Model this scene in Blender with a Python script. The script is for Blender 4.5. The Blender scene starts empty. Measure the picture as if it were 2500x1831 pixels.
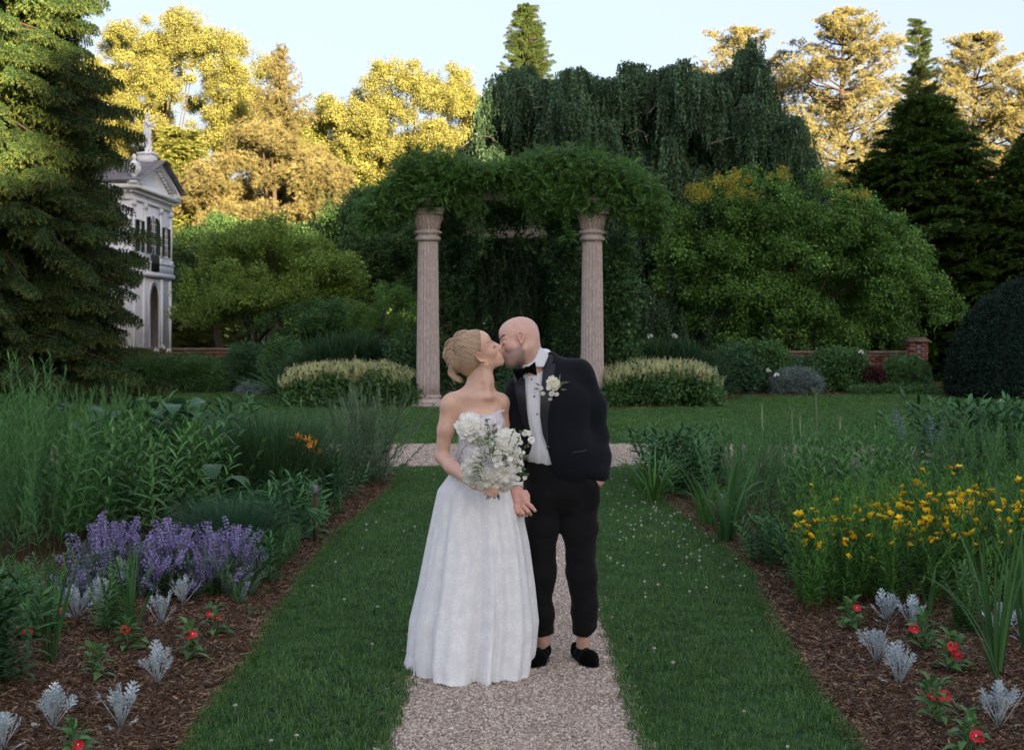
import bpy, math, random
import numpy as np
from mathutils import Vector, Matrix

C = bpy.context.scene
COL = C.collection
rs = np.random.RandomState(7)
R = math.radians

# ---------------------------------------------------------------- camera
F = 3500.0            # focal length in pixels of the 2500 px wide photograph
HY = 800.0            # eye level row of the photograph
EYE = 1.75
cam_data = bpy.data.cameras.new('camera')
cam = bpy.data.objects.new('camera', cam_data)
COL.objects.link(cam)
cam.location = (0, 0, EYE)
cam.rotation_euler = (R(90), 0, 0)
cam_data.sensor_width = 36.0
cam_data.lens = 36.0 * F / 2500.0
cam_data.shift_y = -(915.5 - HY) / 2500.0
cam_data.clip_start = 0.1
cam_data.clip_end = 3000
cam_data.dof.use_dof = True
cam_data.dof.focus_distance = 7.4
cam_data.dof.aperture_fstop = 9.0
C.camera = cam

# ---------------------------------------------------------------- sky, sun, exposure
SUN_EL, SUN_AZ = R(8), R(22)     # low sun behind the camera, a little to the right
world = bpy.data.worlds.new('World')
C.world = world
world.use_nodes = True
wn = world.node_tree
sky = wn.nodes.new('ShaderNodeTexSky')
sky.sky_type = 'NISHITA'
sky.sun_disc = False
sky.sun_elevation = SUN_EL
sky.sun_rotation = R(180) - SUN_AZ
sky.air_density = 1.0
sky.dust_density = 4.5
sky.ozone_density = 3.5
bg = wn.nodes['Background']
bg.inputs['Strength'].default_value = 0.075
tn = wn.nodes.new('ShaderNodeMix'); tn.data_type = 'RGBA'; tn.blend_type = 'MULTIPLY'; tn.inputs[0].default_value = 1.0
tn.inputs[7].default_value = (1.02, 0.93, 0.86, 1)      # evening air: less green than the model gives
wn.links.new(sky.outputs[0], tn.inputs[6])
hz = wn.nodes.new('ShaderNodeMix'); hz.data_type = 'RGBA'; hz.inputs[0].default_value = 0.48
hz.inputs[7].default_value = (2.75, 2.68, 3.0, 1)        # thin even veil of high haze
wn.links.new(tn.outputs[2], hz.inputs[6])
wn.links.new(hz.outputs[2], bg.inputs['Color'])
sun_data = bpy.data.lights.new('sun', 'SUN')
sun_data.energy = 5.0
sun_data.angle = R(0.5)
sun_data.color = (1.0, 0.77, 0.44)
sun = bpy.data.objects.new('sun', sun_data)
COL.objects.link(sun)
sdir = Vector((math.sin(SUN_AZ) * math.cos(SUN_EL), -math.cos(SUN_AZ) * math.cos(SUN_EL), math.sin(SUN_EL)))
sun.rotation_euler = sdir.to_track_quat('Z', 'Y').to_euler()
sun.location = (20, -60, 40)
C.view_settings.view_transform = 'Standard'
C.view_settings.look = 'None'
C.view_settings.exposure = 2.65
C.view_settings.gamma = 1.0
C.view_settings.use_curve_mapping = False
C.cycles.max_bounces = 5
C.cycles.diffuse_bounces = 3
C.cycles.glossy_bounces = 2
C.cycles.transmission_bounces = 4
C.cycles.transparent_max_bounces = 4

# ---------------------------------------------------------------- helpers
def at(px, py, Y):
    "photograph pixel (2500 px frame) -> point at distance Y"
    return np.array([(px - 1250.0) / F * Y, Y, EYE - (py - HY) / F * Y])

def gnd(px, py):
    Y = EYE * F / (py - HY)
    return np.array([(px - 1250.0) / F * Y, Y, 0.0])

def tag(o, label=None, cat=None, group=None, kind=None):
    if label: o['label'] = label
    if cat: o['category'] = cat
    if group: o['group'] = group
    if kind: o['kind'] = kind
    return o

def empty(name, loc=(0, 0, 0), label=None, cat=None, group=None, rz=0.0, parent=None):
    o = bpy.data.objects.new(name, None)
    o.empty_display_size = 0.1
    COL.objects.link(o)
    o.location = loc
    o.rotation_euler = (0, 0, rz)
    if parent: o.parent = parent
    return tag(o, label, cat, group)

def link(name, me, parent=None, loc=None, rot=None, scale=None):
    o = bpy.data.objects.new(name, me)
    COL.objects.link(o)
    if parent is not None: o.parent = parent
    if loc is not None: o.location = loc
    if rot is not None: o.rotation_euler = rot
    if scale is not None: o.scale = (scale,) * 3 if isinstance(scale, (int, float)) else scale
    return o

def mesh(name, V, Fc, mat=None, smooth=False, tint=None, mats=None, midx=None, col=None):
    "V (n,3); Fc: list of index arrays, each (m,k) with one k"
    me = bpy.data.meshes.new(name)
    V = np.asarray(V, np.float32)
    if not isinstance(Fc, (list, tuple)): Fc = [Fc]
    Fc = [np.asarray(f, np.int32) for f in Fc if len(f)]
    me.vertices.add(len(V)); me.vertices.foreach_set('co', V.ravel())
    idx = np.concatenate([f.ravel() for f in Fc])
    tot = np.concatenate([np.full(len(f), f.shape[1], np.int32) for f in Fc])
    st = np.concatenate([[0], np.cumsum(tot)[:-1]]).astype(np.int32)
    me.loops.add(len(idx)); me.loops.foreach_set('vertex_index', idx)
    me.polygons.add(len(tot)); me.polygons.foreach_set('loop_start', st)
    try: me.polygons.foreach_set('loop_total', tot)
    except Exception: pass
    if smooth: me.polygons.foreach_set('use_smooth', np.ones(len(tot), bool))
    for m in (mats or ([mat] if mat else [])): me.materials.append(m)
    if midx is not None: me.polygons.foreach_set('material_index', np.asarray(midx, np.int32))
    if tint is not None:
        a = me.attributes.new('tint', 'FLOAT', 'POINT'); a.data.foreach_set('value', np.asarray(tint, np.float32))
    if col is not None:
        a = me.attributes.new('col', 'FLOAT_COLOR', 'POINT')
        c = np.ones((len(V), 4), np.float32); c[:, :3] = col
        a.data.foreach_set('color', c.ravel())
    me.update(calc_edges=True)
    me.validate()
    return me

class Geo:
    "collects verts / faces / tint"
    def __init__(s): s.V = []; s.F = {}; s.T = []; s.M = {}; s.n = 0
    def add(s, V, Fc, tint=0.5, m=0):
        V = np.asarray(V, float).reshape(-1, 3)
        Fc = np.asarray(Fc, int)
        if len(Fc):
            k = Fc.shape[1]
            s.F.setdefault(k, []).append(Fc + s.n)
            s.M.setdefault(k, []).append(np.full(len(Fc), m))
        s.V.append(V)
        s.T.append(np.broadcast_to(np.asarray(tint, float), (len(V),)))
        s.n += len(V)
        return s
    def merge(s, g, M=None):
        V = np.concatenate(g.V)
        if M is not None: V = V @ np.asarray(M)[:3, :3].T + np.asarray(M)[:3, 3]
        for k in g.F:
            s.F.setdefault(k, []).append(np.concatenate(g.F[k]) + s.n)
            s.M.setdefault(k, []).append(np.concatenate(g.M[k]))
        s.V.append(V); s.T.append(np.concatenate(g.T)); s.n += len(V)
    def mesh(s, name, mats, smooth=False):
        if not isinstance(mats, (list, tuple)): mats = [mats]
        ks = sorted(s.F)
        return mesh(name, np.concatenate(s.V), [np.concatenate(s.F[k]) for k in ks], mats=mats, smooth=smooth,
                    tint=np.concatenate(s.T), midx=np.concatenate([np.concatenate(s.M[k]) for k in ks]))
    def obj(s, name, mats, parent=None, smooth=False, loc=None, rot=None):
        return link(name, s.mesh(name, mats, smooth), parent, loc, rot)

BOXF = np.array([[0, 1, 3, 2], [4, 6, 7, 5], [0, 4, 5, 1], [2, 3, 7, 6], [0, 2, 6, 4], [1, 5, 7, 3]])
def box(g, lo, hi, tint=0.5, m=0, rz=0, c=None):
    lo = np.array(lo, float); hi = np.array(hi, float)
    V = np.array([[(lo, hi)[i][0], (lo, hi)[j][1], (lo, hi)[k][2]] for i in (0, 1) for j in (0, 1) for k in (0, 1)])
    if rz:
        c0 = (lo + hi) / 2 if c is None else np.array(c)
        a = V - c0; cs, sn = math.cos(rz), math.sin(rz)
        V = np.stack([a[:, 0] * cs - a[:, 1] * sn, a[:, 0] * sn + a[:, 1] * cs, a[:, 2]], 1) + c0
    g.add(V, BOXF, tint, m)

def tube(g, P, r, sides=6, tint=0.5, m=0, cap=True, flat=1.0, up=(0, 0, 1)):
    P = np.asarray(P, float); n = len(P)
    r = np.broadcast_to(np.asarray(r, float), (n,))
    T = np.gradient(P, axis=0); T /= np.linalg.norm(T, axis=1)[:, None] + 1e-9
    upv = np.array(up, float)
    if abs(T[:, :] @ upv).max() > 0.98: upv = np.array([0.91, 0.41, 0.05])
    A = np.cross(T, upv); A /= np.linalg.norm(A, axis=1)[:, None] + 1e-9
    B = np.cross(A, T)
    th = np.arange(sides) * 2 * math.pi / sides
    V = P[:, None] + r[:, None, None] * (np.cos(th)[None, :, None] * A[:, None] + flat * np.sin(th)[None, :, None] * B[:, None])
    i = np.arange(n - 1)[:, None] * sides; j = np.arange(sides)[None]; j2 = (j + 1) % sides
    Q = np.stack([i + j, i + j2, i + sides + j2, i + sides + j], -1).reshape(-1, 4)
    if np.ndim(tint): tint = np.repeat(tint, sides)
    g.add(V.reshape(-1, 3), Q, tint, m)
    if cap:
        g.F.setdefault(sides, []).append(np.array([np.arange(sides)[::-1] + g.n - n * sides, np.arange(sides) + g.n - sides]))
        g.M.setdefault(sides, []).append(np.full(2, m))

def lathe(g, prof, sides=24, c=(0, 0, 0), tint=0.5, m=0, flute=None):
    prof = np.asarray(prof, float); n = len(prof)
    th = np.arange(sides) * 2 * math.pi / sides
    rr = prof[:, 0][:, None] * (np.ones(sides)[None] if flute is None else flute)
    V = np.stack([rr * np.cos(th), rr * np.sin(th), np.repeat(prof[:, 1][:, None], sides, 1)], -1) + np.array(c)
    i = np.arange(n - 1)[:, None] * sides; j = np.arange(sides)[None]; j2 = (j + 1) % sides
    g.add(V.reshape(-1, 3), np.stack([i + j, i + j2, i + sides + j2, i + sides + j], -1).reshape(-1, 4), tint, m)
    g.F.setdefault(sides, []).append(np.array([np.arange(sides)[::-1] + g.n - n * sides, np.arange(sides) + g.n - sides]))
    g.M.setdefault(sides, []).append(np.full(2, m))

def sheet(g, P, tint=0.5, m=0):
    "P (a,b,3) grid -> quads"
    a, b = P.shape[:2]
    i = np.arange(a - 1)[:, None] * b; j = np.arange(b - 1)[None]
    g.add(P.reshape(-1, 3), np.stack([i + j, i + j + 1, i + b + j + 1, i + b + j], -1).reshape(-1, 4), tint, m)

def unit(v): return v / (np.linalg.norm(v, axis=-1, keepdims=True) + 1e-9)

def rdir(n, zmin=-1.0):
    z = rs.uniform(zmin, 1, n); a = rs.uniform(0, 2 * math.pi, n); r = np.sqrt(1 - z * z)
    return np.stack([r * np.cos(a), r * np.sin(a), z], 1)

def leaves(g, P, D, L, W, tint=0.5, fold=0.15, m=0, N=None):
    "one folded rhombus leaf per point: base P, direction D"
    n = len(P); D = unit(D)
    if N is None: N = rdir(n)
    S = unit(np.cross(D, N)); N = np.cross(S, D)
    L = np.broadcast_to(L, (n,))[:, None]; W = np.broadcast_to(W, (n,))[:, None]
    V = np.stack([P, P + D * L * .42 + S * W * .5 + N * W * fold, P + D * L - N * W * fold * .6, P + D * L * .42 - S * W * .5 + N * W * fold], 1)
    Fq = np.arange(n * 4).reshape(n, 4)
    Fc = np.concatenate([Fq[:, [0, 1, 2]], Fq[:, [0, 2, 3]]])
    t = np.repeat(np.broadcast_to(tint, (n,)), 4)
    g.add(V.reshape(-1, 3), Fc, t, m)

def straps(g, P, az, L, lean, W, droop=1.0, seg=5, tint=0.5, m=0, keel=0.12):
    "arching strap / grass blades; lean = starting angle from vertical"
    n = len(P); P = np.asarray(P, float)
    az, L, lean, W, droop = [np.broadcast_to(np.asarray(a, float), (n,)) for a in (az, L, lean, W, droop)]
    t = np.linspace(0, 1, seg + 1)
    ang = lean[:, None] + droop[:, None] * t[None] ** 1.6
    step = (L / seg)[:, None]
    h = np.concatenate([np.zeros((n, 1)), np.cumsum(np.sin(ang[:, :-1]) * step, 1)], 1)
    v = np.concatenate([np.zeros((n, 1)), np.cumsum(np.cos(ang[:, :-1]) * step, 1)], 1)
    d = np.stack([np.cos(az), np.sin(az)], 1)
    s = np.stack([-np.sin(az), np.cos(az), 0 * az], 1)
    cx = np.stack([h * d[:, :1], h * d[:, 1:], v], -1) + P[:, None]
    w = W[:, None] * np.clip(np.minimum(0.55 + t * 2.0, 1.0) * np.sqrt(np.clip(1.0 - t ** 2.2, 0, 1)) + 0.02, 0.02, 1)[None]
    nn = np.stack([-np.cos(ang) * d[:, :1], -np.cos(ang) * d[:, 1:], np.sin(ang)], -1)
    V = np.stack([cx - s[:, None] * w[..., None] * .5 + nn * w[..., None] * keel, cx, cx + s[:, None] * w[..., None] * .5 + nn * w[..., None] * keel], 2)
    k = seg + 1
    base = (np.arange(n) * k * 3)[:, None, None]
    i = (np.arange(seg) * 3)[None, :, None]; j = np.arange(2)[None, None]
    Q = np.stack([base + i + j, base + i + j + 1, base + i + j + 4, base + i + j + 3], -1).reshape(-1, 4)
    g.add(V.reshape(-1, 3), Q, np.repeat(np.broadcast_to(tint, (n,)), k * 3), m)

# --- materials
def new_mat(name):
    m = bpy.data.materials.new(name); m.use_nodes = True
    nt = m.node_tree; b = nt.nodes['Principled BSDF']
    return m, nt, b

def nd(nt, typ, **kw):
    n = nt.nodes.new(typ)
    for k, v in kw.items():
        if k in n.inputs: n.inputs[k].default_value = v
        else: setattr(n, k, v)
    return n

def ramp(nt, fac, stops):
    r = nt.nodes.new('ShaderNodeValToRGB'); e = r.color_ramp.elements
    while len(e) < len(stops): e.new(0.5)
    for k, (p, c) in zip(e, stops):
        k.position = p; k.color = (*c, 1) if len(c) == 3 else c
    if fac is not None: nt.links.new(fac, r.inputs[0])
    return r

def mixc(nt, fac, a, b, mode='MIX'):
    n = nt.nodes.new('ShaderNodeMix'); n.data_type = 'RGBA'; n.blend_type = mode
    for sock, v in ((n.inputs[0], fac), (n.inputs[6], a), (n.inputs[7], b)):
        if isinstance(v, (int, float)): sock.default_value = v
        elif isinstance(v, tuple): sock.default_value = (*v, 1)
        else: nt.links.new(v, sock)
    return n.outputs[2]

def leaf_mat(name, dark, mid, light, trans=0.3, rough=0.5, spec=0.18, var=0.35):
    m, nt, b = new_mat(name)
    a = nd(nt, 'ShaderNodeAttribute', attribute_name='tint')
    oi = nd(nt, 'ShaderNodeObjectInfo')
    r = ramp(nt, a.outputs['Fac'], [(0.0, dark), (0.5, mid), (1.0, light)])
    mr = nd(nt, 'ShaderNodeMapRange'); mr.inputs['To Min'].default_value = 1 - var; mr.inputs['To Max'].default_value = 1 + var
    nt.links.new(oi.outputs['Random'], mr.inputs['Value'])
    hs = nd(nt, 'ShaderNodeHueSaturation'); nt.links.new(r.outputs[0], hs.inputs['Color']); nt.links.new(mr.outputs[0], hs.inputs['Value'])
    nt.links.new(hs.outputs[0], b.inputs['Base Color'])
    b.inputs['Roughness'].default_value = rough
    b.inputs['Specular IOR Level'].default_value = spec
    if trans:
        t = nd(nt, 'ShaderNodeBsdfTranslucent'); nt.links.new(hs.outputs[0], t.inputs['Color'])
        mx = nd(nt, 'ShaderNodeMixShader'); mx.inputs[0].default_value = trans
        nt.links.new(b.outputs[0], mx.inputs[1]); nt.links.new(t.outputs[0], mx.inputs[2])
        nt.links.new(mx.outputs[0], nt.nodes['Material Output'].inputs['Surface'])
    return m

def noise_mat(name, c1, c2, scale=8.0, rough=0.7, bump=0.0, bscale=60.0, detail=5.0, c3=None, spec=0.3, dist=0.01, metal=0.0, stretch=None, sheen=0.0):
    m, nt, b = new_mat(name)
    tc = nd(nt, 'ShaderNodeTexCoord'); src = tc.outputs['Object']
    if stretch:
        mp = nd(nt, 'ShaderNodeMapping'); mp.inputs['Scale'].default_value = stretch
        nt.links.new(src, mp.inputs[0]); src = mp.outputs[0]
    n = nd(nt, 'ShaderNodeTexNoise', Scale=scale, Detail=detail, Roughness=0.62); nt.links.new(src, n.inputs['Vector'])
    st = [(0.3, c1), (0.7, c2)] if c3 is None else [(0.28, c1), (0.5, c2), (0.72, c3)]
    r = ramp(nt, n.outputs['Fac'], st); nt.links.new(r.outputs[0], b.inputs['Base Color'])
    b.inputs['Roughness'].default_value = rough; b.inputs['Specular IOR Level'].default_value = spec; b.inputs['Metallic'].default_value = metal
    if sheen: b.inputs['Sheen Weight'].default_value = sheen
    if bump:
        n2 = nd(nt, 'ShaderNodeTexNoise', Scale=bscale, Detail=4.0); nt.links.new(src, n2.inputs['Vector'])
        bp = nd(nt, 'ShaderNodeBump', Strength=bump, Distance=dist); nt.links.new(n2.outputs['Fac'], bp.inputs['Height'])
        nt.links.new(bp.outputs[0], b.inputs['Normal'])
    return m

# --- scattering with geometry nodes: one object = one crown / lawn / gravel sheet
_groups = {}
def proto_set(name, meshes):
    "an unlinked collection of prototype pieces to be instanced"
    c = bpy.data.collections.new(name)
    for i, me in enumerate(meshes):
        o = bpy.data.objects.new('%s_%02d' % (name, i), me); c.objects.link(o)
    ng = bpy.data.node_groups.new('scatter_' + name, 'GeometryNodeTree')
    ng.interface.new_socket('Geometry', in_out='INPUT', socket_type='NodeSocketGeometry')
    ng.interface.new_socket('Geometry', in_out='OUTPUT', socket_type='NodeSocketGeometry')
    gi = ng.nodes.new('NodeGroupInput'); go = ng.nodes.new('NodeGroupOutput')
    ci = ng.nodes.new('GeometryNodeCollectionInfo'); ci.inputs['Collection'].default_value = c
    ci.inputs['Separate Children'].default_value = True; ci.inputs['Reset Children'].default_value = True
    ip = ng.nodes.new('GeometryNodeInstanceOnPoints')
    ip.inputs['Pick Instance'].default_value = True
    def attr(nm, ty):
        a = ng.nodes.new('GeometryNodeInputNamedAttribute'); a.data_type = ty; a.inputs['Name'].default_value = nm; return a.outputs['Attribute']
    e = ng.nodes.new('FunctionNodeEulerToRotation')
    L = ng.links.new
    L(gi.outputs[0], ip.inputs['Points']); L(ci.outputs[0], ip.inputs['Instance'])
    L(attr('idx', 'INT'), ip.inputs['Instance Index'])
    L(attr('rot', 'FLOAT_VECTOR'), e.inputs[0]); L(e.outputs[0], ip.inputs['Rotation'])
    L(attr('scl', 'FLOAT_VECTOR'), ip.inputs['Scale'])
    L(ip.outputs[0], go.inputs[0])
    _groups[name] = (ng, len(meshes))

def scatter(name, sets, P, rot=None, scl=1.0, parent=None, loc=None, idx=None):
    n = len(P); ng, k = _groups[sets]
    me = bpy.data.meshes.new(name)
    me.vertices.add(n); me.vertices.foreach_set('co', np.asarray(P, np.float32).ravel())
    if rot is None: rot = np.stack([np.zeros(n), np.zeros(n), rs.uniform(0, 6.283, n)], 1)
    scl = np.asarray(scl, float)
    if scl.ndim < 2: scl = np.repeat(np.broadcast_to(scl, (n,))[:, None], 3, 1)
    a = me.attributes.new('rot', 'FLOAT_VECTOR', 'POINT'); a.data.foreach_set('vector', np.asarray(rot, np.float32).ravel())
    a = me.attributes.new('scl', 'FLOAT_VECTOR', 'POINT'); a.data.foreach_set('vector', np.asarray(scl, np.float32).ravel())
    a = me.attributes.new('idx', 'INT', 'POINT')
    a.data.foreach_set('value', (rs.randint(0, k, n) if idx is None else np.asarray(idx)).astype(np.int32))
    me.update()
    o = link(name, me, parent, loc)
    md = o.modifiers.new('scatter', 'NODES'); md.node_group = ng
    o['kind'] = 'stuff'
    return o

def eul(D, spin=None):
    "euler angles that turn local +Z to direction D (arrays); spin about it"
    D = unit(D); n = len(D)
    rz = np.arctan2(D[:, 1], D[:, 0]); ry = np.arccos(np.clip(D[:, 2], -1, 1))
    if spin is None: return np.stack([np.zeros(n), ry, rz], 1)
    # R = Rz(rz) Ry(ry) Rz(spin) -> XYZ euler
    ca, sa, cb, sb, cc, sc = np.cos(rz), np.sin(rz), np.cos(ry), np.sin(ry), np.cos(spin), np.sin(spin)
    R00 = ca * cb * cc - sa * sc; R10 = sa * cb * cc + ca * sc; R20 = -sb * cc
    R21 = sb * sc; R22 = cb
    y = np.arcsin(np.clip(-R20, -1, 1)); x = np.arctan2(R21, R22); z = np.arctan2(R10, R00)
    return np.stack([x, y, z], 1)

# ================================================================= GROUND
def lerp_curve(pts):
    ys = [p[1] for p in pts]; xs = [p[0] for p in pts]
    return lambda y: np.interp(y, ys, xs)
def gcurve(lst):
    "photograph points (2256 px view) on the ground -> X as a function of distance Y"
    P = sorted([tuple(gnd(x * 1.1082, y * 1.1082)[:2]) for x, y in lst], key=lambda p: p[1])
    return lerp_curve(P)
LB = gcurve([(385, 1700), (400, 1650), (440, 1590), (520, 1490), (560, 1440), (590, 1380), (640, 1310), (680, 1250), (740, 1180), (800, 1130), (850, 1090), (870, 1062), (878, 1040)])
RB = gcurve([(1925, 1700), (1895, 1650), (1850, 1590), (1780, 1490), (1720, 1400), (1690, 1340), (1650, 1260), (1600, 1210), (1540, 1170), (1480, 1120), (1430, 1090), (1400, 1060), (1388, 1040)])
PATHX, PW = .01, .535        # path centre and half width
def ring_near(x): return np.sqrt(np.maximum(0, 24.0 ** 2 - x * x)) - 6.0    # near edge of the cross walk
def ring_far(x): return np.sqrt(np.maximum(0, 27.6 ** 2 - x * x)) - 6.1
def far_edge(x):
    "far edge of the lawn where the mulched border begins"
    return np.interp(x, [-30, -14, -9.5, -8, -5.5, -4.6, -3.2, 3.4, 4.6, 5.3, 6, 8, 10, 12.4, 14, 30],
                     [44, 41, 38, 38, 37.0, 33, 31.3, 31.3, 33, 36.5, 37, 37.3, 37.3, 38, 52, 56])
def region(x, y):
    "0 lawn, 1 gravel, 2 mulch"
    r = np.zeros(x.shape, int)
    path = (np.abs(x - PATHX) < PW + .012 * np.sin(y * 7)) & (y < 21)
    near = ring_near(x); far = ring_far(x)
    bed = ((x < LB(y)) | (x > RB(y))) & (y < near - .25)
    r[bed] = 2
    r[(y > far_edge(x)) & ~((np.abs(x) < 1.6) & (y < 44))] = 2
    r[(y > 45.0) & (y < 46.6) & (np.abs(x) < 1.7)] = 1
    r[(y > 47) & (np.abs(x) < 2.2) & (y < 51)] = 0
    r[(y > near) & (y < far)] = 1
    r[path] = 1
    return r

lawn_m = noise_mat('lawn_turf', (.012, .040, .012), (.028, .075, .022), 6, .9, .6, 160, c3=(.040, .090, .030), spec=.1, dist=.02)
far_m = noise_mat('meadow', (.02, .045, .016), (.04, .08, .03), .6, .9, .3, 30, spec=.1)
mulch_m = noise_mat('mulch_soil', (.012, .006, .004), (.055, .028, .017), 26, .95, 1.0, 90, c3=(.10, .055, .032), spec=.1, dist=.03)
grav_m = noise_mat('gravel_bed', (.13, .105, .085), (.30, .26, .22), 120, .9, 1.0, 170, c3=(.36, .32, .30), spec=.15, dist=.012)

def ground_sheet(name, xs, f0, f1, z, mat, nrow=40):
    u = np.linspace(0, 1, nrow)
    P = np.zeros((nrow, len(xs), 3))
    for i, x in enumerate(xs):
        y = f0(x) * (1 - u) + f1(x) * u
        P[:, i] = np.stack([np.full(nrow, x), y, np.full(nrow, z)], 1)
    g = Geo(); sheet(g, P); o = g.obj(name, mat); o['kind'] = 'structure'; return o
g = Geo(); g.add([(-900, -300, -.012), (900, -300, -.012), (900, 1600, -.012), (-900, 1600, -.012)], [[0, 1, 2, 3]])
tag(g.obj('ground', far_m), kind='structure')
g = Geo(); sheet(g, np.array([[(x, y, -.004) for x in np.linspace(-26, 26, 40)] for y in np.linspace(-6, 60, 50)]))
tag(g.obj('lawn', lawn_m), kind='structure')
# beds: slightly mounded mulch with an edge that follows the turf
def bed_sheet(name, side):
    ys = np.linspace(-1, 17.6, 120); e = LB(ys) if side < 0 else RB(ys)
    w = np.array([0, .01, .04, .1, .2, .5, 1, 1.6, 2.4, 4, 6, 9, 13])
    P = []
    for k, d in enumerate(w):
        x = e + side * d; z = -.008 + .05 * np.clip(d / 1.5, 0, 1)
        P.append(np.stack([x, np.minimum(ys, ring_near(x) - .3), z + .008 * np.sin(x * 9) * np.sin(ys * 7) * (d > .1) + 0 * ys + .012], 1))
    P = np.array(P)
    if side < 0: P = P[::-1]
    g = Geo(); sheet(g, np.transpose(P, (1, 0, 2))); return tag(g.obj(name, mulch_m), kind='structure')
bed_sheet('left_flower_bed', -1); bed_sheet('right_flower_bed', 1)
def bed_z(x, y):
    d = np.where(x < 0, LB(y) - x, x - RB(y)); return np.where(d > 0, .004 + .05 * np.clip(d / 1.5, 0, 1) + .008 * np.sin(x * 9) * np.sin(y * 7) * (d > .1), 0)
xs = np.concatenate([np.linspace(-26, -3.2, 60), np.linspace(-3.1, 3.1, 60), np.linspace(3.2, 26, 60)])
ground_sheet('far_flower_border', xs, lambda x: float(far_edge(x)), lambda x: 62.0, .003, mulch_m)
ground_sheet('gravel_walk', np.linspace(-20, 20, 120), lambda x: float(ring_near(x)), lambda x: float(ring_far(x)), .004, grav_m, 8)
ground_sheet('gravel_path', np.linspace(PATHX - PW, PATHX + PW, 14), lambda x: -4.0, lambda x: 20.5, .008, grav_m, 60)
ground_sheet('pergola_walk', np.linspace(-1.7, 1.7, 8), lambda x: 45.0, lambda x: 46.6, .008, grav_m, 4)
ground_sheet('far_lawn_patch', np.linspace(-2.4, 2.4, 10), lambda x: 47.3, lambda x: 53.0, .008, lawn_m, 6)

# --- gravel pebbles
peb = []
import bmesh
_b = bmesh.new(); bmesh.ops.create_icosphere(_b, subdivisions=1, radius=1); ICO_V = np.array([v.co[:] for v in _b.verts]); ICO_F = np.array([[v.index for v in f.verts] for f in _b.faces]); _b.free()
_b = bmesh.new(); bmesh.ops.create_icosphere(_b, subdivisions=2, radius=1); ICO2_V = np.array([v.co[:] for v in _b.verts]); ICO2_F = np.array([[v.index for v in f.verts] for f in _b.faces]); _b.free()
_b = bmesh.new(); bmesh.ops.create_icosphere(_b, subdivisions=3, radius=1); ICO3_V = np.array([v.co[:] for v in _b.verts]); ICO3_F = np.array([[v.index for v in f.verts] for f in _b.faces]); _b.free()
def ico0():
    _b = bmesh.new(); bmesh.ops.create_icosphere(_b, subdivisions=0, radius=1) if False else bmesh.ops.create_cube(_b, size=1.3)
    V = np.array([v.co[:] for v in _b.verts]); Fq = np.array([[v.index for v in f.verts] for f in _b.faces]); _b.free(); return V, Fq
def pebbles(n, R0, size):
    g = Geo()
    for i in range(n):
        a = rs.uniform(0, 6.283); r = R0 * math.sqrt(rs.rand()); s = size * rs.uniform(.55, 1.35)
        V = ICO_V * (1 + rs.normal(0, .10, (len(ICO_V), 1)))
        V = V * np.array([s, s * rs.uniform(.65, .95), s * rs.uniform(.45, .7)])
        c, q = math.cos(a * 7), math.sin(a * 7); t = rs.normal(0, .35)
        V = np.stack([V[:, 0] * c - V[:, 1] * q, V[:, 0] * q + V[:, 1] * c, V[:, 2] + V[:, 0] * t], 1)
        g.add(V + [r * math.cos(a), r * math.sin(a), s * rs.uniform(.1, .55)], ICO_F, np.clip(rs.normal(.5, .25), 0, 1))
    return g
peb_m = leaf_mat('gravel_stone', (.19, .14, .105), (.42, .345, .28), (.70, .62, .54), trans=0, rough=.8, spec=.25, var=.06)
proto_set('pebble', [pebbles(190, .11, .0068).mesh('pebbles', peb_m, True) for _ in range(5)])
proto_set('pebble_far', [pebbles(150, .22, .011).mesh('pebbles_far', peb_m, True) for _ in range(3)])
P = []
for y in np.arange(5.2, 12.5, .105):
    for x in np.arange(PATHX - PW + .06, PATHX + PW - .03, .105): P.append((x + rs.normal(0, .02), y + rs.normal(0, .02), .007))
P = np.array(P); o = scatter('path_gravel', 'pebble', P)
P = []
for y in np.arange(12.5, 24, .22):
    for x in np.arange(PATHX - PW + .14, PATHX + PW - .1, .22): P.append((x, y + rs.normal(0, .03), .007))
for x in np.arange(-9, 9, .25):
    for y in np.arange(ring_near(x) + .15, ring_far(x) - .1, .25): P.append((x, y, .005))
scatter('walk_gravel', 'pebble_far', np.array(P))

# --- mulch chips
def chips(n, R0):
    g = Geo()
    for i in range(n):
        a = rs.uniform(0, 6.283); r = R0 * math.sqrt(rs.rand()); L = rs.gamma(2.2, .008) + .008; w = rs.uniform(.003, .008); h = rs.uniform(.0012, .003)
        V = np.array([[x, y, z] for x in (-L, L) for y in (-w, w) for z in (-h, h)], float)
        V[:4, 1] *= rs.uniform(.2, 1); V[4:, 1] *= rs.uniform(.2, 1); V[:, 2] += np.sign(V[:, 0]) * rs.normal(0, .25) * L
        b = rs.uniform(0, 6.283); c, q = math.cos(b), math.sin(b)
        V = np.stack([V[:, 0] * c - V[:, 1] * q, V[:, 0] * q + V[:, 1] * c, V[:, 2] + rs.uniform(0, .016)], 1) + [r * math.cos(a), r * math.sin(a), 0]
        g.add(V, BOXF, np.clip(rs.beta(1.6, 3.2) + (rs.rand() < .05) * .4, 0, 1))
    return g
chip_m = leaf_mat('bark_chip', (.020, .011, .006), (.135, .078, .045), (.42, .28, .18), trans=0, rough=.8, spec=.2, var=.15)
proto_set('chips', [chips(200, .14).mesh('chips', chip_m) for _ in range(6)])
proto_set('chips_far', [chips(120, .3).mesh('chips_far', chip_m) for _ in range(3)])
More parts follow.
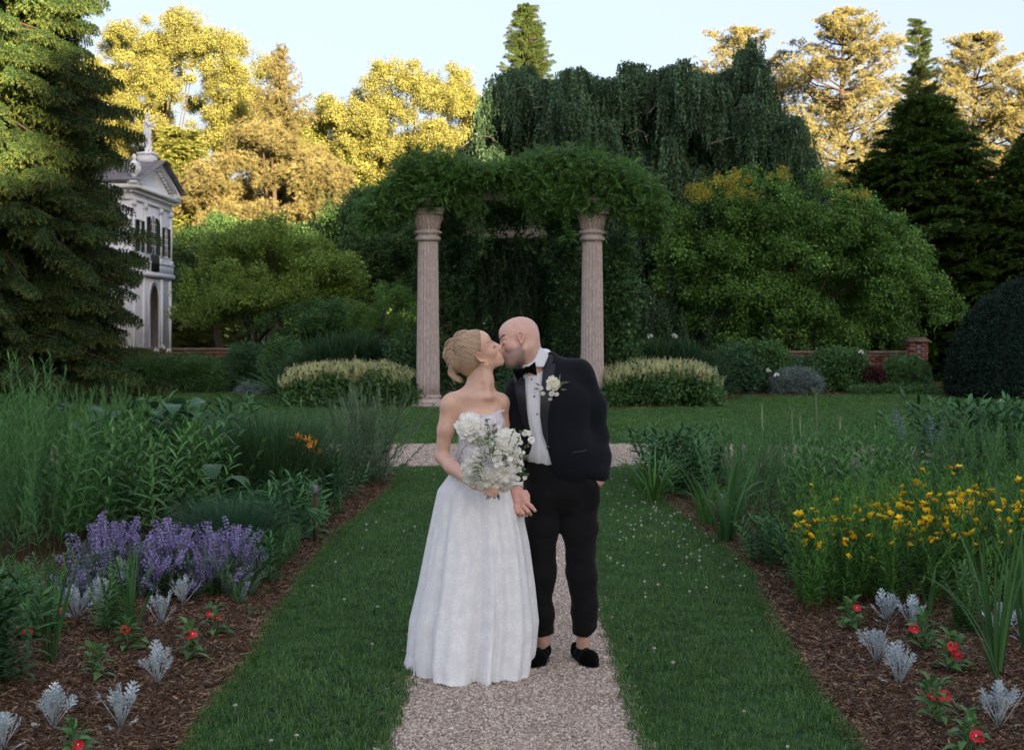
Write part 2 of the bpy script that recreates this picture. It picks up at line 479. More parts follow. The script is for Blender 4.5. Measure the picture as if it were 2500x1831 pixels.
def bed_points(y0, y1, step, depth, only=None):
    P = []
    for y in np.arange(y0, y1, step):
        for s, e in ((-1, float(LB(y))), (1, float(RB(y)))):
            for d in np.arange(.17 if step < .2 else .3, depth, step):
                x = e + s * d
                if abs(x) / y > .40 or y > ring_near(x) - .4: continue
                P.append((x + rs.normal(0, step * .2), y + rs.normal(0, step * .2), float(bed_z(np.array(x), np.array(y)))))
    return np.array(P)
P = np.concatenate([bed_points(5.2, 9.6, .115, 4.2), bed_points(9.6, 17.4, .16, 1.0)])
proto_set('chips_small', [chips(26, .035).mesh('chips_small', chip_m) for _ in range(4)])
E_ = [(float(LB(y)) - d, y) for y in np.arange(5.2, 17.3, .045) for d in (.03, .075)] + [(float(RB(y)) + d, y) for y in np.arange(5.2, 17.3, .045) for d in (.03, .075)]
E_ = np.array(E_); scatter('edge_chips', 'chips_small', np.concatenate([E_, .002 + 0 * E_[:, :1]], 1))
scatter('bark_mulch', 'chips', P)
P = []
for x in np.arange(-13, 14, .35):
    for y in np.arange(far_edge(x) + .1, far_edge(x) + 1.6, .35):
        if abs(x) > 2: P.append((x, y, .003))
scatter('border_mulch', 'chips_far', np.array(P), scl=1.6)

# --- grass
grass_m = leaf_mat('grass_blade', (.024, .076, .014), (.072, .180, .036), (.20, .32, .11), trans=.25, rough=.5, spec=.3, var=.22)
clover_m = leaf_mat('clover_leaf', (.016, .055, .022), (.028, .085, .036), (.05, .12, .06), trans=.2, rough=.6, var=.2)
white_m = leaf_mat('white_petal', (.45, .47, .36), (.70, .70, .60), (.80, .80, .74), trans=.2, rough=.7, spec=.2, var=.08)
def tuft(n, R0, h, w, clover=0, seg=3):
    g = Geo(); r = R0 * np.sqrt(rs.rand(n)); a = rs.uniform(0, 6.283, n)
    P = np.stack([r * np.cos(a), r * np.sin(a), np.zeros(n) - .002], 1)
    straps(g, P, rs.uniform(0, 6.283, n), h * rs.uniform(.55, 1.35, n), rs.uniform(.05, .75, n), w * rs.uniform(.7, 1.3, n), rs.uniform(.2, 1.1, n), seg,
           np.clip(rs.normal(.42, .26, n) + (rs.rand(n) < .06) * .5, 0, 1))
    for i in range(clover):
        c = np.array([rs.normal(0, R0 * .5), rs.normal(0, R0 * .5), h * rs.uniform(.4, .75)]); b = rs.uniform(0, 6.283)
        A = b + np.arange(3) * 2.094
        leaves(g, np.tile(c, (3, 1)), np.stack([np.cos(A), np.sin(A), np.full(3, .15)], 1), .011, .011, rs.uniform(.2, .8), m=1, N=np.tile([0, 0, 1.], (3, 1)))
    return g
proto_set('tuft', [tuft(95, .085, .042, .0032, 2 + 2 * i).mesh('tuft', [grass_m, clover_m]) for i in range(6)])
proto_set('tuft_edge', [tuft(55, .05, .050, .0032).mesh('tuft_edge', [grass_m, clover_m]) for i in range(3)])
proto_set('tuft_far', [tuft(150, .30, .055, .010, 0, 2).mesh('tuft_far', [grass_m, clover_m]) for _ in range(5)])
def grid(x0, x1, y0, y1, st, jit=.35):
    X, Y = np.meshgrid(np.arange(x0, x1, st), np.arange(y0, y1, st)); X = X.ravel() + rs.normal(0, st * jit, X.size); Y = Y.ravel() + rs.normal(0, st * jit, Y.size)
    return X, Y
X, Y = grid(-4.2, 4.6, 5.1, 18.6, .088)
k = (region(X, Y) == 0) & (np.abs(X) / Y < .40) & (Y < ring_near(X) + .05) & (np.abs(X - PATHX) > PW + .035)
ex = np.minimum(np.abs(X - LB(Y)), np.abs(X - RB(Y))); k &= ex > .02
P = np.stack([X[k], Y[k], np.full(k.sum(), -.004)], 1)
pat = .8 + .3 * np.sin(P[:, 0] * 2.3 + 1.5 * np.sin(P[:, 1] * .9)) * np.sin(P[:, 1] * 1.7)
P_near = P
scatter('near_lawn_grass', 'tuft', P, scl=np.clip(.85 * pat + .25, .65, 1.25))
E_ = []
for y in np.arange(5.2, 18.2, .035):
    for x in (PATHX - PW - .012, PATHX + PW + .012, float(LB(y)) + .012, float(RB(y)) - .012):
        E_.append((x + rs.normal(0, .012), y, 0))
scatter('edge_grass', 'tuft_edge', np.array(E_), scl=rs.uniform(.6, 1.0, len(E_)))
X, Y = grid(-24, 24, 17.5, 58, .27)
k = (region(X, Y) == 0) & (np.abs(X) / Y < .41) & (Y > ring_far(X) + .1)
P = np.stack([X[k], Y[k], np.full(k.sum(), -.004)], 1)
scatter('far_lawn_grass', 'tuft_far', P, scl=.8 + .3 * np.sin(P[:, 0] * 1.1) * np.sin(P[:, 1] * .8))
# white clover heads
g = Geo()
for i in range(11): leaves(g, np.zeros((5, 3)) + [0, 0, .045], rdir(5, .0), .011, .005, rs.uniform(.2, 1, 5))
tube(g, [(0, 0, 0), (0, 0, .045)], .0008, 4, .2)
proto_set('clover_head', [g.mesh('clover_head', white_m)])
w = np.exp(-((P_near[:, 0] - 1.7) / .7) ** 2 - ((P_near[:, 1] - 12.5) / 3.0) ** 2) * .35 + .018
k = rs.rand(len(P_near)) < w
scatter('clover_flowers', 'clover_head', P_near[k] + np.stack([rs.normal(0, .03, k.sum()), rs.normal(0, .03, k.sum()), 0 * rs.rand(k.sum())], 1), scl=rs.uniform(.7, 1.15, k.sum()))

# ================================================================= TREES AND SHRUBS
K = 2500.0 / 2256.0
def T(px, py, Y): return at(px * K, py * K, Y)
def PXM(px, Y): return px * K / F * Y       # photograph pixels (2256 view) -> metres at Y

bark_grey = noise_mat('bark_grey', (.055, .045, .038), (.13, .11, .09), 5, .9, .6, 30, stretch=(6, 6, 1), dist=.03)
bark_brown = noise_mat('bark_brown', (.04, .026, .018), (.10, .07, .05), 5, .9, .6, 30, stretch=(6, 6, 1), dist=.03)
bark_pale = noise_mat('bark_pale', (.11, .09, .075), (.22, .185, .15), 5, .85, .4, 30, dist=.02)
FM = dict(
    spruce=leaf_mat('spruce_needles', (.014, .036, .014), (.038, .074, .024), (.14, .165, .042), .12, .55),
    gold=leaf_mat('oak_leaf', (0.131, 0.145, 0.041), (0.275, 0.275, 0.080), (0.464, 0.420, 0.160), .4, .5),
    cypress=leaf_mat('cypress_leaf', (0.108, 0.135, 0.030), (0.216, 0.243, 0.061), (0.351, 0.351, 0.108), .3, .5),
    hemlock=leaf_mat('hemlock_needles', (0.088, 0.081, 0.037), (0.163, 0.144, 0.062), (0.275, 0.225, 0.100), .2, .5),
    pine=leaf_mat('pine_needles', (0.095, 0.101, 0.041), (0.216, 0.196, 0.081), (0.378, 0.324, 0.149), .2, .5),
    dark=leaf_mat('dark_leaf', (0.034, 0.083, 0.029), (0.073, 0.146, 0.049), (0.135, 0.232, 0.077), .25, .5),
    dogwood=leaf_mat('dogwood_leaf', (0.086, 0.155, 0.028), (0.178, 0.282, 0.053), (0.322, 0.425, 0.103), .35, .5),
    beech=leaf_mat('weeping_leaf', (.034, .074, .036), (.082, .150, .076), (.20, .29, .16), .22, .45, .18, .6),
    maple=leaf_mat('maple_leaf', (0.054, 0.135, 0.027), (0.120, 0.247, 0.051), (0.255, 0.420, 0.105), .35, .5),
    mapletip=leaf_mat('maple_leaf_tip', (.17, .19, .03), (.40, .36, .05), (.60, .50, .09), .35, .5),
    hinoki=leaf_mat('hinoki_leaf', (0.020, 0.050, 0.011), (0.053, 0.109, 0.021), (0.133, 0.203, 0.042), .15, .55),
    yew=leaf_mat('yew_leaf', (0.005, 0.016, 0.010), (0.011, 0.031, 0.019), (0.023, 0.053, 0.032), .1, .5),
    vine=leaf_mat('wisteria_leaf', (0.040, 0.100, 0.022), (0.088, 0.194, 0.045), (0.188, 0.325, 0.094), .35, .45),
    vinedark=leaf_mat('ivy_leaf', (0.026, 0.061, 0.021), (0.051, 0.115, 0.039), (0.099, 0.198, 0.072), .2, .5),
    shrub=leaf_mat('shrub_leaf', (0.043, 0.109, 0.035), (0.078, 0.175, 0.054), (0.146, 0.283, 0.092), .3, .5),
    shrub2=leaf_mat('deep_shrub_leaf', (0.029, 0.078, 0.038), (0.059, 0.136, 0.064), (0.110, 0.208, 0.097), .25, .5),
    purple=leaf_mat('barberry_leaf', (.03, .010, .012), (.06, .02, .022), (.09, .035, .035), .25, .5),
    silver=leaf_mat('silver_leaf', (.09, .13, .12), (.17, .23, .21), (.28, .34, .32), .2, .6),
    plume=leaf_mat('astilbe_plume', (.34, .36, .16), (.58, .58, .32), (.74, .72, .46), .35, .6),
    gras=leaf_mat('fountain_grass', (.020, .060, .024), (.045, .105, .042), (.09, .165, .07), .3, .5),
)
def blobpts(n, r=1.0, k=.5):
    return rdir(n) * (r * rs.rand(n) ** k)[:, None]
def P_round(mat, n=44, L=.17, W=.105, r=.46):
    g = Geo(); P = blobpts(n, r); D = unit(P * .7 + rs.normal(0, .45, (n, 3)) + [0, 0, -.05])
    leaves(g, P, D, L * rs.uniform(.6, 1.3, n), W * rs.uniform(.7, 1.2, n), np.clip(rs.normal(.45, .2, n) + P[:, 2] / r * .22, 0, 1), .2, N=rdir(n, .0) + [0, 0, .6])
    return g
def P_lance(mat, n=60, r=.42): return P_round(mat, n, .20, .045, r)
def P_needle(mat, n=80, r=.30):
    g = Geo()
    for k in range(7):
        c = blobpts(1, .33)[0]; m = n // 5; D = unit(rdir(m, -.3) + [0, 0, .5])
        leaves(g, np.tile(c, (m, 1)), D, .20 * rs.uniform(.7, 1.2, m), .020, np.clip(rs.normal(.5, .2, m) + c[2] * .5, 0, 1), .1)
    return g
def P_spray(mat):
    "a conifer bough along +x, hanging branchlets"
    g = Geo(); n = 9
    for k in range(n):
        t = (k + .5) / n
        for s in (-1, 1, 0):
            base = np.array([t, 0, -.10 * t * t]); L = (.50 * (1 - .5 * t)) * rs.uniform(.7, 1.15)
            m = 9; q = np.linspace(0, 1, m)[:, None]
            d = np.array([.35, s * .60, -.55 - (.5 if s == 0 else .15)]); d /= np.linalg.norm(d)
            C0 = base + d * L * q + np.array([0, 0, -.16 * L]) * q * q
            C0 = np.repeat(C0, 4, 0); D = unit(d + rs.normal(0, .55, (len(C0), 3)))
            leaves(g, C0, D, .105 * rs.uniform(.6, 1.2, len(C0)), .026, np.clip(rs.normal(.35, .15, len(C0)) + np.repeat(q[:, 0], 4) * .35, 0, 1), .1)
    return g
def P_fan(mat):
    "flat upswept fan (false cypress)"
    g = Geo()
    for k in range(7):
        a = rs.uniform(-1.1, 1.1); m = 9; q = np.linspace(.1, 1, m)[:, None]
        d = np.array([math.cos(a), math.sin(a), .12])
        C0 = d * .5 * q + np.array([0, 0, -.16]) * q * q; C0 = np.repeat(C0, 4, 0); D = unit(d + rs.normal(0, .5, (len(C0), 3)) * [1, 1, .6])
        leaves(g, C0, D, .13, .042, np.clip(rs.normal(.3, .12, len(C0)) + np.repeat(q[:, 0], 4) * .45, 0, 1), .1, N=np.tile([0, 0, 1.], (len(C0), 1)) + rs.normal(0, .3, (len(C0), 3)))
    return g
def P_strand(mat):
    g = Geo()
    for k in range(3):
        x0 = rs.normal(0, .07, 2); m = 26; q = np.linspace(0, 1, m)
        C0 = np.stack([x0[0] + .04 * np.sin(q * 5 + k), x0[1] + .03 * np.sin(q * 4 + 2 * k), -q * rs.uniform(.7, 1.1)], 1)
        D = unit(np.stack([rs.normal(0, .7, m), rs.normal(0, .7, m), -np.ones(m) * .8], 1))
        leaves(g, C0, D, .085 * rs.uniform(.7, 1.3, m), .052, np.clip(rs.normal(.4, .22, m), 0, 1), .15)
    return g
def P_fern(mat):
    "pinnate leaf clump (wisteria)"
    g = Geo()
    for k in range(8):
        d = rdir(1, -.2)[0]; c = d * .06; m = 7; s = unit(np.cross(d, rdir(1)[0])); L = rs.uniform(.28, .42)
        for i in range(m):
            t = (i + 1) / m; p = c + d * L * t + np.array([0, 0, -.22]) * L * t * t * 1.6
            for sg in (-1, 1): leaves(g, p[None], (s * sg + d * .5 + [0, 0, -.15])[None], .10, .036, np.clip(rs.normal(.45, .2), 0, 1), .1, N=np.array([[0, 0, 1.]]) + rs.normal(0, .3, (1, 3)))
    return g
def P_plume(mat):
    g = Geo()
    for k in range(6):
        x0 = rs.normal(0, .10, 2); m = 34; q = rs.rand(m); H = rs.uniform(.20, .36)
        lean = rs.normal(0, .25, 2)
        C0 = np.stack([x0[0] + lean[0] * q * H, x0[1] + lean[1] * q * H, q * H], 1)
        D = unit(np.stack([rs.normal(0, 1, m), rs.normal(0, 1, m), .5 + rs.rand(m)], 1)); wid = (1.05 - q) * .085 + .015
        leaves(g, C0, D, wid, .014, np.clip(rs.normal(.55, .2, m), 0, 1), .1)
    return g
def P_grass(mat):
    g = Geo(); n = 46
    straps(g, np.zeros((n, 3)) + rs.normal(0, .05, (n, 3)) * [1, 1, 0], rs.uniform(0, 6.28, n), rs.uniform(.6, 1.1, n), rs.uniform(.05, .5, n), .017, rs.uniform(.7, 1.9, n), 6, np.clip(rs.normal(.5, .2, n), 0, 1))
    return g
KINDS = dict(round=P_round, lance=P_lance, needle=P_needle, spray=P_spray, fan=P_fan, strand=P_strand, fern=P_fern, plume=P_plume, grass=P_grass)
def CS(kind, mat):
    k = kind + '_' + mat
    if k not in _groups: proto_set(k, [KINDS[kind](None).mesh(k, FM[mat]) for _ in range(5)])
    return k

def trunk_mesh(g, base, top, r0, r1, n=8, wob=.02):
    base = np.array(base, float); top = np.array(top, float); t = np.linspace(0, 1, n)[:, None]
    P = base + (top - base) * t; L = np.linalg.norm(top - base); P[1:-1] += rs.normal(0, wob * L, (n - 2, 3)) * [1, 1, .2]
    tube(g, P, (r0 * (1 - t) + r1 * t)[:, 0] * (1 + .5 * np.exp(-t[:, 0] * 14)), 9)
    return P

def crown_blobs(c, rad, n, br, zlow=-.9):
    "n clump centres through an ellipsoid"
    c = np.array(c, float); rad = np.array(rad, float)
    d = rdir(n, zlow); r = rs.uniform(.45, 1.0, n) ** .6
    P = c + d * rad * r[:, None]
    return P, br * rs.choice([.45, .6, .85, 1.1, 1.35], n) * rs.uniform(.85, 1.15, n)

def fill(blobs, br, dens, flat=.85):
    "points near the surface of each clump, thinner below; returns pos, outward dir"
    P, D = [], []
    for b, r in zip(blobs, br):
        n = max(4, int(dens * r * r)); d = rdir(n, -.55)
        q = rs.uniform(.5, 1.05, n) + (rs.rand(n) < .12) * rs.uniform(.1, .55, n)
        P.append(b + d * [r, r, r * flat] * q[:, None] + rs.normal(0, .08 * r, (n, 3))); D.append(d)
    return np.concatenate(P), np.concatenate(D)

def broad_tree(name, label, base, c, rad, nb, br, dens, kind, mat, scl, bark, cat='tree', group=None, r0=None, extra=None, gap=0.0, limbs=8, cut=None):
    base = np.array(base, float); root = empty(name, base, label, cat, group)
    c = np.array(c, float) - base; bl, r = crown_blobs(c, rad, nb, br)
    if extra is not None:
        for e, er in extra: bl = np.vstack([bl, [np.array(e) - base]]); r = np.append(r, er)
    if gap: k = rs.rand(len(bl)) > gap; bl, r = bl[k], r[k]
    P, D = fill(bl, r, dens)
    k = rs.rand(len(P)) > .12 * (np.sin(P[:, 0] * 2.1 + 1) * np.sin(P[:, 2] * 2.4) > .4); P, D = P[k], D[k]
    k = P[:, 2] > .12
    if cut is not None: k &= cut(P + base)
    P, D = P[k], D[k]
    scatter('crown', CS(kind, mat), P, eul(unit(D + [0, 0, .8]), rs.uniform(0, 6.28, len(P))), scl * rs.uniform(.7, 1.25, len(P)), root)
    g = Geo(); r0 = r0 or c[2] * .035 + .05
    tp = c + [0, 0, rad[2] * .55]; S_ = trunk_mesh(g, (0, 0, -.1), tp, r0, r0 * .2)
    for i in rs.choice(len(bl), min(limbs, len(bl)), replace=False):
        s = S_[rs.randint(2, 6)]
        m = (s + bl[i]) / 2 + [0, 0, rs.normal(0, .2)]
        tube(g, np.array([s, m, bl[i]]), [r0 * .38, r0 * .25, r0 * .08], 6)
    g.obj('trunk', bark, root, True)
    return root

def conifer(name, label, base, H, Rmax, z0, nwh, kind, mat, scl, bark, droop=.35, prof=None, perw=7, step=.75, up=0.0, r0=.2, gap=0., cat='tree', trunkvis=1.0, cut=None, rag=.72):
    base = np.array(base, float); root = empty(name, base, label, cat)
    P, D, S = [], [], []; g = Geo()
    tube(g, np.array([(0, 0, -.1), (rs.normal(0, .05), 0, H * .5), (0, 0, H)]), [r0, r0 * .6, .02], 9)
    for i in range(nwh):
        t = i / (nwh - 1.0); z = z0 + (H - z0) * t ** .95
        Rz = Rmax * (prof(t) if prof else (1 - t) ** .8 + .03)
        for k in range(max(3, int(perw * (.5 + .5 * Rz / Rmax)))):
            if rs.rand() < gap: continue
            a = rs.uniform(0, 6.283); L = Rz * rs.uniform(rag, 1.10); n = max(2, int(L / step) + 1)
            q = np.linspace(.12, 1, n); dr = droop * rs.uniform(.6, 1.3)
            X = q * L; Z = z + up * X - dr * L * q ** 1.5 + .12 * L * q ** 4
            pts = np.stack([X * math.cos(a), X * math.sin(a), Z + rs.normal(0, .05)], 1)
            P.append(pts); dz = np.gradient(Z) / (np.gradient(X) + 1e-6) if n > 1 else np.zeros(n)
            D.append(np.stack([np.full(n, math.cos(a)), np.full(n, math.sin(a)), dz], 1)); S.append(np.clip(.75 + .5 * (1 - q), .6, 1.3) * rs.uniform(.8, 1.2))
            if rs.rand() < .5 * trunkvis: tube(g, np.array([(0, 0, z), pts[n // 2], pts[-1]]), [r0 * .16, r0 * .1, .01], 5)
    P = np.concatenate(P); D = unit(np.concatenate(D)); S = np.concatenate(S)
    if cut is not None: k = cut(P + base); P, D, S = P[k], D[k], S[k]
    if kind in ('spray', 'fan'):
        az = np.arctan2(D[:, 1], D[:, 0]) + rs.normal(0, .35, len(P)); el = np.arcsin(np.clip(D[:, 2], -1, 1))
        rot = np.stack([rs.normal(0, .25, len(P)), -el, az], 1)
    else: rot = rs.uniform(0, 6.28, (len(P), 3))
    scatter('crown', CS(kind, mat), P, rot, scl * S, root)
    g.obj('trunk', bark, root, True)
    return root

# --- unseen wood added behind the camera, its top line shaped to shade the garden
su = np.array([sdir.x, sdir.y]) / math.hypot(sdir.x, sdir.y); pu = np.array([-su[1], su[0]])
g = Geo()
for u in np.arange(-42, 82, 2.4):
    Ht = np.interp(u, [-50, -3, 1.5, 5.6, 6.4, 10.0, 11.0, 13.4, 14.2, 16.4, 17.0, 40, 48, 56, 90], [26, 27.6, 28.4, 28.9, 38.6, 38.6, 32.8, 32.6, 30.2, 30.6, 35.6, 36.6, 37.2, 35, 35]) + rs.normal(0, .4)
    b = su * (130 + rs.normal(0, 1)) + pu * u
    for z in np.arange(1.2, Ht, 2.6):
        for j in range(2 if z < Ht - 5 else 1):
            r = rs.uniform(2.6, 3.3) if z < Ht - 4 else rs.uniform(1.9, 2.3)
            zz = min(z, Ht - r)
            V = ICO2_V * (1 + rs.normal(0, .10, (len(ICO2_V), 1))) * r + [b[0] + rs.normal(0, 1.0), b[1] + rs.normal(0, 1.0), zz]
            g.add(V, ICO2_F, rs.rand())
tag(g.obj('woodland', FM['dark']), 'dark unseen wood added behind the viewer to shade the garden', 'wood', kind='stuff')

# --- far wood mass closing the horizon
P = []
for i in range(2600):
    x = rs.uniform(-62, 62); top = 11.5 + 2.0 * math.sin(x * .16) + 1.2 * math.sin(x * .43 + 1)
    z = rs.uniform(0, 1) ** .8 * top; P.append((x, 112 + rs.uniform(-3, 3) + z * .2, z))
P = np.array(P)
tag(scatter('far_woodland', CS('round', 'dark'), P, rs.uniform(0, 6.28, (len(P), 3)), rs.uniform(3.2, 5, len(P))), 'dim wood closing the view beyond the garden trees', 'wood')

# --- left: great spruce
conifer('spruce_tree', 'huge spruce with drooping boughs at the left edge, its upper half lit gold', (-12.6, 34, 0), 18.5, 3.35, .3, 58, 'spray', 'spruce', .95, bark_brown,
        droop=.50, prof=lambda t: (1 - t) ** .55 * (1 + .12 * math.sin(t * 34)) + .02, perw=22, step=.40, r0=.32)
# golden oak behind the summer house
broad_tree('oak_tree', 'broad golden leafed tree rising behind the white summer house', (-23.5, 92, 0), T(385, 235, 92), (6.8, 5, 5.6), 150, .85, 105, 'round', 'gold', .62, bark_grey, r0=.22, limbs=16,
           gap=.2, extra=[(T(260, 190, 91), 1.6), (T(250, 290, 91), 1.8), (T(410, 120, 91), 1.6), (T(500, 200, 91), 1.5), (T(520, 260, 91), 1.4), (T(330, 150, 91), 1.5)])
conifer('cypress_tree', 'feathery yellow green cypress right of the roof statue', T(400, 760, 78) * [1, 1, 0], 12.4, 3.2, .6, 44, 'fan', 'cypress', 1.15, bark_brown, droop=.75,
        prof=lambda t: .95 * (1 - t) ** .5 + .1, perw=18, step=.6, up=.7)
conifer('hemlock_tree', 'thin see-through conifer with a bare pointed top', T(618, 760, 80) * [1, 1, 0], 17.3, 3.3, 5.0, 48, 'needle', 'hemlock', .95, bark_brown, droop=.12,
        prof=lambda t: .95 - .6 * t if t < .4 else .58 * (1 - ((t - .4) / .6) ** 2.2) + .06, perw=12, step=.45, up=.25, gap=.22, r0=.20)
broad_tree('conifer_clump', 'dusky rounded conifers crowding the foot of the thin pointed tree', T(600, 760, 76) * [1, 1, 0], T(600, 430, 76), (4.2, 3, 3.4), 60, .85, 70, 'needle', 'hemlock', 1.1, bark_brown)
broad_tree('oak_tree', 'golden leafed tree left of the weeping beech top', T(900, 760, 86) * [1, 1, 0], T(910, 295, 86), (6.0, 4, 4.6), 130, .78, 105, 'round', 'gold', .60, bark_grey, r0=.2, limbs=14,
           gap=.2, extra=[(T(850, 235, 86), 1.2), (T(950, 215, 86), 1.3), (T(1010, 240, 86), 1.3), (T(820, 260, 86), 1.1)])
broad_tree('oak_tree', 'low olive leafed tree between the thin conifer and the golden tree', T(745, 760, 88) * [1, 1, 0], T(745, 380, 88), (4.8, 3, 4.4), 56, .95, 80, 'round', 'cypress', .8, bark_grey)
# dark middle mass
broad_tree('linden_tree', 'deep green tree behind the dogwood, left of the pergola', T(820, 770, 62) * [1, 1, 0], T(845, 565, 62), (3.6, 3, 2.9), 70, .9, 80, 'round', 'dark', .62, bark_grey)
broad_tree('linden_tree', 'dark rounded tree right beside the summer house corner', T(480, 770, 68) * [1, 1, 0], T(475, 600, 68), (3.2, 2.5, 2.6), 54, .9, 80, 'round', 'dark', .65, bark_grey)
broad_tree('linden_tree', 'low dull green tree tucked under the golden tree beside the vine', T(700, 770, 66) * [1, 1, 0], T(750, 570, 66), (3.4, 2.5, 1.6), 50, .8, 80, 'round', 'dark', .6, bark_grey)
# dogwood with layered limbs
broad_tree('dogwood_tree', 'layered light green dogwood leaning over the brick wall', T(560, 765, 48) * [1, 1, 0], T(590, 615, 48), (2.9, 2.2, 1.55), 58, .50, 120, 'round', 'dogwood', .50, bark_brown, r0=.10, limbs=14,
           extra=[(T(480, 560, 48), .6), (T(540, 520, 48), .65), (T(600, 510, 48), .6), (T(690, 540, 48), .55), (T(740, 660, 48), .5), (T(420, 650, 48), .5), (T(400, 690, 48), .4)])
broad_tree('shrub', 'bright green loose bush between dogwood and left column', T(840, 775, 44) * [1, 1, 0], T(850, 700, 44), (1.2, 1.0, .75), 34, .34, 200, 'lance', 'maple', .40, bark_brown, cat='shrub')
broad_tree('shrub', 'mid green bush below the dogwood branches', T(680, 775, 46) * [1, 1, 0], T(720, 720, 46), (2.0, 1.0, .7), 34, .40, 140, 'round', 'shrub', .42, bark_brown, cat='shrub')

# --- weeping beech
wb = empty('weeping_beech', T(1380, 770, 47) * [1, 1, 0], 'wide weeping beech with hanging curtains of leaves behind the pergola', 'tree')
wx = [950, 985, 1040, 1075, 1110, 1150, 1200, 1240, 1300, 1345, 1390, 1425, 1455, 1480, 1500, 1540, 1590, 1615, 1645, 1662, 1690, 1730, 1760, 1800]
wy = [440, 370, 290, 205, 165, 140, 160, 168, 155, 166, 135, 156, 150, 122, 165, 160, 152, 146, 84, 142, 185, 250, 300, 410]
tx_ = [T(p, 0, 46)[0] for p in wx]; tz_ = [T(0, p, 46)[2] for p in wy]
P, S = [], []; g = Geo()
O = np.array(wb.location)
for i in range(640):
    x = rs.uniform(tx_[0], tx_[-1]); tp = float(np.interp(x, tx_, tz_))
    y = 46 + rs.uniform(-3.2, 3) * math.sqrt(max(.15, 1 - ((x - 3) / 8.6) ** 2)); f = rs.rand() ** .8
    if i < 190: f = 1.0 - rs.rand() * .07; y = 46 + rs.normal(0, .8)
    if i < 26: x = tx_[[7, 10, 13, 17, 18, 18, 18, 5][i % 8]] + rs.normal(0, .12)
    if abs(x) < 2.9 and f * float(np.interp(x, tx_, tz_)) < 6.3: y = max(y, 46.2 + abs(rs.normal(0, .6)))
    if abs(x) < 2.6 and f * float(np.interp(x, tx_, tz_)) < 5.6: y = 46.3 + abs(rs.normal(0, .5))
    tp = float(np.interp(x, tx_, tz_)); z = f * tp; w_ = rs.uniform(.14, .40); L = rs.uniform(.9, 2.0)
    if x > tx_[-4] and z < 5: continue
    n = 17
    px_ = x + rs.normal(0, w_, n); dx_ = np.abs(px_ - x)
    zz = np.minimum(z - dx_ ** 2 / w_ * .8, np.interp(px_, tx_, tz_)); yy = y + rs.normal(0, w_ * .6, n)
    for lv in range(2):
        P.append(np.stack([px_ + rs.normal(0, .06, n), yy, zz - lv * L * .5 * rs.rand(n)], 1)); S.append(np.stack([rs.uniform(.75, 1.2, n), rs.uniform(.75, 1.2, n), np.full(n, L * rs.uniform(.55, .8))], 1))
P = np.concatenate(P) - O; S = np.concatenate(S); k = P[:, 2] > .3; P, S = P[k], S[k]
scatter('foliage', CS('strand', 'beech'), P, np.stack([rs.normal(0, .10, len(P)), rs.normal(0, .10, len(P)), rs.uniform(0, 6.28, len(P))], 1), S, wb)
gt = Geo(); trunk_mesh(gt, (0, 0, -.1), (.4, 0, 8.8), .42, .12)
for i in range(16):
    e = np.array([rs.uniform(-6.5, 6.8), rs.uniform(-2, 2), 0]); e[2] = float(np.interp(e[0] + O[0], tx_, tz_)) * .93
    tube(gt, np.array([(0, 0, rs.uniform(1.5, 5)), (e[0] * .4, e[1] * .4, e[2] * .85), (e[0] * .8, e[1] * .9, e[2]), e - [0, 0, .5]]), [.16, .11, .06, .02], 7)
gt.obj('trunk', bark_grey, wb, True)
for (p0, p1, p2, p3) in [((1095, 230), (1130, 200), (1160, 190), (1180, 215)), ((1175, 240), (1215, 232), (1230, 250), (1235, 275)), ((1010, 330), (1050, 300), (1080, 300), (1095, 315)),
                          ((1430, 250), (1450, 225), (1465, 228), (1475, 250)), ((1380, 300), (1405, 285), (1420, 292), (1428, 320)), ((1560, 320), (1600, 305), (1640, 300), (1650, 290)), ((1600, 250), (1625, 235), (1645, 235), (1655, 265)),
                          ((1455, 350), (1490, 340), (1510, 350), (1515, 380)), ((1190, 330), (1230, 320), (1245, 340), (1250, 370)), ((1235, 420), (1275, 400), (1300, 410), (1310, 440)), ((1520, 290), (1545, 280), (1560, 290), (1566, 320)), ((1290, 300), (1320, 290), (1340, 300), (1350, 330))]:
    y0 = 43.2 + rs.uniform(-.2, .6)
    g = Geo(); X = np.array([T(*p, y0) for p in (p0, p1, p2, p3)]) - O
    q = np.linspace(0, 1, 9); X = np.stack([np.interp(q, [0, .33, .66, 1], X[:, k]) for k in range(3)], 1); X[1:-1] = (X[:-2] + X[2:] + 2 * X[1:-1]) / 4
    X[:, 1] += rs.normal(0, .05, 9)
    tube(g, X, np.linspace(.022, .006, 9), 6); g.obj('branch', bark_pale, wb, True)
conifer('spruce_tree', 'dark spruce tip standing up behind the weeping beech', T(1160, 760, 58) * [1, 1, 0], 14.7, 2.6, 4.0, 64, 'spray', 'spruce', .42, bark_brown, droop=.02, perw=16, step=.28, rag=.4,
        prof=lambda t: (1 - t) ** .75 + .02)

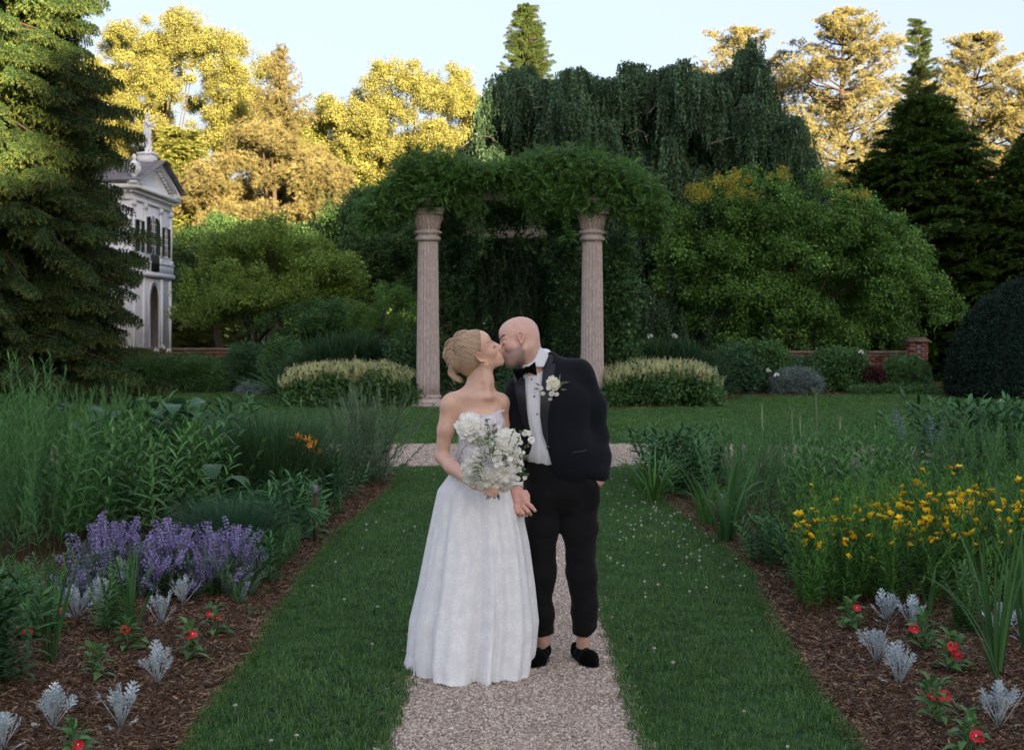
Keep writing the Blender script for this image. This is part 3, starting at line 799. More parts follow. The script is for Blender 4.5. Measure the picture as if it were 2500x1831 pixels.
# --- right side
broad_tree('maple_tree', 'large rounded maple with yellow tinged top right of the pergola', T(1740, 790, 43.5) * [1, 1, 0], T(1760, 600, 43.5), (4.2, 2.7, 2.15), 170, .50, 75, 'round', 'maple', .58, bark_brown, r0=.12, limbs=10,
           extra=[(T(1560, 440, 42.4), .6), (T(1650, 400, 42.4), .6), (T(1720, 410, 42.4), .5), (T(1810, 410, 42.4), .5), (T(1870, 440, 42.4), .45), (T(1500, 480, 42.4), .5), (T(1480, 560, 42.4), .5), (T(1960, 540, 42.4), .6), (T(2050, 640, 42.4), .6), (T(2090, 700, 42.4), .6),
                  (T(1640, 470, 41.8), .7), (T(1750, 470, 41.8), .7), (T(1850, 500, 41.8), .7), (T(1620, 740, 42.4), .6), (T(1740, 745, 41.8), .6), (T(1860, 745, 41.8), .6), (T(1980, 740, 41.8), .6)])
mt = [o for o in bpy.data.objects if o.name.startswith('maple_tree')][0]
tips = []
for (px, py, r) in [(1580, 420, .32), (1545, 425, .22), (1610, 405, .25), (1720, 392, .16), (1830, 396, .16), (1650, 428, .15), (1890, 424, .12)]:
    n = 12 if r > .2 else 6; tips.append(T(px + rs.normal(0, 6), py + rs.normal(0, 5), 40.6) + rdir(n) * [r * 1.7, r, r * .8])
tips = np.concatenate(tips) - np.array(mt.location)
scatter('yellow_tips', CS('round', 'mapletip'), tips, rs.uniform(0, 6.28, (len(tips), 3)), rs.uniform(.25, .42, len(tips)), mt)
conifer('hinoki_tree', 'dark green false cypress mass rising behind the maple', T(2040, 790, 50) * [1, 1, 0], 9.7, 4.5, .4, 44, 'fan', 'hinoki', 1.35, bark_brown, droop=.30, perw=22, step=.5,
        prof=lambda t: (1 - t ** 2.4) * .95 + .04, up=.05, rag=.55)
conifer('hinoki_tree', 'dark green false cypress filling the right edge', T(2290, 790, 48) * [1, 1, 0], 8.2, 4.0, .4, 34, 'fan', 'hinoki', 1.3, bark_brown, droop=.30, perw=20, step=.5, prof=lambda t: (1 - t ** 1.6) * .95 + .05)
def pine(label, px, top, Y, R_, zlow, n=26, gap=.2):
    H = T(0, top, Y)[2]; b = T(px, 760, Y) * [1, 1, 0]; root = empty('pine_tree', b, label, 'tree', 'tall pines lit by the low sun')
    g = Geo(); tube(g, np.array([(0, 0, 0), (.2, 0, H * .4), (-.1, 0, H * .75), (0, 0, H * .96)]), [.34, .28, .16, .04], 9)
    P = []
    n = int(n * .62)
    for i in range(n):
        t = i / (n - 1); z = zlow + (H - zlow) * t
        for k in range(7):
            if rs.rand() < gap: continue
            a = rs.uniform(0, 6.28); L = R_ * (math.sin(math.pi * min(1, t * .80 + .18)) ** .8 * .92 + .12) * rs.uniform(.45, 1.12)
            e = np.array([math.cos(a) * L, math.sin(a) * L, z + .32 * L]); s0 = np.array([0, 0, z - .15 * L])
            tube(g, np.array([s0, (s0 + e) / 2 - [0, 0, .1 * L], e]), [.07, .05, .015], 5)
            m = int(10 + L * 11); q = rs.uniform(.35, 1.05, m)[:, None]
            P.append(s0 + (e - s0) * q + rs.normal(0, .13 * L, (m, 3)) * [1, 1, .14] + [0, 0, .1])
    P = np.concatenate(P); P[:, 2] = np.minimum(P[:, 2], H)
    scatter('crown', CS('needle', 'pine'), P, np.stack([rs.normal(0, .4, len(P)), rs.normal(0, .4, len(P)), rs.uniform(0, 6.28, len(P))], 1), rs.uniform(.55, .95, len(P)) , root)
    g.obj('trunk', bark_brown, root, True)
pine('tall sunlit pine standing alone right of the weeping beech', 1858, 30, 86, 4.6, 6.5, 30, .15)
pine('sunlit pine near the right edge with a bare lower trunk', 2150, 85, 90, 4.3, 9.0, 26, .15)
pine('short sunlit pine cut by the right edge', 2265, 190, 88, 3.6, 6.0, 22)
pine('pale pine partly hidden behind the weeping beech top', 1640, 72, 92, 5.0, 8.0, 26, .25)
conifer('fir_tree', 'slim blue green fir top between the two right pines', T(2025, 760, 60) * [1, 1, 0], T(0, 45, 60)[2], 1.9, 4.0, 54, 'spray', 'spruce', .36, bark_brown, droop=-.12, perw=11, step=.25, gap=.1, rag=.35, prof=lambda t: (1 - t) ** .8 + .03)
# clipped yew mound at the right edge
yb = T(2290, 800, 36) * [1, 1, 0]; ye = empty('yew_mound', yb, 'big clipped dark yew dome at the right edge', 'shrub')
d = rdir(4200, -.05); rad = np.array([2.3, 1.9, 2.85]); P = d * rad * rs.uniform(.94, 1.0, len(d))[:, None]; P[:, 2] = np.abs(P[:, 2]) + .15
k = P[:, 1] < .6; P = P[k]; d = d[k]
scatter('foliage', CS('round', 'yew'), P, eul(unit(d), rs.uniform(0, 6.28, len(P))), rs.uniform(.22, .34, len(P)), ye)
g = Geo(); V = ICO3_V * rad * .93; V[:, 2] = np.abs(V[:, 2]); g.add(V, ICO3_F, .2); g.obj('inner_twigs', FM['yew'], ye)

# ---------------------------------------------------------------- bodies grown as one surface (distance fields + surface nets)
class Vol:
    def __init__(s, lo, hi, vox):
        s.lo = np.array(lo, float); s.v = vox
        s.n = np.ceil((np.array(hi) - s.lo) / vox).astype(int) + 1
        s.ax = [(s.lo[i] + np.arange(s.n[i]) * vox).astype(np.float32) for i in range(3)]
        s.D = np.full(s.n, 0.12, np.float32)
    def op(s, fn, lo, hi, k=0.01, mode='u', M=None):
        mg = max(k * 1.6, 2.5 * s.v)
        a = np.clip(np.floor((np.array(lo) - mg - s.lo) / s.v).astype(int), 0, s.n)
        b = np.clip(np.ceil((np.array(hi) + mg - s.lo) / s.v).astype(int) + 1, 0, s.n)
        if (b <= a).any(): return
        x = s.ax[0][a[0]:b[0], None, None]; y = s.ax[1][None, a[1]:b[1], None]; z = s.ax[2][None, None, a[2]:b[2]]
        d = fn(x, y, z).astype(np.float32)
        sub = s.D[a[0]:b[0], a[1]:b[1], a[2]:b[2]]
        if mode == 'u':
            h = np.maximum(k - np.abs(sub - d), 0) / k
            r = np.minimum(sub, d) - h * h * k * .25
        elif mode == 's':
            d = -d; h = np.maximum(k - np.abs(sub - d), 0) / k
            r = np.maximum(sub, d) + h * h * k * .25
        else:
            h = np.maximum(k - np.abs(sub - d), 0) / k
            r = np.maximum(sub, d) + h * h * k * .25
        s.D[a[0]:b[0], a[1]:b[1], a[2]:b[2]] = r
    def cap(s, a, b, ra, rb=None, k=0.01, mode='u', sq=1.0):
        "tapered capsule; sq squashes depth (y)"
        rb = ra if rb is None else rb
        a = np.array(a, float); b = np.array(b, float); d = b - a; L2 = float(d @ d) + 1e-12
        def fn(x, y, z):
            px, py, pz = x - a[0], y - a[1], z - a[2]
            h = np.clip((px * d[0] + py * d[1] + pz * d[2]) / L2, 0, 1)
            return (np.sqrt((px - h * d[0]) ** 2 + ((py - h * d[1]) / sq) ** 2 + (pz - h * d[2]) ** 2) - (ra + (rb - ra) * h)) * min(1, sq)
        r = max(ra, rb) * max(1, sq)
        s.op(fn, np.minimum(a, b) - r, np.maximum(a, b) + r, k, mode)
    def chain(s, P, r, k=0.01, mode='u', sq=1.0):
        for i in range(len(P) - 1): s.cap(P[i], P[i + 1], r[i], r[i + 1], k, mode, sq)
    def ell(s, c, r, k=0.01, mode='u', M=None):
        c = np.array(c, float); r = np.array(r, float)
        Mi = np.eye(3) if M is None else np.array(M).T
        def fn(x, y, z):
            x, y, z = x - c[0], y - c[1], z - c[2]
            if M is not None:
                x, y, z = [Mi[i, 0] * x + Mi[i, 1] * y + Mi[i, 2] * z for i in range(3)]
            k0 = np.sqrt((x / r[0]) ** 2 + (y / r[1]) ** 2 + (z / r[2]) ** 2)
            k1 = np.sqrt((x / r[0] ** 2) ** 2 + (y / r[1] ** 2) ** 2 + (z / r[2] ** 2) ** 2)
            return k0 * (k0 - 1) / (k1 + 1e-6)
        rr = np.full(3, r.max()) if M is not None else r
        s.op(fn, c - rr, c + rr, k, mode)
    def surf(s):
        D = s.D; S = D < 0
        nx, ny, nz = D.shape
        c = S[:-1, :-1, :-1].astype(np.int8)
        cnt = sum(S[i:nx - 1 + i, j:ny - 1 + j, k:nz - 1 + k].astype(np.int8) for i in (0, 1) for j in (0, 1) for k in (0, 1))
        act = (cnt > 0) & (cnt < 8)
        I = np.argwhere(act); idm = np.full(act.shape, -1, np.int32); idm[act] = np.arange(len(I))
        acc = np.zeros((len(I), 3)); w = np.zeros(len(I))
        cr = [(i, j, k) for i in (0, 1) for j in (0, 1) for k in (0, 1)]
        for a in cr:
            for ax in range(3):
                if a[ax]: continue
                b = list(a); b[ax] = 1
                va = D[I[:, 0] + a[0], I[:, 1] + a[1], I[:, 2] + a[2]]; vb = D[I[:, 0] + b[0], I[:, 1] + b[1], I[:, 2] + b[2]]
                x = (va < 0) != (vb < 0)
                t = np.where(x, va / np.where(x, va - vb, 1), 0)
                p = np.tile(np.array(a, float), (len(I), 1)); p[:, ax] += t
                acc += p * x[:, None]; w += x
        V = s.lo + (I + acc / w[:, None]) * s.v
        Q = []
        for ax in range(3):
            o = [q for q in range(3) if q != ax]
            sl0 = [slice(1, -1)] * 3; sl1 = [slice(1, -1)] * 3
            sl0[ax] = slice(0, -1); sl1[ax] = slice(1, None)
            A = S[tuple(sl0)]; B = S[tuple(sl1)]
            for flip, mask in ((0, A & ~B), (1, ~A & B)):
                E = np.argwhere(mask)
                if not len(E): continue
                E = E + 1; E[:, ax] -= 1
                def cell(u, v):
                    q = E.copy(); q[:, o[0]] -= u; q[:, o[1]] -= v
                    return idm[q[:, 0], q[:, 1], q[:, 2]]
                q = np.stack([cell(1, 1), cell(0, 1), cell(0, 0), cell(1, 0)], 1)
                if bool(flip) != (ax == 1): q = q[:, ::-1]
                Q.append(q)
        Q = np.concatenate(Q); Q = Q[(Q >= 0).all(1)]
        return V, Q
    def front(s, x, z, ymin=None):
        "first surface met along +y at (x,z) arrays"
        x = np.atleast_1d(x); z = np.atleast_1d(z)
        fx = np.clip((x - s.lo[0]) / s.v, 0, s.n[0] - 1.001); fz = np.clip((z - s.lo[2]) / s.v, 0, s.n[2] - 1.001)
        i = fx.astype(int); k = fz.astype(int); a = (fx - i)[:, None]; b = (fz - k)[:, None]
        L = s.D[i, :, k] * (1 - a) * (1 - b) + s.D[i + 1, :, k] * a * (1 - b) + s.D[i, :, k + 1] * (1 - a) * b + s.D[i + 1, :, k + 1] * a * b
        ins = L < 0; j = np.argmax(ins, 1); hit = ins.any(1) & (j > 0)
        j = np.where(hit, j, 1)
        q = np.arange(len(j)); v0 = L[q, j - 1]; v1 = L[q, j]
        y = s.lo[1] + (j - 1 + v0 / (v0 - v1 + 1e-9)) * s.v
        if not hit.all():
            good = y[hit].mean() if hit.any() else s.lo[1]
            y = np.where(hit, y, good)
        return y

def relax(V, Q, it=2, lam=0.5):
    "laplacian smoothing of a quad mesh"
    E = np.concatenate([Q[:, [0, 1]], Q[:, [1, 2]], Q[:, [2, 3]], Q[:, [3, 0]]])
    for _ in range(it):
        acc = np.zeros_like(V); w = np.zeros(len(V))
        for c in range(3):
            acc[:, c] = np.bincount(E[:, 0], V[E[:, 1], c], len(V)) + np.bincount(E[:, 1], V[E[:, 0], c], len(V))
        w = np.bincount(E[:, 0], minlength=len(V)) + np.bincount(E[:, 1], minlength=len(V))
        V = V + lam * (acc / np.maximum(w, 1)[:, None] - V)
    return V

def sample(vol, V):
    q = np.clip(((V - vol.lo) / vol.v).round().astype(int), 0, np.array(vol.n) - 1)
    return vol.D[q[:, 0], q[:, 1], q[:, 2]]

# ================================================================= SUMMER HOUSE, PERGOLA, BRICK WALL
white_p = noise_mat('white_paint', (.80, .80, .82), (.87, .87, .89), 3, .6, .15, 40, spec=.3)
shutter_m = noise_mat('black_green_paint', (.010, .016, .012), (.020, .030, .022), 6, .5, spec=.4)
slate_m = noise_mat('slate', (.16, .15, .17), (.28, .26, .28), 3, .8, .4, 30)
glass_m = noise_mat('window_glass', (.04, .05, .06), (.09, .10, .11), 2, .12, spec=.6)
HX, HY0, HY1 = -14.6, 55.0, 61.4
house = empty('summer_house', (-17.6, 58.2, 0), 'white two storey summer house with pediment, dark shutters and roof urns', 'building')
def hpart(g, name, mat, smooth=False, parent=None, label=None):
    o = g.obj(name, mat, None, smooth)
    p = parent or house
    o.parent = p; o.matrix_parent_inverse = Matrix.Translation(-Vector(house.location)) if p is house else Matrix.Identity(4)
    if label: o['label'] = label
    return o
g = Geo(); box(g, (-21.2, HY0, 0), (HX, HY1, 6.66)); hpart(g, 'wall', white_p)
g = Geo(); box(g, (-21.35, HY0 - .14, 3.80), (HX + .14, HY1 + .14, 3.98)); box(g, (-21.3, HY0 - .09, 3.98), (HX + .09, HY1 + .09, 4.34)); box(g, (-21.33, HY0 - .12, 4.34), (HX + .12, HY1 + .12, 4.42)); hpart(g, 'belt_course', white_p)
g = Geo(); box(g, (-21.26, HY0 - .06, 6.66), (HX + .06, HY1 + .06, 6.80)); box(g, (-21.23, HY0 - .03, 6.80), (HX + .03, HY1 + .03, 7.02)); hpart(g, 'entablature', white_p)
g = Geo(); box(g, (-21.5, HY0 - .34, 7.08), (HX + .34, HY1 + .34, 7.24)); box(g, (-21.4, HY0 - .22, 7.02), (HX + .22, HY1 + .22, 7.08))
for y in np.arange(HY0 - .1, HY1 + .1, .22): box(g, (HX + .05, y, 6.94), (HX + .20, y + .11, 7.02))
for x in np.arange(-21, HX, .22): box(g, (x, HY0 - .20, 6.94), (x + .11, HY0 - .05, 7.02))
hpart(g, 'cornice', white_p)
YM = (HY0 + HY1) / 2
PK = 8.52
def prism_x(g, pts, x0, x1, m=0):
    n = len(pts); V = [(x0, *p) for p in pts] + [(x1, *p) for p in pts]
    g.add(V, [[i, (i + 1) % n, (i + 1) % n + n, i + n] for i in range(n)], .5, m)
    g.F.setdefault(n, []).append(np.array([[*range(n)], [*range(2 * n - 1, n - 1, -1)]]) + g.n - 2 * n); g.M.setdefault(n, []).append(np.full(2, m))
g = Geo(); prism_x(g, [(HY0 + .05, 7.24), (HY1 - .05, 7.24), (YM, PK - .16)], -21.2, HX + .02); hpart(g, 'pediment', white_p)
sl = (PK - 7.26) / (YM - HY0 + .34)
for s in (-1, 1):
    e = YM + s * (YM - HY0 + .40)
    g = Geo(); prism_x(g, [(YM, PK - .14), (e, 7.26 - .02), (e, 7.26 + .12), (YM, PK)], HX + .02, HX + .34)
    for i in range(12):
        t = (i + .5) / 12; y = YM + (e - YM) * t; z = PK - .16 + (7.22 - PK + .16) * t
        box(g, (HX + .02, y - .06, z - .10), (HX + .16, y + .06, z - .005))
    hpart(g, 'raking_cornice', white_p)
    # slate courses, each course a strip with a lower edge that stands proud
    g = Geo(); nrow = 15
    for i in range(nrow):
        a, b = i / nrow, (i + 1) / nrow
        ya, za = YM + (e - YM) * a, PK + .01 + (7.40 - PK) * a; yb, zb = YM + (e - YM) * b, PK + .01 + (7.40 - PK) * b + .0
        xs_ = np.arange(-21.5, HX + .30, .30)
        for x in xs_:
            j = rs.uniform(0, .012)
            g.add([(x + .006, ya, za), (x + .294, ya, za), (x + .294, yb, zb + .03 + j), (x + .006, yb, zb + .03 + j), (x + .006, yb, zb - .01), (x + .294, yb, zb - .01)], [[0, 1, 2, 3], [3, 2, 5, 4]], rs.rand())
    o = hpart(g, 'roof_slates', slate_m); o['kind'] = 'stuff'
    g = Geo(); prism_x(g, [(YM, PK - .02), (e, 7.36), (e, 7.40), (YM, PK + .005)], -21.52, HX + .33); hpart(g, 'roof_deck', slate_m)
def arch_pts(y0, y1, z0, z1, arch):
    if not arch: return [(y0, z0), (y1, z0), (y1, z1), (y0, z1)]
    r = (y1 - y0) / 2; return [(y0, z0), (y1, z0)] + [((y0 + y1) / 2 + r * math.cos(a), z1 - r + r * math.sin(a)) for a in np.linspace(0, math.pi, 9)]
def hwin(y0, y1, z0, z1, arch=False):
    g = Geo(); prism_x(g, arch_pts(y0 - .06, y1 + .06, z0 - .06, z1 + .06, arch), HX + .003, HX + .035); f = hpart(g, 'window', white_p)
    g = Geo(); prism_x(g, arch_pts(y0, y1, z0, z1, arch), HX + .037, HX + .045); hpart(g, 'pane', glass_m, parent=f)
    g = Geo()
    for k in (1, 2): yy = y0 + (y1 - y0) * k / 3; box(g, (HX + .047, yy - .012, z0), (HX + .065, yy + .012, z1 - .02))
    for k in range(1, 5): zz = z0 + (z1 - z0) * k / 5; box(g, (HX + .048, y0, zz - .012), (HX + .063, y1, zz + .012))
    hpart(g, 'muntin', white_p, parent=f)
def hshut(y0, y1, z0, z1, arch=0):
    g = Geo()
    pts = [(y0, z0), (y1, z0), (y1, z1), (y0, z1)] if not arch else ([(y0, z0), (y1, z0), (y1, z1 - .30), (y1 - .12, z1 - .06), (y0, z1)] if arch > 0 else [(y0, z0), (y1, z0), (y1, z1), (y0 + .12, z1 - .06), (y0, z1 - .30)])
    prism_x(g, pts, HX + .005, HX + .05)
    for z in np.arange(z0 + .08, z1 - .30, .07): box(g, (HX + .046, y0 + .05, z), (HX + .066, y1 - .05, z + .035))
    hpart(g, 'shutter', shutter_m)
hwin(55.98, 56.30, 4.74, 5.92); hshut(55.42, 55.92, 4.72, 5.95); hshut(56.34, 56.80, 4.72, 5.95)
hwin(57.78, 58.60, 4.74, 6.22, True); hshut(57.10, 57.72, 4.72, 6.22, -1); hshut(58.68, 59.30, 4.72, 6.22, 1)
hwin(60.02, 60.62, 4.74, 5.90); hshut(59.58, 59.98, 4.72, 5.92); hshut(60.70, 61.12, 4.72, 5.92)
g = Geo(); box(g, (HX + .09, 57.66, 4.02), (HX + .16, 58.74, 4.70))
for y in np.arange(57.72, 58.7, .10): box(g, (HX + .16, y, 4.06), (HX + .175, y + .045, 4.66))
hpart(g, 'balcony_grille', shutter_m)
for y in (55.18, 57.0 - .08, 59.44, 61.22):
    g = Geo(); box(g, (HX, y - .13, 4.42), (HX + .07, y + .13, 6.44)); box(g, (HX, y - .17, 4.42), (HX + .10, y + .17, 4.56)); box(g, (HX, y - .17, 6.44), (HX + .11, y + .17, 6.66)); hpart(g, 'pilaster', white_p)
for y in np.arange(55.3, 61.3, 1.45):
    g = Geo(); box(g, (HX, y - .16, .0), (HX + .06, y + .16, 3.80)); 
    if not 57.4 < y < 59.3: hpart(g, 'pilaster', white_p)
g = Geo(); prism_x(g, arch_pts(57.55, 59.15, .0, 3.62, True), HX + .004, HX + .05); f = hpart(g, 'door_surround', white_p)
g = Geo(); prism_x(g, arch_pts(57.72, 58.98, .0, 3.46, True), HX + .052, HX + .06); hpart(g, 'doorway', noise_mat('brown_door', (.10, .07, .055), (.20, .15, .12), 3, .7), parent=f)  # plain brown panel filling the arch
for k in range(2):      # side wall windows, mostly behind the spruce
    x0 = -17.0 - 2.2 * k
    g = Geo(); box(g, (x0, HY0 - .035, 4.7), (x0 + .8, HY0 - .003, 6.0)); f = hpart(g, 'window', white_p)
    g = Geo(); box(g, (x0 + .06, HY0 - .045, 4.76), (x0 + .74, HY0 - .036, 5.94)); hpart(g, 'pane', glass_m, parent=f)
    for s in (-.5, .82): g = Geo(); box(g, (x0 + s, HY0 - .06, 4.7), (x0 + s + .46, HY0 - .004, 6.0)); hpart(g, 'shutter', shutter_m)
def urn(x, y, z):
    g = Geo(); lathe(g, [(.30, 0), (.30, .12), (.26, .14), (.24, .20), (.10, .26), (.08, .32), (.16, .40), (.25, .52), (.27, .66), (.22, .74), (.25, .77), (.25, .80), (.12, .86), (.07, .92), (.05, .98), (.09, 1.04), (.07, 1.12), (.01, 1.18)], 20, (x, y, z))
    hpart(g, 'urn', white_p, True)
urn(HX + .10, HY0 + .02, 7.24); urn(HX + .10, HY1 - .02, 7.24); urn(-20.9, HY0, 7.24)
g = Geo(); box(g, (HX - .50, YM - .36, PK - .12), (HX + .12, YM + .36, PK + .22)); box(g, (HX - .54, YM - .40, PK + .22), (HX + .16, YM + .40, PK + .30)); hpart(g, 'statue_pedestal', white_p)
# statue of a youth playing a pipe
st = empty('statue', (HX - .18, YM, PK + .30), 'white statue of a youth with raised arms on the summer house roof', 'statue')
v = Vol((-.55, -.45, -.03), (.60, .45, 1.66), .026)
v.chain([(-.06, 0, .02), (-.07, 0, .40), (-.02, 0, .78)], [.065, .075, .11], .05); v.chain([(.10, .04, .02), (.06, .02, .40), (.02, 0, .78)], [.06, .07, .11], .05)
v.ell((0, 0, .84), (.15, .12, .14), .06); v.ell((-.04, 0, 1.08), (.15, .11, .22), .06); v.cap((-.05, -.14, 1.24), (-.05, .14, 1.24), .065, .065, .05)
v.cap((-.04, 0, 1.28), (.0, 0, 1.38), .05, .05, .03); v.ell((.0, 0, 1.46), (.09, .08, .11), .03); v.ell((-.01, 0, 1.54), (.12, .11, .05), .03)
v.chain([(-.05, -.17, 1.24), (.10, -.20, 1.10), (.27, -.10, 1.22)], [.055, .048, .04], .03); v.chain([(-.05, .17, 1.24), (.12, .2, 1.08), (.30, .06, 1.06)], [.055, .048, .04], .03)
v.cap((.08, -.02, 1.40), (.46, -.02, 1.36), .022, .028, .01); v.cap((.26, -.04, 1.12), (.32, -.02, .92), .03, .02, .02); v.cap((-.02, .02, .90), (-.14, .05, .35), .13, .10, .06)
V, Q = v.surf(); o = link('figure', mesh('statue_figure', relax(V, Q, 1), Q, white_p, smooth=True), st)
g = Geo(); box(g, (-.24, -.22, -.004), (.24, .22, .04)); o = g.obj('plinth', white_p, st)
o = bpy.data.objects['figure']; o.location = (0, 0, .03)

# ---------------------------------------------------------------- pergola
stone = noise_mat('weathered_stone', (.33, .27, .255), (.44, .37, .35), 9, .9, .25, 110, c3=(.55, .48, .455), dist=.006, stretch=(2, 2, 1.1))
timber = noise_mat('grey_timber', (.15, .13, .12), (.34, .30, .28), 4, .9, .4, 40, stretch=(.6, 6, 6))
CX = ((1045 - 1250) / F * 31.7, (1446 - 1250) / F * 31.7)
perg = empty('pergola', (-.02, 38, 0), 'columned stone pergola with grey timber beams under wisteria', 'pergola')
def ppart(g, name, mat, parent=None, smooth=False):
    o = g.obj(name, mat, None, smooth); p = parent or perg; o.parent = p
    if p is perg: o.matrix_parent_inverse = Matrix.Translation(-Vector(perg.location))
    return o
th_ = np.arange(168) * 2 * math.pi / 168
fl_ = 1 - .13 * np.clip(np.abs(np.sin(th_ * 10)) - .22, 0, 1) / .78
def column(x, y):
    H0, H1 = .27, 3.66; rows = []
    for t in np.linspace(0, 1, 14): rows.append((.262 - .035 * t - .006 * t * t, H0 + (H1 - H0) * t))
    g = Geo(); lathe(g, rows, 168, (x, y, 0), flute=fl_); sh = ppart(g, 'column', stone, None, False)
    g = Geo(); lathe(g, [(.232, 3.66), (.275, 3.67), (.285, 3.71), (.275, 3.75), (.24, 3.76), (.238, 3.80), (.275, 3.81), (.29, 3.85), (.275, 3.89), (.235, 3.90), (.235, 3.97), (.255, 4.06), (.30, 4.15), (.335, 4.20), (.335, 4.22), (.30, 4.23)], 40, (x, y, 0))
    for k in range(20):
        a = k * 2 * math.pi / 20
        tube(g, np.array([(x + r * math.cos(a), y + r * math.sin(a), z) for r, z in ((.238, 3.92), (.252, 4.02), (.285, 4.12), (.325, 4.19))]), [.022, .026, .024, .012], 6)
        tube(g, np.array([(x + .288 * math.cos(a) , y + .288 * math.sin(a), 3.835), (x + .288 * math.cos(a), y + .288 * math.sin(a), 3.865)]), [.022, .022], 6)
    ppart(g, 'capital', stone, sh, True)
    g = Geo(); box(g, (x - .345, y - .345, 4.235), (x + .345, y + .345, 4.29)); box(g, (x - .37, y - .37, 4.292), (x + .37, y + .37, 4.37)); ppart(g, 'abacus', stone, sh)
    g = Geo(); box(g, (x - .345, y - .345, -.02), (x + .345, y + .345, .075)); lathe(g, [(.335, .075), (.345, .10), (.335, .135), (.30, .15), (.285, .165), (.285, .20), (.305, .215), (.305, .245), (.27, .268), (.265, .272)], 40, (x, y, 0)); ppart(g, 'column_base', stone, sh)
for y in (31.7, 38.3, 45.0):
    for x in CX: column(x, y)
def beam(lo, hi, tail=0, ax=0):
    g = Geo(); box(g, lo, hi)
    if tail:
        lo, hi = np.array(lo), np.array(hi)
        for s, e in ((-1, lo), (1, hi)):
            for k in range(4):
                a = e.copy(); b = a.copy(); d = .075
                l2, h2 = lo.copy(), hi.copy()
                if s < 0: l2[ax] = lo[ax] - d * (k + 1); h2[ax] = lo[ax] - d * k - .001
                else: l2[ax] = hi[ax] + d * k + .001; h2[ax] = hi[ax] + d * (k + 1)
                l2[2] = lo[2] + .045 * (k + 1); box(g, l2, h2)
    return g
for x in CX:
    ppart(beam((x - .10, 31.2, 4.372), (x + .10, 45.6, 4.55), 1, 1), 'long_beam', timber)
for y in (31.55, 31.85, 38.3, 45.0): ppart(beam((CX[0] - .35, y - .05, 4.553), (CX[1] + .35, y + .05, 4.77), 1, 0), 'cross_beam', timber)
for y in np.arange(32.7, 44.6, .95): ppart(beam((CX[0] - .5, y - .035, 4.556), (CX[1] + .5, y + .035, 4.68), 0), 'rafter', timber)
# ---------------------------------------------------------------- vines
vine = empty('wisteria_vine', (0, 32, 0), 'green wisteria heaped over the pergola beams', 'vine')
U = [(800, 470), (830, 425), (860, 385), (890, 355), (930, 338), (980, 345), (1030, 364), (1080, 376), (1130, 370), (1165, 350), (1200, 332), (1260, 326), (1310, 338), (1350, 362), (1400, 382), (1435, 395), (1455, 440)]
Lw = [(800, 500), (830, 490), (870, 480), (900, 450), (930, 452), (960, 455), (1000, 430), (1030, 404), (1090, 398), (1135, 400), (1160, 440), (1200, 458), (1250, 462), (1290, 450), (1330, 455), (1400, 475), (1455, 520)]
P = []
for i in range(1500):
    px = rs.uniform(800, 1458); up = np.interp(px, *zip(*U)); lo_p = np.interp(px, *zip(*Lw)); py = up + (lo_p - up) * rs.rand() ** .75 + rs.normal(0, 4)
    if rs.rand() < .10: py += rs.exponential(16)
    P.append(T(px, py, 31.35 + rs.uniform(-.35, 1.0)))
for i in range(900):
    x = rs.uniform(-2.4, 2.4); P.append((x, 32 + 7 * rs.rand() ** 1.5, 4.70 + rs.uniform(0, .28)))
P = np.array(P) - np.array(vine.location)
scatter('foliage', CS('fern', 'vine'), P, np.stack([rs.normal(0, .5, len(P)), rs.normal(0, .5, len(P)), rs.uniform(0, 6.28, len(P))], 1), rs.uniform(.55, .95, len(P)), vine)
P = []
for (x0, ln, n) in [(1035, 55, 9), (1010, 40, 7), (1065, 28, 5), (1180, 42, 8), (1165, 62, 9), (1230, 30, 6), (1248, 45, 7), (1300, 22, 5), (945, 30, 6), (1110, 18, 5), (1060, 100, 9), (1195, 70, 7), (1052, 75, 7)]:
    g = Geo(); q = np.linspace(0, 1, 8); A = np.array([T(x0 + 6 * math.sin(t * 5 + x0), 425 + ln * t * 1.4, 31.2) for t in q]) - np.array(vine.location); tube(g, A, .007, 4); g.obj('trailing_stem', bark_pale, vine)
    for t in np.linspace(0, 1, n * 2): P.append(T(x0 + 6 * math.sin(t * 5 + x0) + rs.normal(0, 4), 425 + ln * t * 1.4, 31.15) - np.array(vine.location))
P = np.array(P); scatter('trailing_leaves', CS('fern', 'vine'), P, np.stack([rs.normal(0, .5, len(P)), rs.normal(0, .5, len(P)), rs.uniform(0, 6.28, len(P))], 1), rs.uniform(.18, .30, len(P)), vine)
for k in range(7):
    g = Geo(); a = T(rs.uniform(900, 1400), rs.uniform(400, 440), 31.3) - np.array(vine.location); b = a + [rs.uniform(-1, 1), 0, rs.uniform(-.3, .25)]
    tube(g, np.array([a, (a + b) / 2 + [0, -.1, -.12], b]), [.02, .016, .008], 5); g.obj('woody_stem', bark_pale, vine)
ivy = empty('climbing_vine', (0, 40, 0), 'dark leafy climber clothing the inner pergola columns', 'vine')
P = []
for x0, s in ((CX[0], 1), (CX[1], -1)):
    for i in range(760):
        y = rs.choice([38.3, 45.0]) + rs.normal(0, .5); z = rs.uniform(0, 4.7); w = .22 + .15 * abs(math.sin(y * 1.3 + z)) + (.3 if z > 3.6 else 0)
        P.append((x0 + s * rs.uniform(-.3, w + .1), y, z))
for i in range(80): P.append((rs.uniform(-1.7, 1.7), rs.uniform(32.3, 34.5), 4.45 - rs.exponential(.22)))
for i in range(420): P.append((CX[1] + .42 + abs(rs.normal(0, .26)), rs.uniform(32.3, 34), rs.uniform(0, 3.6)))
for i in range(130): P.append((CX[0] - .45 - abs(rs.normal(0, .18)), rs.uniform(32.5, 34), rs.uniform(0, 1.5)))
P = np.array(P) - np.array(ivy.location)
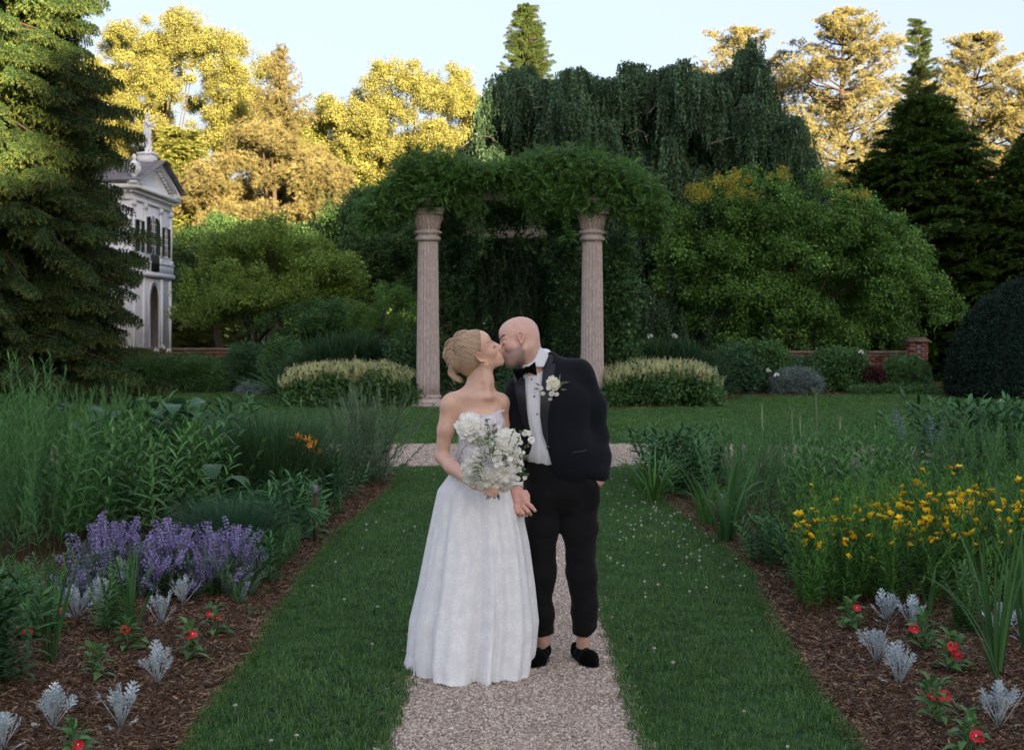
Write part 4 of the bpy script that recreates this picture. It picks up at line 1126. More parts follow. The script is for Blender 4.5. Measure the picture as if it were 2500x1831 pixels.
scatter('foliage', CS('round', 'vinedark'), P, rs.uniform(0, 6.28, (len(P), 3)), rs.uniform(.45, .8, len(P)), ivy)
for x in CX:
    g = Geo(); trunk_mesh(g, (x, -1.4, 0), (x + .1, -1.6, 4.4), .09, .04); g.obj('stem', bark_brown, ivy)

# ---------------------------------------------------------------- brick wall
brick_m = leaf_mat('brick', (.085, .030, .022), (.16, .060, .042), (.26, .12, .085), trans=0, rough=.9, spec=.15, var=.25)
mortar = noise_mat('mortar', (.16, .13, .115), (.26, .22, .20), 20, .95, .5, 90)
cap_m = noise_mat('wall_coping', (.12, .075, .06), (.22, .15, .12), 8, .9, .5, 60)
BL, BH, WY = .205, .065, 40.5
def bmesh_brick(l=BL):
    g = Geo(); V = ICO_V * 0; g2 = Geo(); box(g2, (-l / 2, -.05, -BH / 2), (l / 2, .05, BH / 2), rs.rand()); return g2.mesh('brick', brick_m)
BR = [bmesh_brick() for _ in range(6)]; BRh = [bmesh_brick(.098) for _ in range(3)]
def wall_run(x0, x1, htop, label, vis=None, x_at=None):
    root = empty('brick_wall', ((x0 + x1) / 2, WY, 0), label, 'wall')
    cx_ = (x0 + x1) / 2; g = Geo(); box(g, (x0 - cx_, -.096, -.1), (x1 - cx_, .15, htop)); g.obj('core', mortar, root)
    g = Geo(); box(g, (x0 - cx_ - .02, -.15, htop + .002), (x1 - cx_ + .02, .20, htop + .075)); g.obj('coping', cap_m, root)
    bulk = Geo(); nobj = 0; r = 0; z = .04
    while z + BH / 2 < htop:
        x = x0 + (.107 if r % 2 else 0)
        while x + BL < x1 + .01:
            xc = x + BL / 2
            if vis and vis[0] < xc < vis[1] and z > vis[2] and nobj < 290:
                o = link('brick', BR[rs.randint(6)], root, (xc - cx_, -.058 - rs.uniform(0, .006), z)); nobj += 1
            else: box(bulk, (x - cx_, -.110 - rs.uniform(0, .005), z - BH / 2), (x + BL - cx_, -.02, z + BH / 2), rs.rand())
            x += BL + .010
        z += BH + .010; r += 1
    o = bulk.obj('rear_bricks' if False else 'brickwork', brick_m, root); o['kind'] = 'stuff'
    return root
xw = lambda px: T(px, 0, WY)[0]
wall_run(-13.5, -2.6, 1.10, 'low brick wall behind the left border, below the dogwood', (xw(322), xw(560), .74))
wall_run(2.6, xw(1998), 1.02, 'low brick wall behind the right border, under the maple', (xw(1850), xw(1998), .25))
pr = empty('brick_pier', (xw(2019), WY, 0), 'square brick pier ending the right garden wall', 'pier')
w2 = PXM(20, WY); g = Geo(); box(g, (-w2 + .012, -w2 + .012, -.1), (w2 - .012, w2 - .012, 1.34)); g.obj('core', mortar, pr)
g = Geo(); box(g, (-w2 - .04, -w2 - .04, 1.342), (w2 + .04, w2 + .04, 1.42)); box(g, (-w2 + .02, -w2 + .02, 1.422), (w2 - .02, w2 - .02, 1.47)); g.obj('coping', cap_m, pr)
z = .04; r = 0
while z < 1.32:
    xs_ = ([-w2 + .10, w2 - .10 - .0], BR) if r % 2 == 0 else ([-w2 + .05, .0, w2 - .05], BRh)
    if r % 2 == 0:
        for x in np.linspace(-w2 + .103, w2 - .103, 2): link('brick', BR[rs.randint(6)], pr, (x, -w2 + .048, z))
        if 2 * w2 > .5: pass
    else:
        link('brick', BRh[0], pr, (-w2 + .05, -w2 + .048, z)); link('brick', BR[rs.randint(6)], pr, (0, -w2 + .048, z)); link('brick', BRh[1], pr, (w2 - .05, -w2 + .048, z))
    for y in np.linspace(-w2 + .16, w2 - .11, 2): link('brick', BR[rs.randint(6)], pr, (-w2 + .048, y, z), (0, 0, R(90)))
    z += BH + .010; r += 1

# ================================================================= BORDER PLANTS
def G2(px, py):
    p = gnd(px * K, py * K); p[2] = float(bed_z(np.array(p[0]), np.array(p[1]))); return p
M_ = dict(
    rod=leaf_mat('goldenrod_leaf', (0.036, 0.106, 0.029), (0.068, 0.174, 0.049), (0.128, 0.275, 0.084), .3, .5),
    phlox=leaf_mat('phlox_leaf', (0.031, 0.098, 0.028), (0.060, 0.160, 0.038), (0.115, 0.256, 0.062), .3, .45),
    prim=leaf_mat('primrose_leaf', (0.029, 0.097, 0.018), (0.059, 0.164, 0.028), (0.119, 0.257, 0.051), .3, .5),
    day=leaf_mat('daylily_leaf', (0.036, 0.106, 0.023), (0.074, 0.185, 0.039), (0.144, 0.284, 0.075), .35, .4),
    iris=leaf_mat('iris_leaf', (0.024, 0.078, 0.023), (0.048, 0.128, 0.037), (0.096, 0.199, 0.063), .25, .4),
    peony=leaf_mat('peony_leaf', (0.020, 0.069, 0.024), (0.039, 0.117, 0.037), (0.083, 0.204, 0.063), .25, .5, .2),
    hosta=leaf_mat('broad_leaf', (0.019, 0.065, 0.030), (0.036, 0.106, 0.046), (0.078, 0.170, 0.075), .25, .4),
    wand=leaf_mat('wand_leaf', (.045, .090, .045), (.095, .165, .085), (.19, .28, .16), .3, .5),
    fescue=leaf_mat('fescue_blade', (0.029, 0.082, 0.041), (0.055, 0.135, 0.069), (0.102, 0.206, 0.109), .25, .5),
    catf=leaf_mat('catmint_leaf', (0.042, 0.085, 0.040), (0.078, 0.142, 0.069), (0.132, 0.220, 0.115), .25, .6),
    lav=leaf_mat('catmint_flower', (.17, .13, .31), (.31, .255, .51), (.50, .44, .68), .3, .6),
    dusty=leaf_mat('dusty_leaf', (.20, .255, .28), (.38, .45, .48), (.56, .64, .67), .1, .8, .15, .12),
    vin=leaf_mat('vinca_leaf', (.030, .10, .022), (.065, .18, .045), (.14, .28, .085), .3, .45, .25),
    red=leaf_mat('red_petal', (.45, .012, .02), (.68, .03, .045), (.85, .10, .13), .25, .5),
    yel=leaf_mat('yellow_petal', (.62, .36, .008), (.82, .58, .015), (.90, .72, .06), .3, .5),
    org=leaf_mat('orange_petal', (.65, .22, .02), (.80, .36, .04), (.85, .55, .10), .3, .5),
    wht=leaf_mat('cream_petal', (.62, .60, .50), (.82, .81, .74), (.88, .88, .85), .25, .6, .2, .06),
    bud=leaf_mat('red_bud', (.20, .05, .015), (.35, .10, .03), (.5, .2, .05), .2, .5),
    stem=leaf_mat('pale_stem', (.06, .09, .04), (.10, .14, .07), (.2, .24, .14), .0, .6),
)
def stalk(n, Lf, W, taper=.5, droop=.5, opp=True, ang=.7, top=False, r=.0035, m=0, start=.12, g=None, whorl=2):
    "unit height stalk"
    g = g or Geo(); lean = rs.normal(0, .13, 2)
    q = np.linspace(0, 1, 5); tube(g, np.stack([lean[0] * q * q, lean[1] * q * q, q], 1), np.linspace(r, r * .5, 5), 4, .75)
    t = np.linspace(start, 1, n); a0 = rs.uniform(0, 6.28)
    for i, tt in enumerate(t):
        for k in range(whorl):
            a = a0 + (i * 1.57 + k * 6.283 / whorl if opp else i * 2.4 + k * 2.1)
            s = 1 - taper * tt; el = ang * (.4 + .9 * tt)
            P = np.array([[lean[0] * tt * tt, lean[1] * tt * tt, tt]])
            straps(g, P, a, Lf * s * rs.uniform(.75, 1.15), 1.5 - el * rs.uniform(.8, 1.1), W * s, droop * rs.uniform(.5, 1.3), 3, np.clip(rs.normal(.42, .14) + .25 * tt, 0, 1), m)
    return g
proto_set('rod', [stalk(34, .13, .016, .45, .6, False, .75).mesh('rod', [M_['rod']]) for _ in range(6)])
proto_set('rodfine', [stalk(46, .10, .010, .4, .4, False, .9).mesh('rodfine', [M_['rod']]) for _ in range(6)])
proto_set('phlox', [stalk(12, .24, .044, .30, 1.0, True, .60).mesh('phlox', [M_['phlox']]) for _ in range(6)])
proto_set('prim', [stalk(20, .15, .034, .45, .5, False, .8, whorl=2).mesh('prim', [M_['prim']]) for _ in range(6)])
proto_set('peony', [stalk(8, .34, .060, .15, .9, False, .5, whorl=4).mesh('peony', [M_['peony']]) for _ in range(6)])
proto_set('catleaf', [stalk(16, .14, .040, .3, .5, True, .6, whorl=3).mesh('catleaf', [M_['catf']]) for _ in range(5)])
proto_set('weed', [stalk(12, .30, .070, .5, .6, False, .6, whorl=3).mesh('weed', [M_['vin']]) for _ in range(4)])
proto_set('amsonia', [stalk(44, .085, .012, .35, .3, False, .9).mesh('amsonia', [M_['wand']]) for _ in range(5)])

def in_poly(n, base, spread):
    pass
def clump(name, label, poly, sets, n, h, cat='plant', group=None, hz=None, lean=.18, scw=1.0, part='foliage'):
    "stalks standing inside a ground polygon given in photograph pixels (2256 view)"
    Pg = np.array([G2(*p)[:2] for p in poly]); c = Pg.mean(0); z0 = float(bed_z(np.array(c[0]), np.array(c[1])))
    root = empty(name, (c[0], c[1], z0), label, cat, group)
    lo, hi = Pg.min(0), Pg.max(0); P = []
    tries = 0
    while len(P) < n and tries < n * 40:
        tries += 1; q = lo + (hi - lo) * rs.rand(2); ins = False; j = len(Pg) - 1
        for i in range(len(Pg)):
            if (Pg[i, 1] > q[1]) != (Pg[j, 1] > q[1]) and q[0] < (Pg[j, 0] - Pg[i, 0]) * (q[1] - Pg[i, 1]) / (Pg[j, 1] - Pg[i, 1] + 1e-9) + Pg[i, 0]: ins = not ins
            j = i
        if ins and abs(q[0]) / q[1] < .42: P.append(q)
    P = np.array(P); rel = P - c
    zz = np.array([float(bed_z(np.array(a), np.array(b))) for a, b in P]) - z0
    H = rs.uniform(h[0], h[1], len(P))
    d = rel / (np.abs(rel).max(0) + 1e-6)
    rot = np.stack([rs.normal(0, lean * .6, len(P)) - d[:, 1] * lean * .0, rs.normal(0, lean * .6, len(P)) + d[:, 0] * lean, rs.uniform(0, 6.28, len(P))], 1)
    scatter(part, sets, np.stack([rel[:, 0], rel[:, 1], zz], 1), rot, np.stack([H * scw, H * scw, H], 1), root)
    return root, P, H

# --- left bed
clump('goldenrod', 'tall fine leafed goldenrod thicket filling the left edge', [(-60, 1330), (190, 1215), (330, 1120), (300, 1060), (-150, 1060), (-200, 1250)], 'rodfine', 560, (.66, 1.06), lean=.20)
clump('goldenrod', 'one goldenrod stem group taller than the rest at the upper left', [(20, 1200), (110, 1190), (110, 1150), (30, 1150)], 'rod', 9, (1.15, 1.45), lean=.04)
clump('milkweed', 'broad lance leafed plants with drooping leaves behind the catmint', [(120, 1225), (330, 1200), (480, 1180), (500, 1120), (400, 1100), (170, 1130)], 'phlox', 130, (.50, .92), lean=.26)
clump('phlox', 'upright phlox stand between the goldenrod and the lily leaves', [(230, 1140), (420, 1110), (470, 1070), (280, 1065)], 'phlox', 70, (.55, .90), lean=.22)
clump('peony', 'dark peony bush with bronze tips at the back of the left bed', [(300, 1085), (520, 1085), (560, 1050), (330, 1050)], 'peony', 50, (.55, .85), lean=.25)
clump('willow_leaf_bush', 'airy pale green bush of upright wands by the gravel walk', [(735, 1090), (850, 1075), (862, 1055), (750, 1050)], 'amsonia', 120, (.75, 1.12), lean=.42)
clump('peony', 'glossy dark peony bush left of the brown post', [(590, 1225), (690, 1195), (690, 1150), (590, 1170)], 'peony', 46, (.34, .50), lean=.45)
clump('peony', 'low dark peony bush behind the brown post', [(640, 1140), (760, 1120), (770, 1085), (640, 1100)], 'peony', 44, (.34, .50), lean=.40)
clump('peony', 'dark leafed clump at the right foot of the catmint', [(555, 1310), (625, 1290), (620, 1240), (555, 1255)], 'peony', 24, (.20, .32), lean=.55)
clump('leafy_mound', 'bright green low mound between catmint and bark path', [(600, 1270), (655, 1235), (650, 1205), (600, 1215)], 'weed', 40, (.16, .26), lean=.3)
clump('salvia', 'dark blue green broad leafed plant at the lower left corner', [(-90, 1570), (30, 1560), (50, 1500), (-80, 1490)], 'peony', 34, (.34, .52), lean=.25)
clump('salvia', 'leggy green plant between two dusty millers, left bed', [(225, 1430), (275, 1425), (270, 1395), (225, 1395)], 'weed', 11, (.26, .40), lean=.3)
clump('leafy_mound', 'dark low foliage under the goldenrod at the left edge', [(-60, 1440), (130, 1420), (140, 1330), (-80, 1340)], 'weed', 110, (.16, .30), lean=.3)
clump('leafy_mound', 'low green foliage in front of the catmint', [(330, 1330), (560, 1325), (560, 1290), (330, 1295)], 'weed', 60, (.10, .17), lean=.4)
clump('seedling', 'small weed beside the top dusty miller of the left bed', [(515, 1345), (535, 1345), (535, 1335), (515, 1335)], 'weed', 4, (.10, .16))
clump('seedling', 'tiny ferny weed right of the red flowered vinca', [(545, 1375), (585, 1370), (580, 1355), (540, 1360)], 'weed', 7, (.06, .10))
clump('seedling', 'lone weed near the bark edge by the brown post', [(735, 1140), (760, 1135), (760, 1120), (735, 1125)], 'weed', 4, (.14, .20))
# --- right bed
clump('peony', 'dark leafed peony mass at the inner corner of the right bed', [(1400, 1050), (1440, 1100), (1560, 1110), (1600, 1060), (1500, 1045)], 'peony', 110, (.36, .58), lean=.3)
clump('aster', 'fresh green aster thicket in the middle of the right bed', [(1560, 1120), (1640, 1210), (1780, 1200), (1900, 1120), (1850, 1050), (1600, 1050)], 'rod', 300, (.44, .76), lean=.22)
clump('aster', 'pale topped aster stems along the back of the right bed', [(1560, 1075), (2000, 1075), (2080, 1045), (1560, 1045)], 'rodfine', 170, (.36, .60), lean=.2)
clump('phlox', 'broad leafed phlox standing among the yellow primroses', [(1740, 1230), (1990, 1210), (1960, 1120), (1760, 1130)], 'phlox', 80, (.48, .76), lean=.22)
clump('goldenrod', 'tall goldenrod stems behind the yellow flowers, right side', [(1900, 1150), (2180, 1150), (2150, 1070), (1900, 1080)], 'rod', 150, (.50, .80), lean=.22)
clump('peony', 'dark green bush with blue and white flecks at the right edge', [(2020, 1075), (2400, 1090), (2400, 1045), (2000, 1045)], 'peony', 100, (.55, .84), lean=.25)
clump('goldenrod', 'dark stems filling the far right edge of the bed', [(2180, 1180), (2420, 1200), (2400, 1100), (2160, 1100)], 'rod', 130, (.50, .84), lean=.22)
clump('foxglove', 'low dark rosette leaves at the border of the right bed', [(1650, 1240), (1740, 1300), (1760, 1240), (1680, 1190)], 'peony', 40, (.20, .34), lean=.4)
prims = []
for lb, poly, n in (('yellow flowered evening primrose mass beside the bark path', [(1745, 1362), (1960, 1368), (1960, 1230), (1760, 1220)], 240),
                    ('yellow flowered evening primrose mass in the middle of the right bed', [(1960, 1366), (2140, 1366), (2120, 1200), (1960, 1210)], 200),
                    ('yellow flowered evening primrose mass reaching the right edge', [(2140, 1366), (2380, 1366), (2360, 1200), (2120, 1200)], 200)):
    prims.append(clump('evening_primrose', lb, poly, 'prim', n, (.40, .66), lean=.26, group='evening primroses'))
def petals(g, n, c, L, W, cup, m=0, tint=None, up=(0, 0, 1)):
    up = unit(np.array(up, float)); A = unit(np.cross(up, [.3, .9, .2])); B = np.cross(up, A)
    a = np.arange(n) * 6.283 / n + rs.uniform(0, 6.28)
    D = np.cos(a)[:, None] * A + np.sin(a)[:, None] * B + cup * up
    leaves(g, np.tile(np.array(c, float), (n, 1)), D, L, W, tint if tint is not None else rs.uniform(.3, .9, n), .25, m, N=np.tile(up, (n, 1)) - .3 * D)
yfl = []
for _ in range(5):
    g = Geo(); petals(g, 4, (0, 0, 0), .030, .030, .9); petals(g, 4, (0, 0, .002), .026, .026, 1.5)
    if rs.rand() < .6: petals(g, 2, (.012, .01, -.005), .026, .010, 2.5, m=1)
    yfl.append(g.mesh('yellow_flower', [M_['yel'], M_['bud']]))
for ri, (root, P_, H_) in enumerate(prims):
    b0 = np.array(root.location); order = np.argsort(P_[:, 1] + rs.normal(0, .8, len(P_)))
    want = (70, 120, 120)[ri]; cnt = 0
    for i in order:
        if cnt >= want: break
        if rs.rand() < (.45 if ri == 0 else .2): continue
        for k in range(rs.randint(1, 4)):
            q = np.array([P_[i][0] - b0[0] + rs.normal(0, .035), P_[i][1] - b0[1] + rs.normal(0, .03) - .02, H_[i] * (rs.uniform(.86, 1.02) if rs.rand() < .7 else rs.uniform(.6, .9)) + .015])
            link('yellow_flower', yfl[rs.randint(5)], root, q, (rs.normal(-.2, .5), rs.normal(0, .5), rs.uniform(0, 6.28)), rs.uniform(.85, 1.35)); cnt += 1
for (root, P_, H_), n in zip(prims, (22, 18, 16)):
    g = Geo()
    for k in range(n * 2):
        i = rs.randint(len(P_)); b = np.array([P_[i][0] - root.location.x, P_[i][1] - root.location.y, H_[i] * rs.uniform(.5, 1.02)]); petals(g, 3, b, .020, .006, 2.2, tint=rs.uniform(.2, .8))
    o = g.obj('red_buds', M_['bud'], root); o['kind'] = 'stuff'

# --- grass mounds near
def grass_mound(name, label, px, py, n, L, W, lean, droop, mat, spread=.12, tint=.5, Yo=None, cat='grass'):
    b = G2(px, py); root = empty(name, b, label, cat)
    g = Geo(); P = np.stack([rs.normal(0, spread, n), rs.normal(0, spread, n), np.zeros(n)], 1)
    az = np.arctan2(P[:, 1], P[:, 0]) + rs.normal(0, .6, n)
    straps(g, P, az, rs.uniform(L[0], L[1], n), np.abs(rs.normal(0, lean, n)), W * rs.uniform(.7, 1.2, n), rs.uniform(droop[0], droop[1], n), 6, np.clip(rs.normal(tint, .2, n), 0, 1))
    o = g.obj('blades', mat, root); o['kind'] = 'stuff'; return root
grass_mound('fescue_clump', 'blue green fescue mound rising behind the catmint', 505, 1245, 2600, (.34, .60), .0042, .45, (.3, 1.3), M_['fescue'])
grass_mound('fountain_grass', 'dark arching grass clump in the middle of the left bed', 600, 1120, 1900, (.7, 1.12), .0075, .38, (.5, 1.5), FM['gras'], .18)
grass_mound('fountain_grass', 'thin arching grass beside the lily leaves, left bed', 520, 1130, 500, (.6, .95), .007, .35, (.5, 1.4), FM['gras'], .12)

# --- strap leaved clumps: every leaf is a piece
def strap_mesh(name, L, W, lean, droop, mat, seg=8, tint=.5):
    g = Geo(); straps(g, np.zeros((1, 3)), 0, L, lean, W, droop, seg, tint + rs.normal(0, .12), keel=.22); return g.mesh(name, mat)
LV = {}
def leaf_set(key, L, W, mat, leans, droops, name='leaf'):
    LV[key] = [strap_mesh(name, L, W, l, d, mat) for l in leans for d in droops]
leaf_set('day', .62, .022, M_['day'], (.15, .45), (1.0, 1.7, 2.3))
leaf_set('bdiris', .60, .042, M_['iris'], (.05, .30), (.25, 1.0, 1.9))
leaf_set('iris', .75, .020, M_['iris'], (.03, .14), (.05, .25, .6))
leaf_set('long', 1.0, .013, M_['iris'], (.25, .55), (1.2, 1.7, 2.1))
def strap_clump(name, label, px, py, key, n, s=(.8, 1.15), spread=.05, group=None, az0=None, rt=None, cat='plant'):
    root = empty(name, G2(px, py), label, cat, group)
    for i in range(n):
        a = rs.uniform(0, 6.283) if az0 is None else az0 + rs.normal(0, .8)
        link('leaf', LV[key][rs.randint(len(LV[key]))], root, (math.cos(a) * spread * rs.rand(), math.sin(a) * spread * rs.rand(), -.005), (rs.normal(0, .08), rs.normal(0, .08), a), rs.uniform(*s))
    return root
strap_clump('daylily', 'arching daylily clump at the inner edge of the right bed', 1440, 1108, 'day', 44, (.8, 1.15), .10)
strap_clump('daylily', 'daylily clump behind the first one, touching the gravel walk side', 1480, 1090, 'day', 34, (.8, 1.1), .10)
strap_clump('bearded_iris', 'tall iris fan with wide yellow green leaves, right bed edge', 1600, 1200, 'bdiris', 17, (.8, 1.25), .07)
strap_clump('daylily', 'drooping lily leaves just left of the wide iris fan', 1555, 1160, 'day', 30, (.7, 1.1), .08)
strap_clump('daylily', 'pale green daylily leaves high in the left bed', 480, 1130, 'bdiris', 34, (.9, 1.45), .22)
strap_clump('daylily', 'pale green daylily leaves right of the broad hosta leaves', 420, 1110, 'bdiris', 26, (1.0, 1.5), .16)
dl = strap_clump('daylily', 'orange flowering daylily by the willow leafed bush', 700, 1100, 'day', 46, (.8, 1.25), .16)
strap_clump('iris', 'narrow iris leaves above the brown post', 735, 1112, 'iris', 18, (.5, .85), .08)
strap_clump('iris', 'upright iris tuft standing in the lower left bark', 108, 1480, 'iris', 20, (.55, .98), .035)
strap_clump('gladiolus', 'pale thick gladiolus shoot in front of the catmint', 287, 1425, 'iris', 6, (.45, .78), .02)
strap_clump('crocosmia', 'long arching thin leaves springing from the gladiolus foot', 290, 1430, 'long', 5, (.6, .95), .03, az0=.1)
strap_clump('crocosmia', 'single thin arching leaves over the dusty miller row, far left', 60, 1400, 'long', 5, (.5, .9), .05, az0=.3)
strap_clump('iris', 'tall dark iris spears near the right edge of the photo', 2195, 1500, 'iris', 14, (.75, 1.15), .05)
strap_clump('iris', 'second iris spear tuft cut by the right edge', 2262, 1460, 'iris', 9, (.65, 1.0), .04)
strap_clump('crocosmia', 'thin arching leaves crossing the right bark area', 2215, 1540, 'long', 5, (.55, .85), .04, az0=3.0)
strap_clump('bearded_iris', 'two strap leaves standing under the yellow primroses', 2045, 1370, 'bdiris', 4, (.45, .62), .05)
strap_clump('bearded_iris', 'wide pale leaves bending over the primroses at the right edge', 2215, 1330, 'bdiris', 8, (.95, 1.35), .07)
# orange daylily flowers
ofl = []
for _ in range(3):
    g = Geo(); petals(g, 6, (0, 0, 0), .075, .026, .75); tube(g, [(0, 0, -.05), (0, 0, 0)], .006, 5, .2); ofl.append(g.mesh('orange_flower', M_['org']))
for (px, py) in [(635, 965), (642, 975), (655, 962), (648, 968), (680, 970), (678, 980), (690, 988), (693, 975), (702, 997), (662, 968)]:
    o = link('orange_flower', ofl[rs.randint(3)], dl, T(px, py, 13.6) - np.array(dl.location), (rs.normal(-.7, .5), rs.normal(0, .6), rs.uniform(0, 6)), rs.uniform(.6, .95))
# hosta style broad leaves
hb_ = empty('hosta', G2(330, 1105), 'broad blue green hosta leaves at the back of the left bed', 'plant')
def broad_mesh(L, W, mat):
    g = Geo(); n = 7; t = np.linspace(0, 1, n); w = W * np.sin(np.pi * np.clip(t * .97 + .02, 0, 1)) ** .7 * .5
    x = L * t; z = .25 * L * np.sin(t * 2.2) - .10 * L * t ** 2
    P = np.stack([np.stack([x, -w, z + .25 * w], 1), np.stack([x, -w * .5, z + .02 * w], 1), np.stack([x, 0 * w, z - .04 * w], 1), np.stack([x, w * .5, z + .02 * w], 1), np.stack([x, w, z + .25 * w], 1)])
    sheet(g, P, rs.uniform(.3, .8)); return g.mesh('leaf', mat, True)
BM = [broad_mesh(.30, .19, M_['hosta']) for _ in range(3)]
for i in range(46):
    a = rs.uniform(0, 6.28); r = rs.uniform(.05, .75)
    link('leaf', BM[rs.randint(3)], hb_, (math.cos(a) * r * 1.3, math.sin(a) * r * .6, rs.uniform(.55, .98)), (rs.normal(0, .25), rs.uniform(.1, .7), a + rs.normal(0, .4)), rs.uniform(.7, 1.15))
for i, (px, py, Yp, lb) in enumerate([(470, 1070, 11.6, 'large rounded blue leaf plant above the fescue')]):
    o_ = empty('plume_poppy', G2(475, 1200), lb, 'plant')
    for k, (dx, dz) in enumerate(((0, .62), (.10, .52), (-.09, .50))):
        link('leaf', BM[k], o_, (dx, -.1, dz), (0, .5, -1.4 + k), .8)
    g = Geo(); tube(g, [(0, 0, 0), (.02, -.05, .62)], .006, 5); g.obj('stem', M_['stem'], o_)
# --- catmint
def florets(L=.16, n=120, w=.026):
    g = Geo(); tube(g, [(0, 0, -.12), (0, 0, L)], .0014, 4, .1, m=1)
    k = rs.randint(0, 7, n); t = (k + rs.uniform(-.25, .25, n)) / 7.0
    r = w * (1.1 - .55 * t) * rs.uniform(.4, 1, n); a = rs.uniform(0, 6.28, n)
    P = np.stack([r * np.cos(a) * .6, r * np.sin(a) * .6, L * np.clip(t, -.05, 1.1)], 1); D = np.stack([np.cos(a), np.sin(a), rs.uniform(-.2, .7, n)], 1)
    leaves(g, P, D, .012 * rs.uniform(.6, 1.2, n), .009, np.clip(rs.normal(.5, .25, n), 0, 1), .1); return g
SPK = [florets().mesh('flower_spike', [M_['lav'], M_['stem']]) for _ in range(6)]
def catmint(label, px, py, rx, ry, n, hgt, lean=.9, group='catmint mounds'):
    root, P, H = clump('catmint', label, [(px - rx, py + ry), (px + rx, py + ry), (px + rx, py - ry), (px - rx, py - ry)], 'catleaf', int(n * 1.1), (hgt * .4, hgt * .75), group=group, lean=.45)
    c = np.array(root.location); wx_ = rx * K / F * c[1]
    for i in range(n):
        x = rs.uniform(-1, 1); y = rs.uniform(-1, 1); h = hgt * rs.uniform(.55, 1.02) * math.sqrt(max(.25, 1 - .6 * x * x - .2 * y * y)); h *= (.62 if y < -.35 and rs.rand() < .7 else 1)
        link('flower_spike', SPK[rs.randint(6)], root, (x * wx_ * 1.05, y * .34, h - .10), (rs.normal(.2 * -y, .38), x * lean * .5 + rs.normal(.12, .38), 0), rs.uniform(.7, 1.25))
    return root
catmint('purple catmint mound, its left third, in front of the lance leaves', 245, 1318, 72, 16, 115, .46)
catmint('purple catmint mound, middle third, below the fescue', 375, 1318, 68, 16, 115, .46)
catmint('purple catmint mound, right third, leaning toward the lawn', 492, 1312, 58, 16, 100, .46)
catmint('small purple catmint tuft beside the left dusty millers', 172, 1345, 22, 8, 40, .22)
# --- dusty millers
def dusty_leaf():
    g = Geo(); L = .17; P, D, Ls, Ws = [], [], [], []
    n = 5; t = np.linspace(.46, .95, n)
    tube(g, [(0, 0, 0), (L * .5, 0, .010), (L, 0, .022)], [.0026, .0020, .0010], 4, .75)
    for i, tt in enumerate(t):
        w = (.016, .030, .036, .030, .020)[i]
        for s in (-1, 1):
            p = np.array([L * tt, 0, .022 * tt]); d = unit(np.array([.95, s * .8, rs.normal(.1, .15)]))
            P.append(p); D.append(d); Ls.append(w); Ws.append(w * .46)
            for s2, q_ in ((-1, .5), (1, .6), (1, .85)):
                P.append(p + d * w * q_); D.append(unit(d + np.array([s2 * -.15, s2 * .75 * s, .1]))); Ls.append(w * .42); Ws.append(w * .34)
    P.append([L * .95, 0, .022]); D.append([1, 0, .1]); Ls.append(.022); Ws.append(.012)
    leaves(g, np.array(P), np.array(D), np.array(Ls), np.array(Ws), np.clip(rs.normal(.55, .2, len(P)), 0, 1), .08, N=np.tile([0, 0, 1.], (len(P), 1)) + rs.normal(0, .3, (len(P), 3)))
    return g.mesh('leaf', M_['dusty'])
DL = [dusty_leaf() for _ in range(5)]
def dusty(px, py, s, label):
    s *= .9
    root = empty('dusty_miller', G2(px, py), label, 'plant', 'silver dusty millers in the bark')
    n = rs.randint(17, 22)
    for i in range(n):
        a = i * 2.4 + rs.normal(0, .3); lean = (.10 + .85 * (i / n)) * rs.uniform(.75, 1.2); low = i > n - 3
        # leaf runs along +x: tilt it up
        link('leaf', DL[rs.randint(5)], root, (.008 * math.cos(a), .008 * math.sin(a), .01 + .035 * rs.rand() * (not low)), (rs.normal(0, .3), -(math.pi / 2 - lean) if not low else -.25, a), s * rs.uniform(.7, 1.15) * (.6 if low else 1))
dusty(355, 1392, 1.0, 'dusty miller in the centre of the left bark patch, upper row')
dusty(168, 1388, 1.0, 'dusty miller at the far left, below the catmint tuft')
dusty(222, 1358, 1.0, 'dusty miller half hidden by the leggy green plant')
dusty(402, 1345, .95, 'dusty miller closest to the catmint, upper right of the left bark')
dusty(345, 1520, 1.0, 'dusty miller alone between two vincas, lower middle left')
dusty(118, 1620, 1.05, 'largest dusty miller, bottom left corner')
dusty(265, 1618, 1.0, 'dusty miller at the bottom, second from the left corner')
dusty(5, 1680, .9, 'dusty miller just cut off at the very bottom left')
dusty(1955, 1388, 1.0, 'dusty miller under the yellow primroses, right bed')
dusty(2010, 1405, 1.0, 'dusty miller behind a red vinca, right bed')
dusty(1930, 1470, 1.0, 'dusty miller left of the red vinca, mid right bed')
dusty(1980, 1525, 1.05, 'dusty miller lowest of the close group, right bed')
dusty(2208, 1430, 1.0, 'dusty miller behind the iris spears, right edge')
dusty(2262, 1440, 1.0, 'dusty miller cut by the right edge of the photo')
dusty(2200, 1622, 1.05, 'dusty miller alone in the lower right corner')
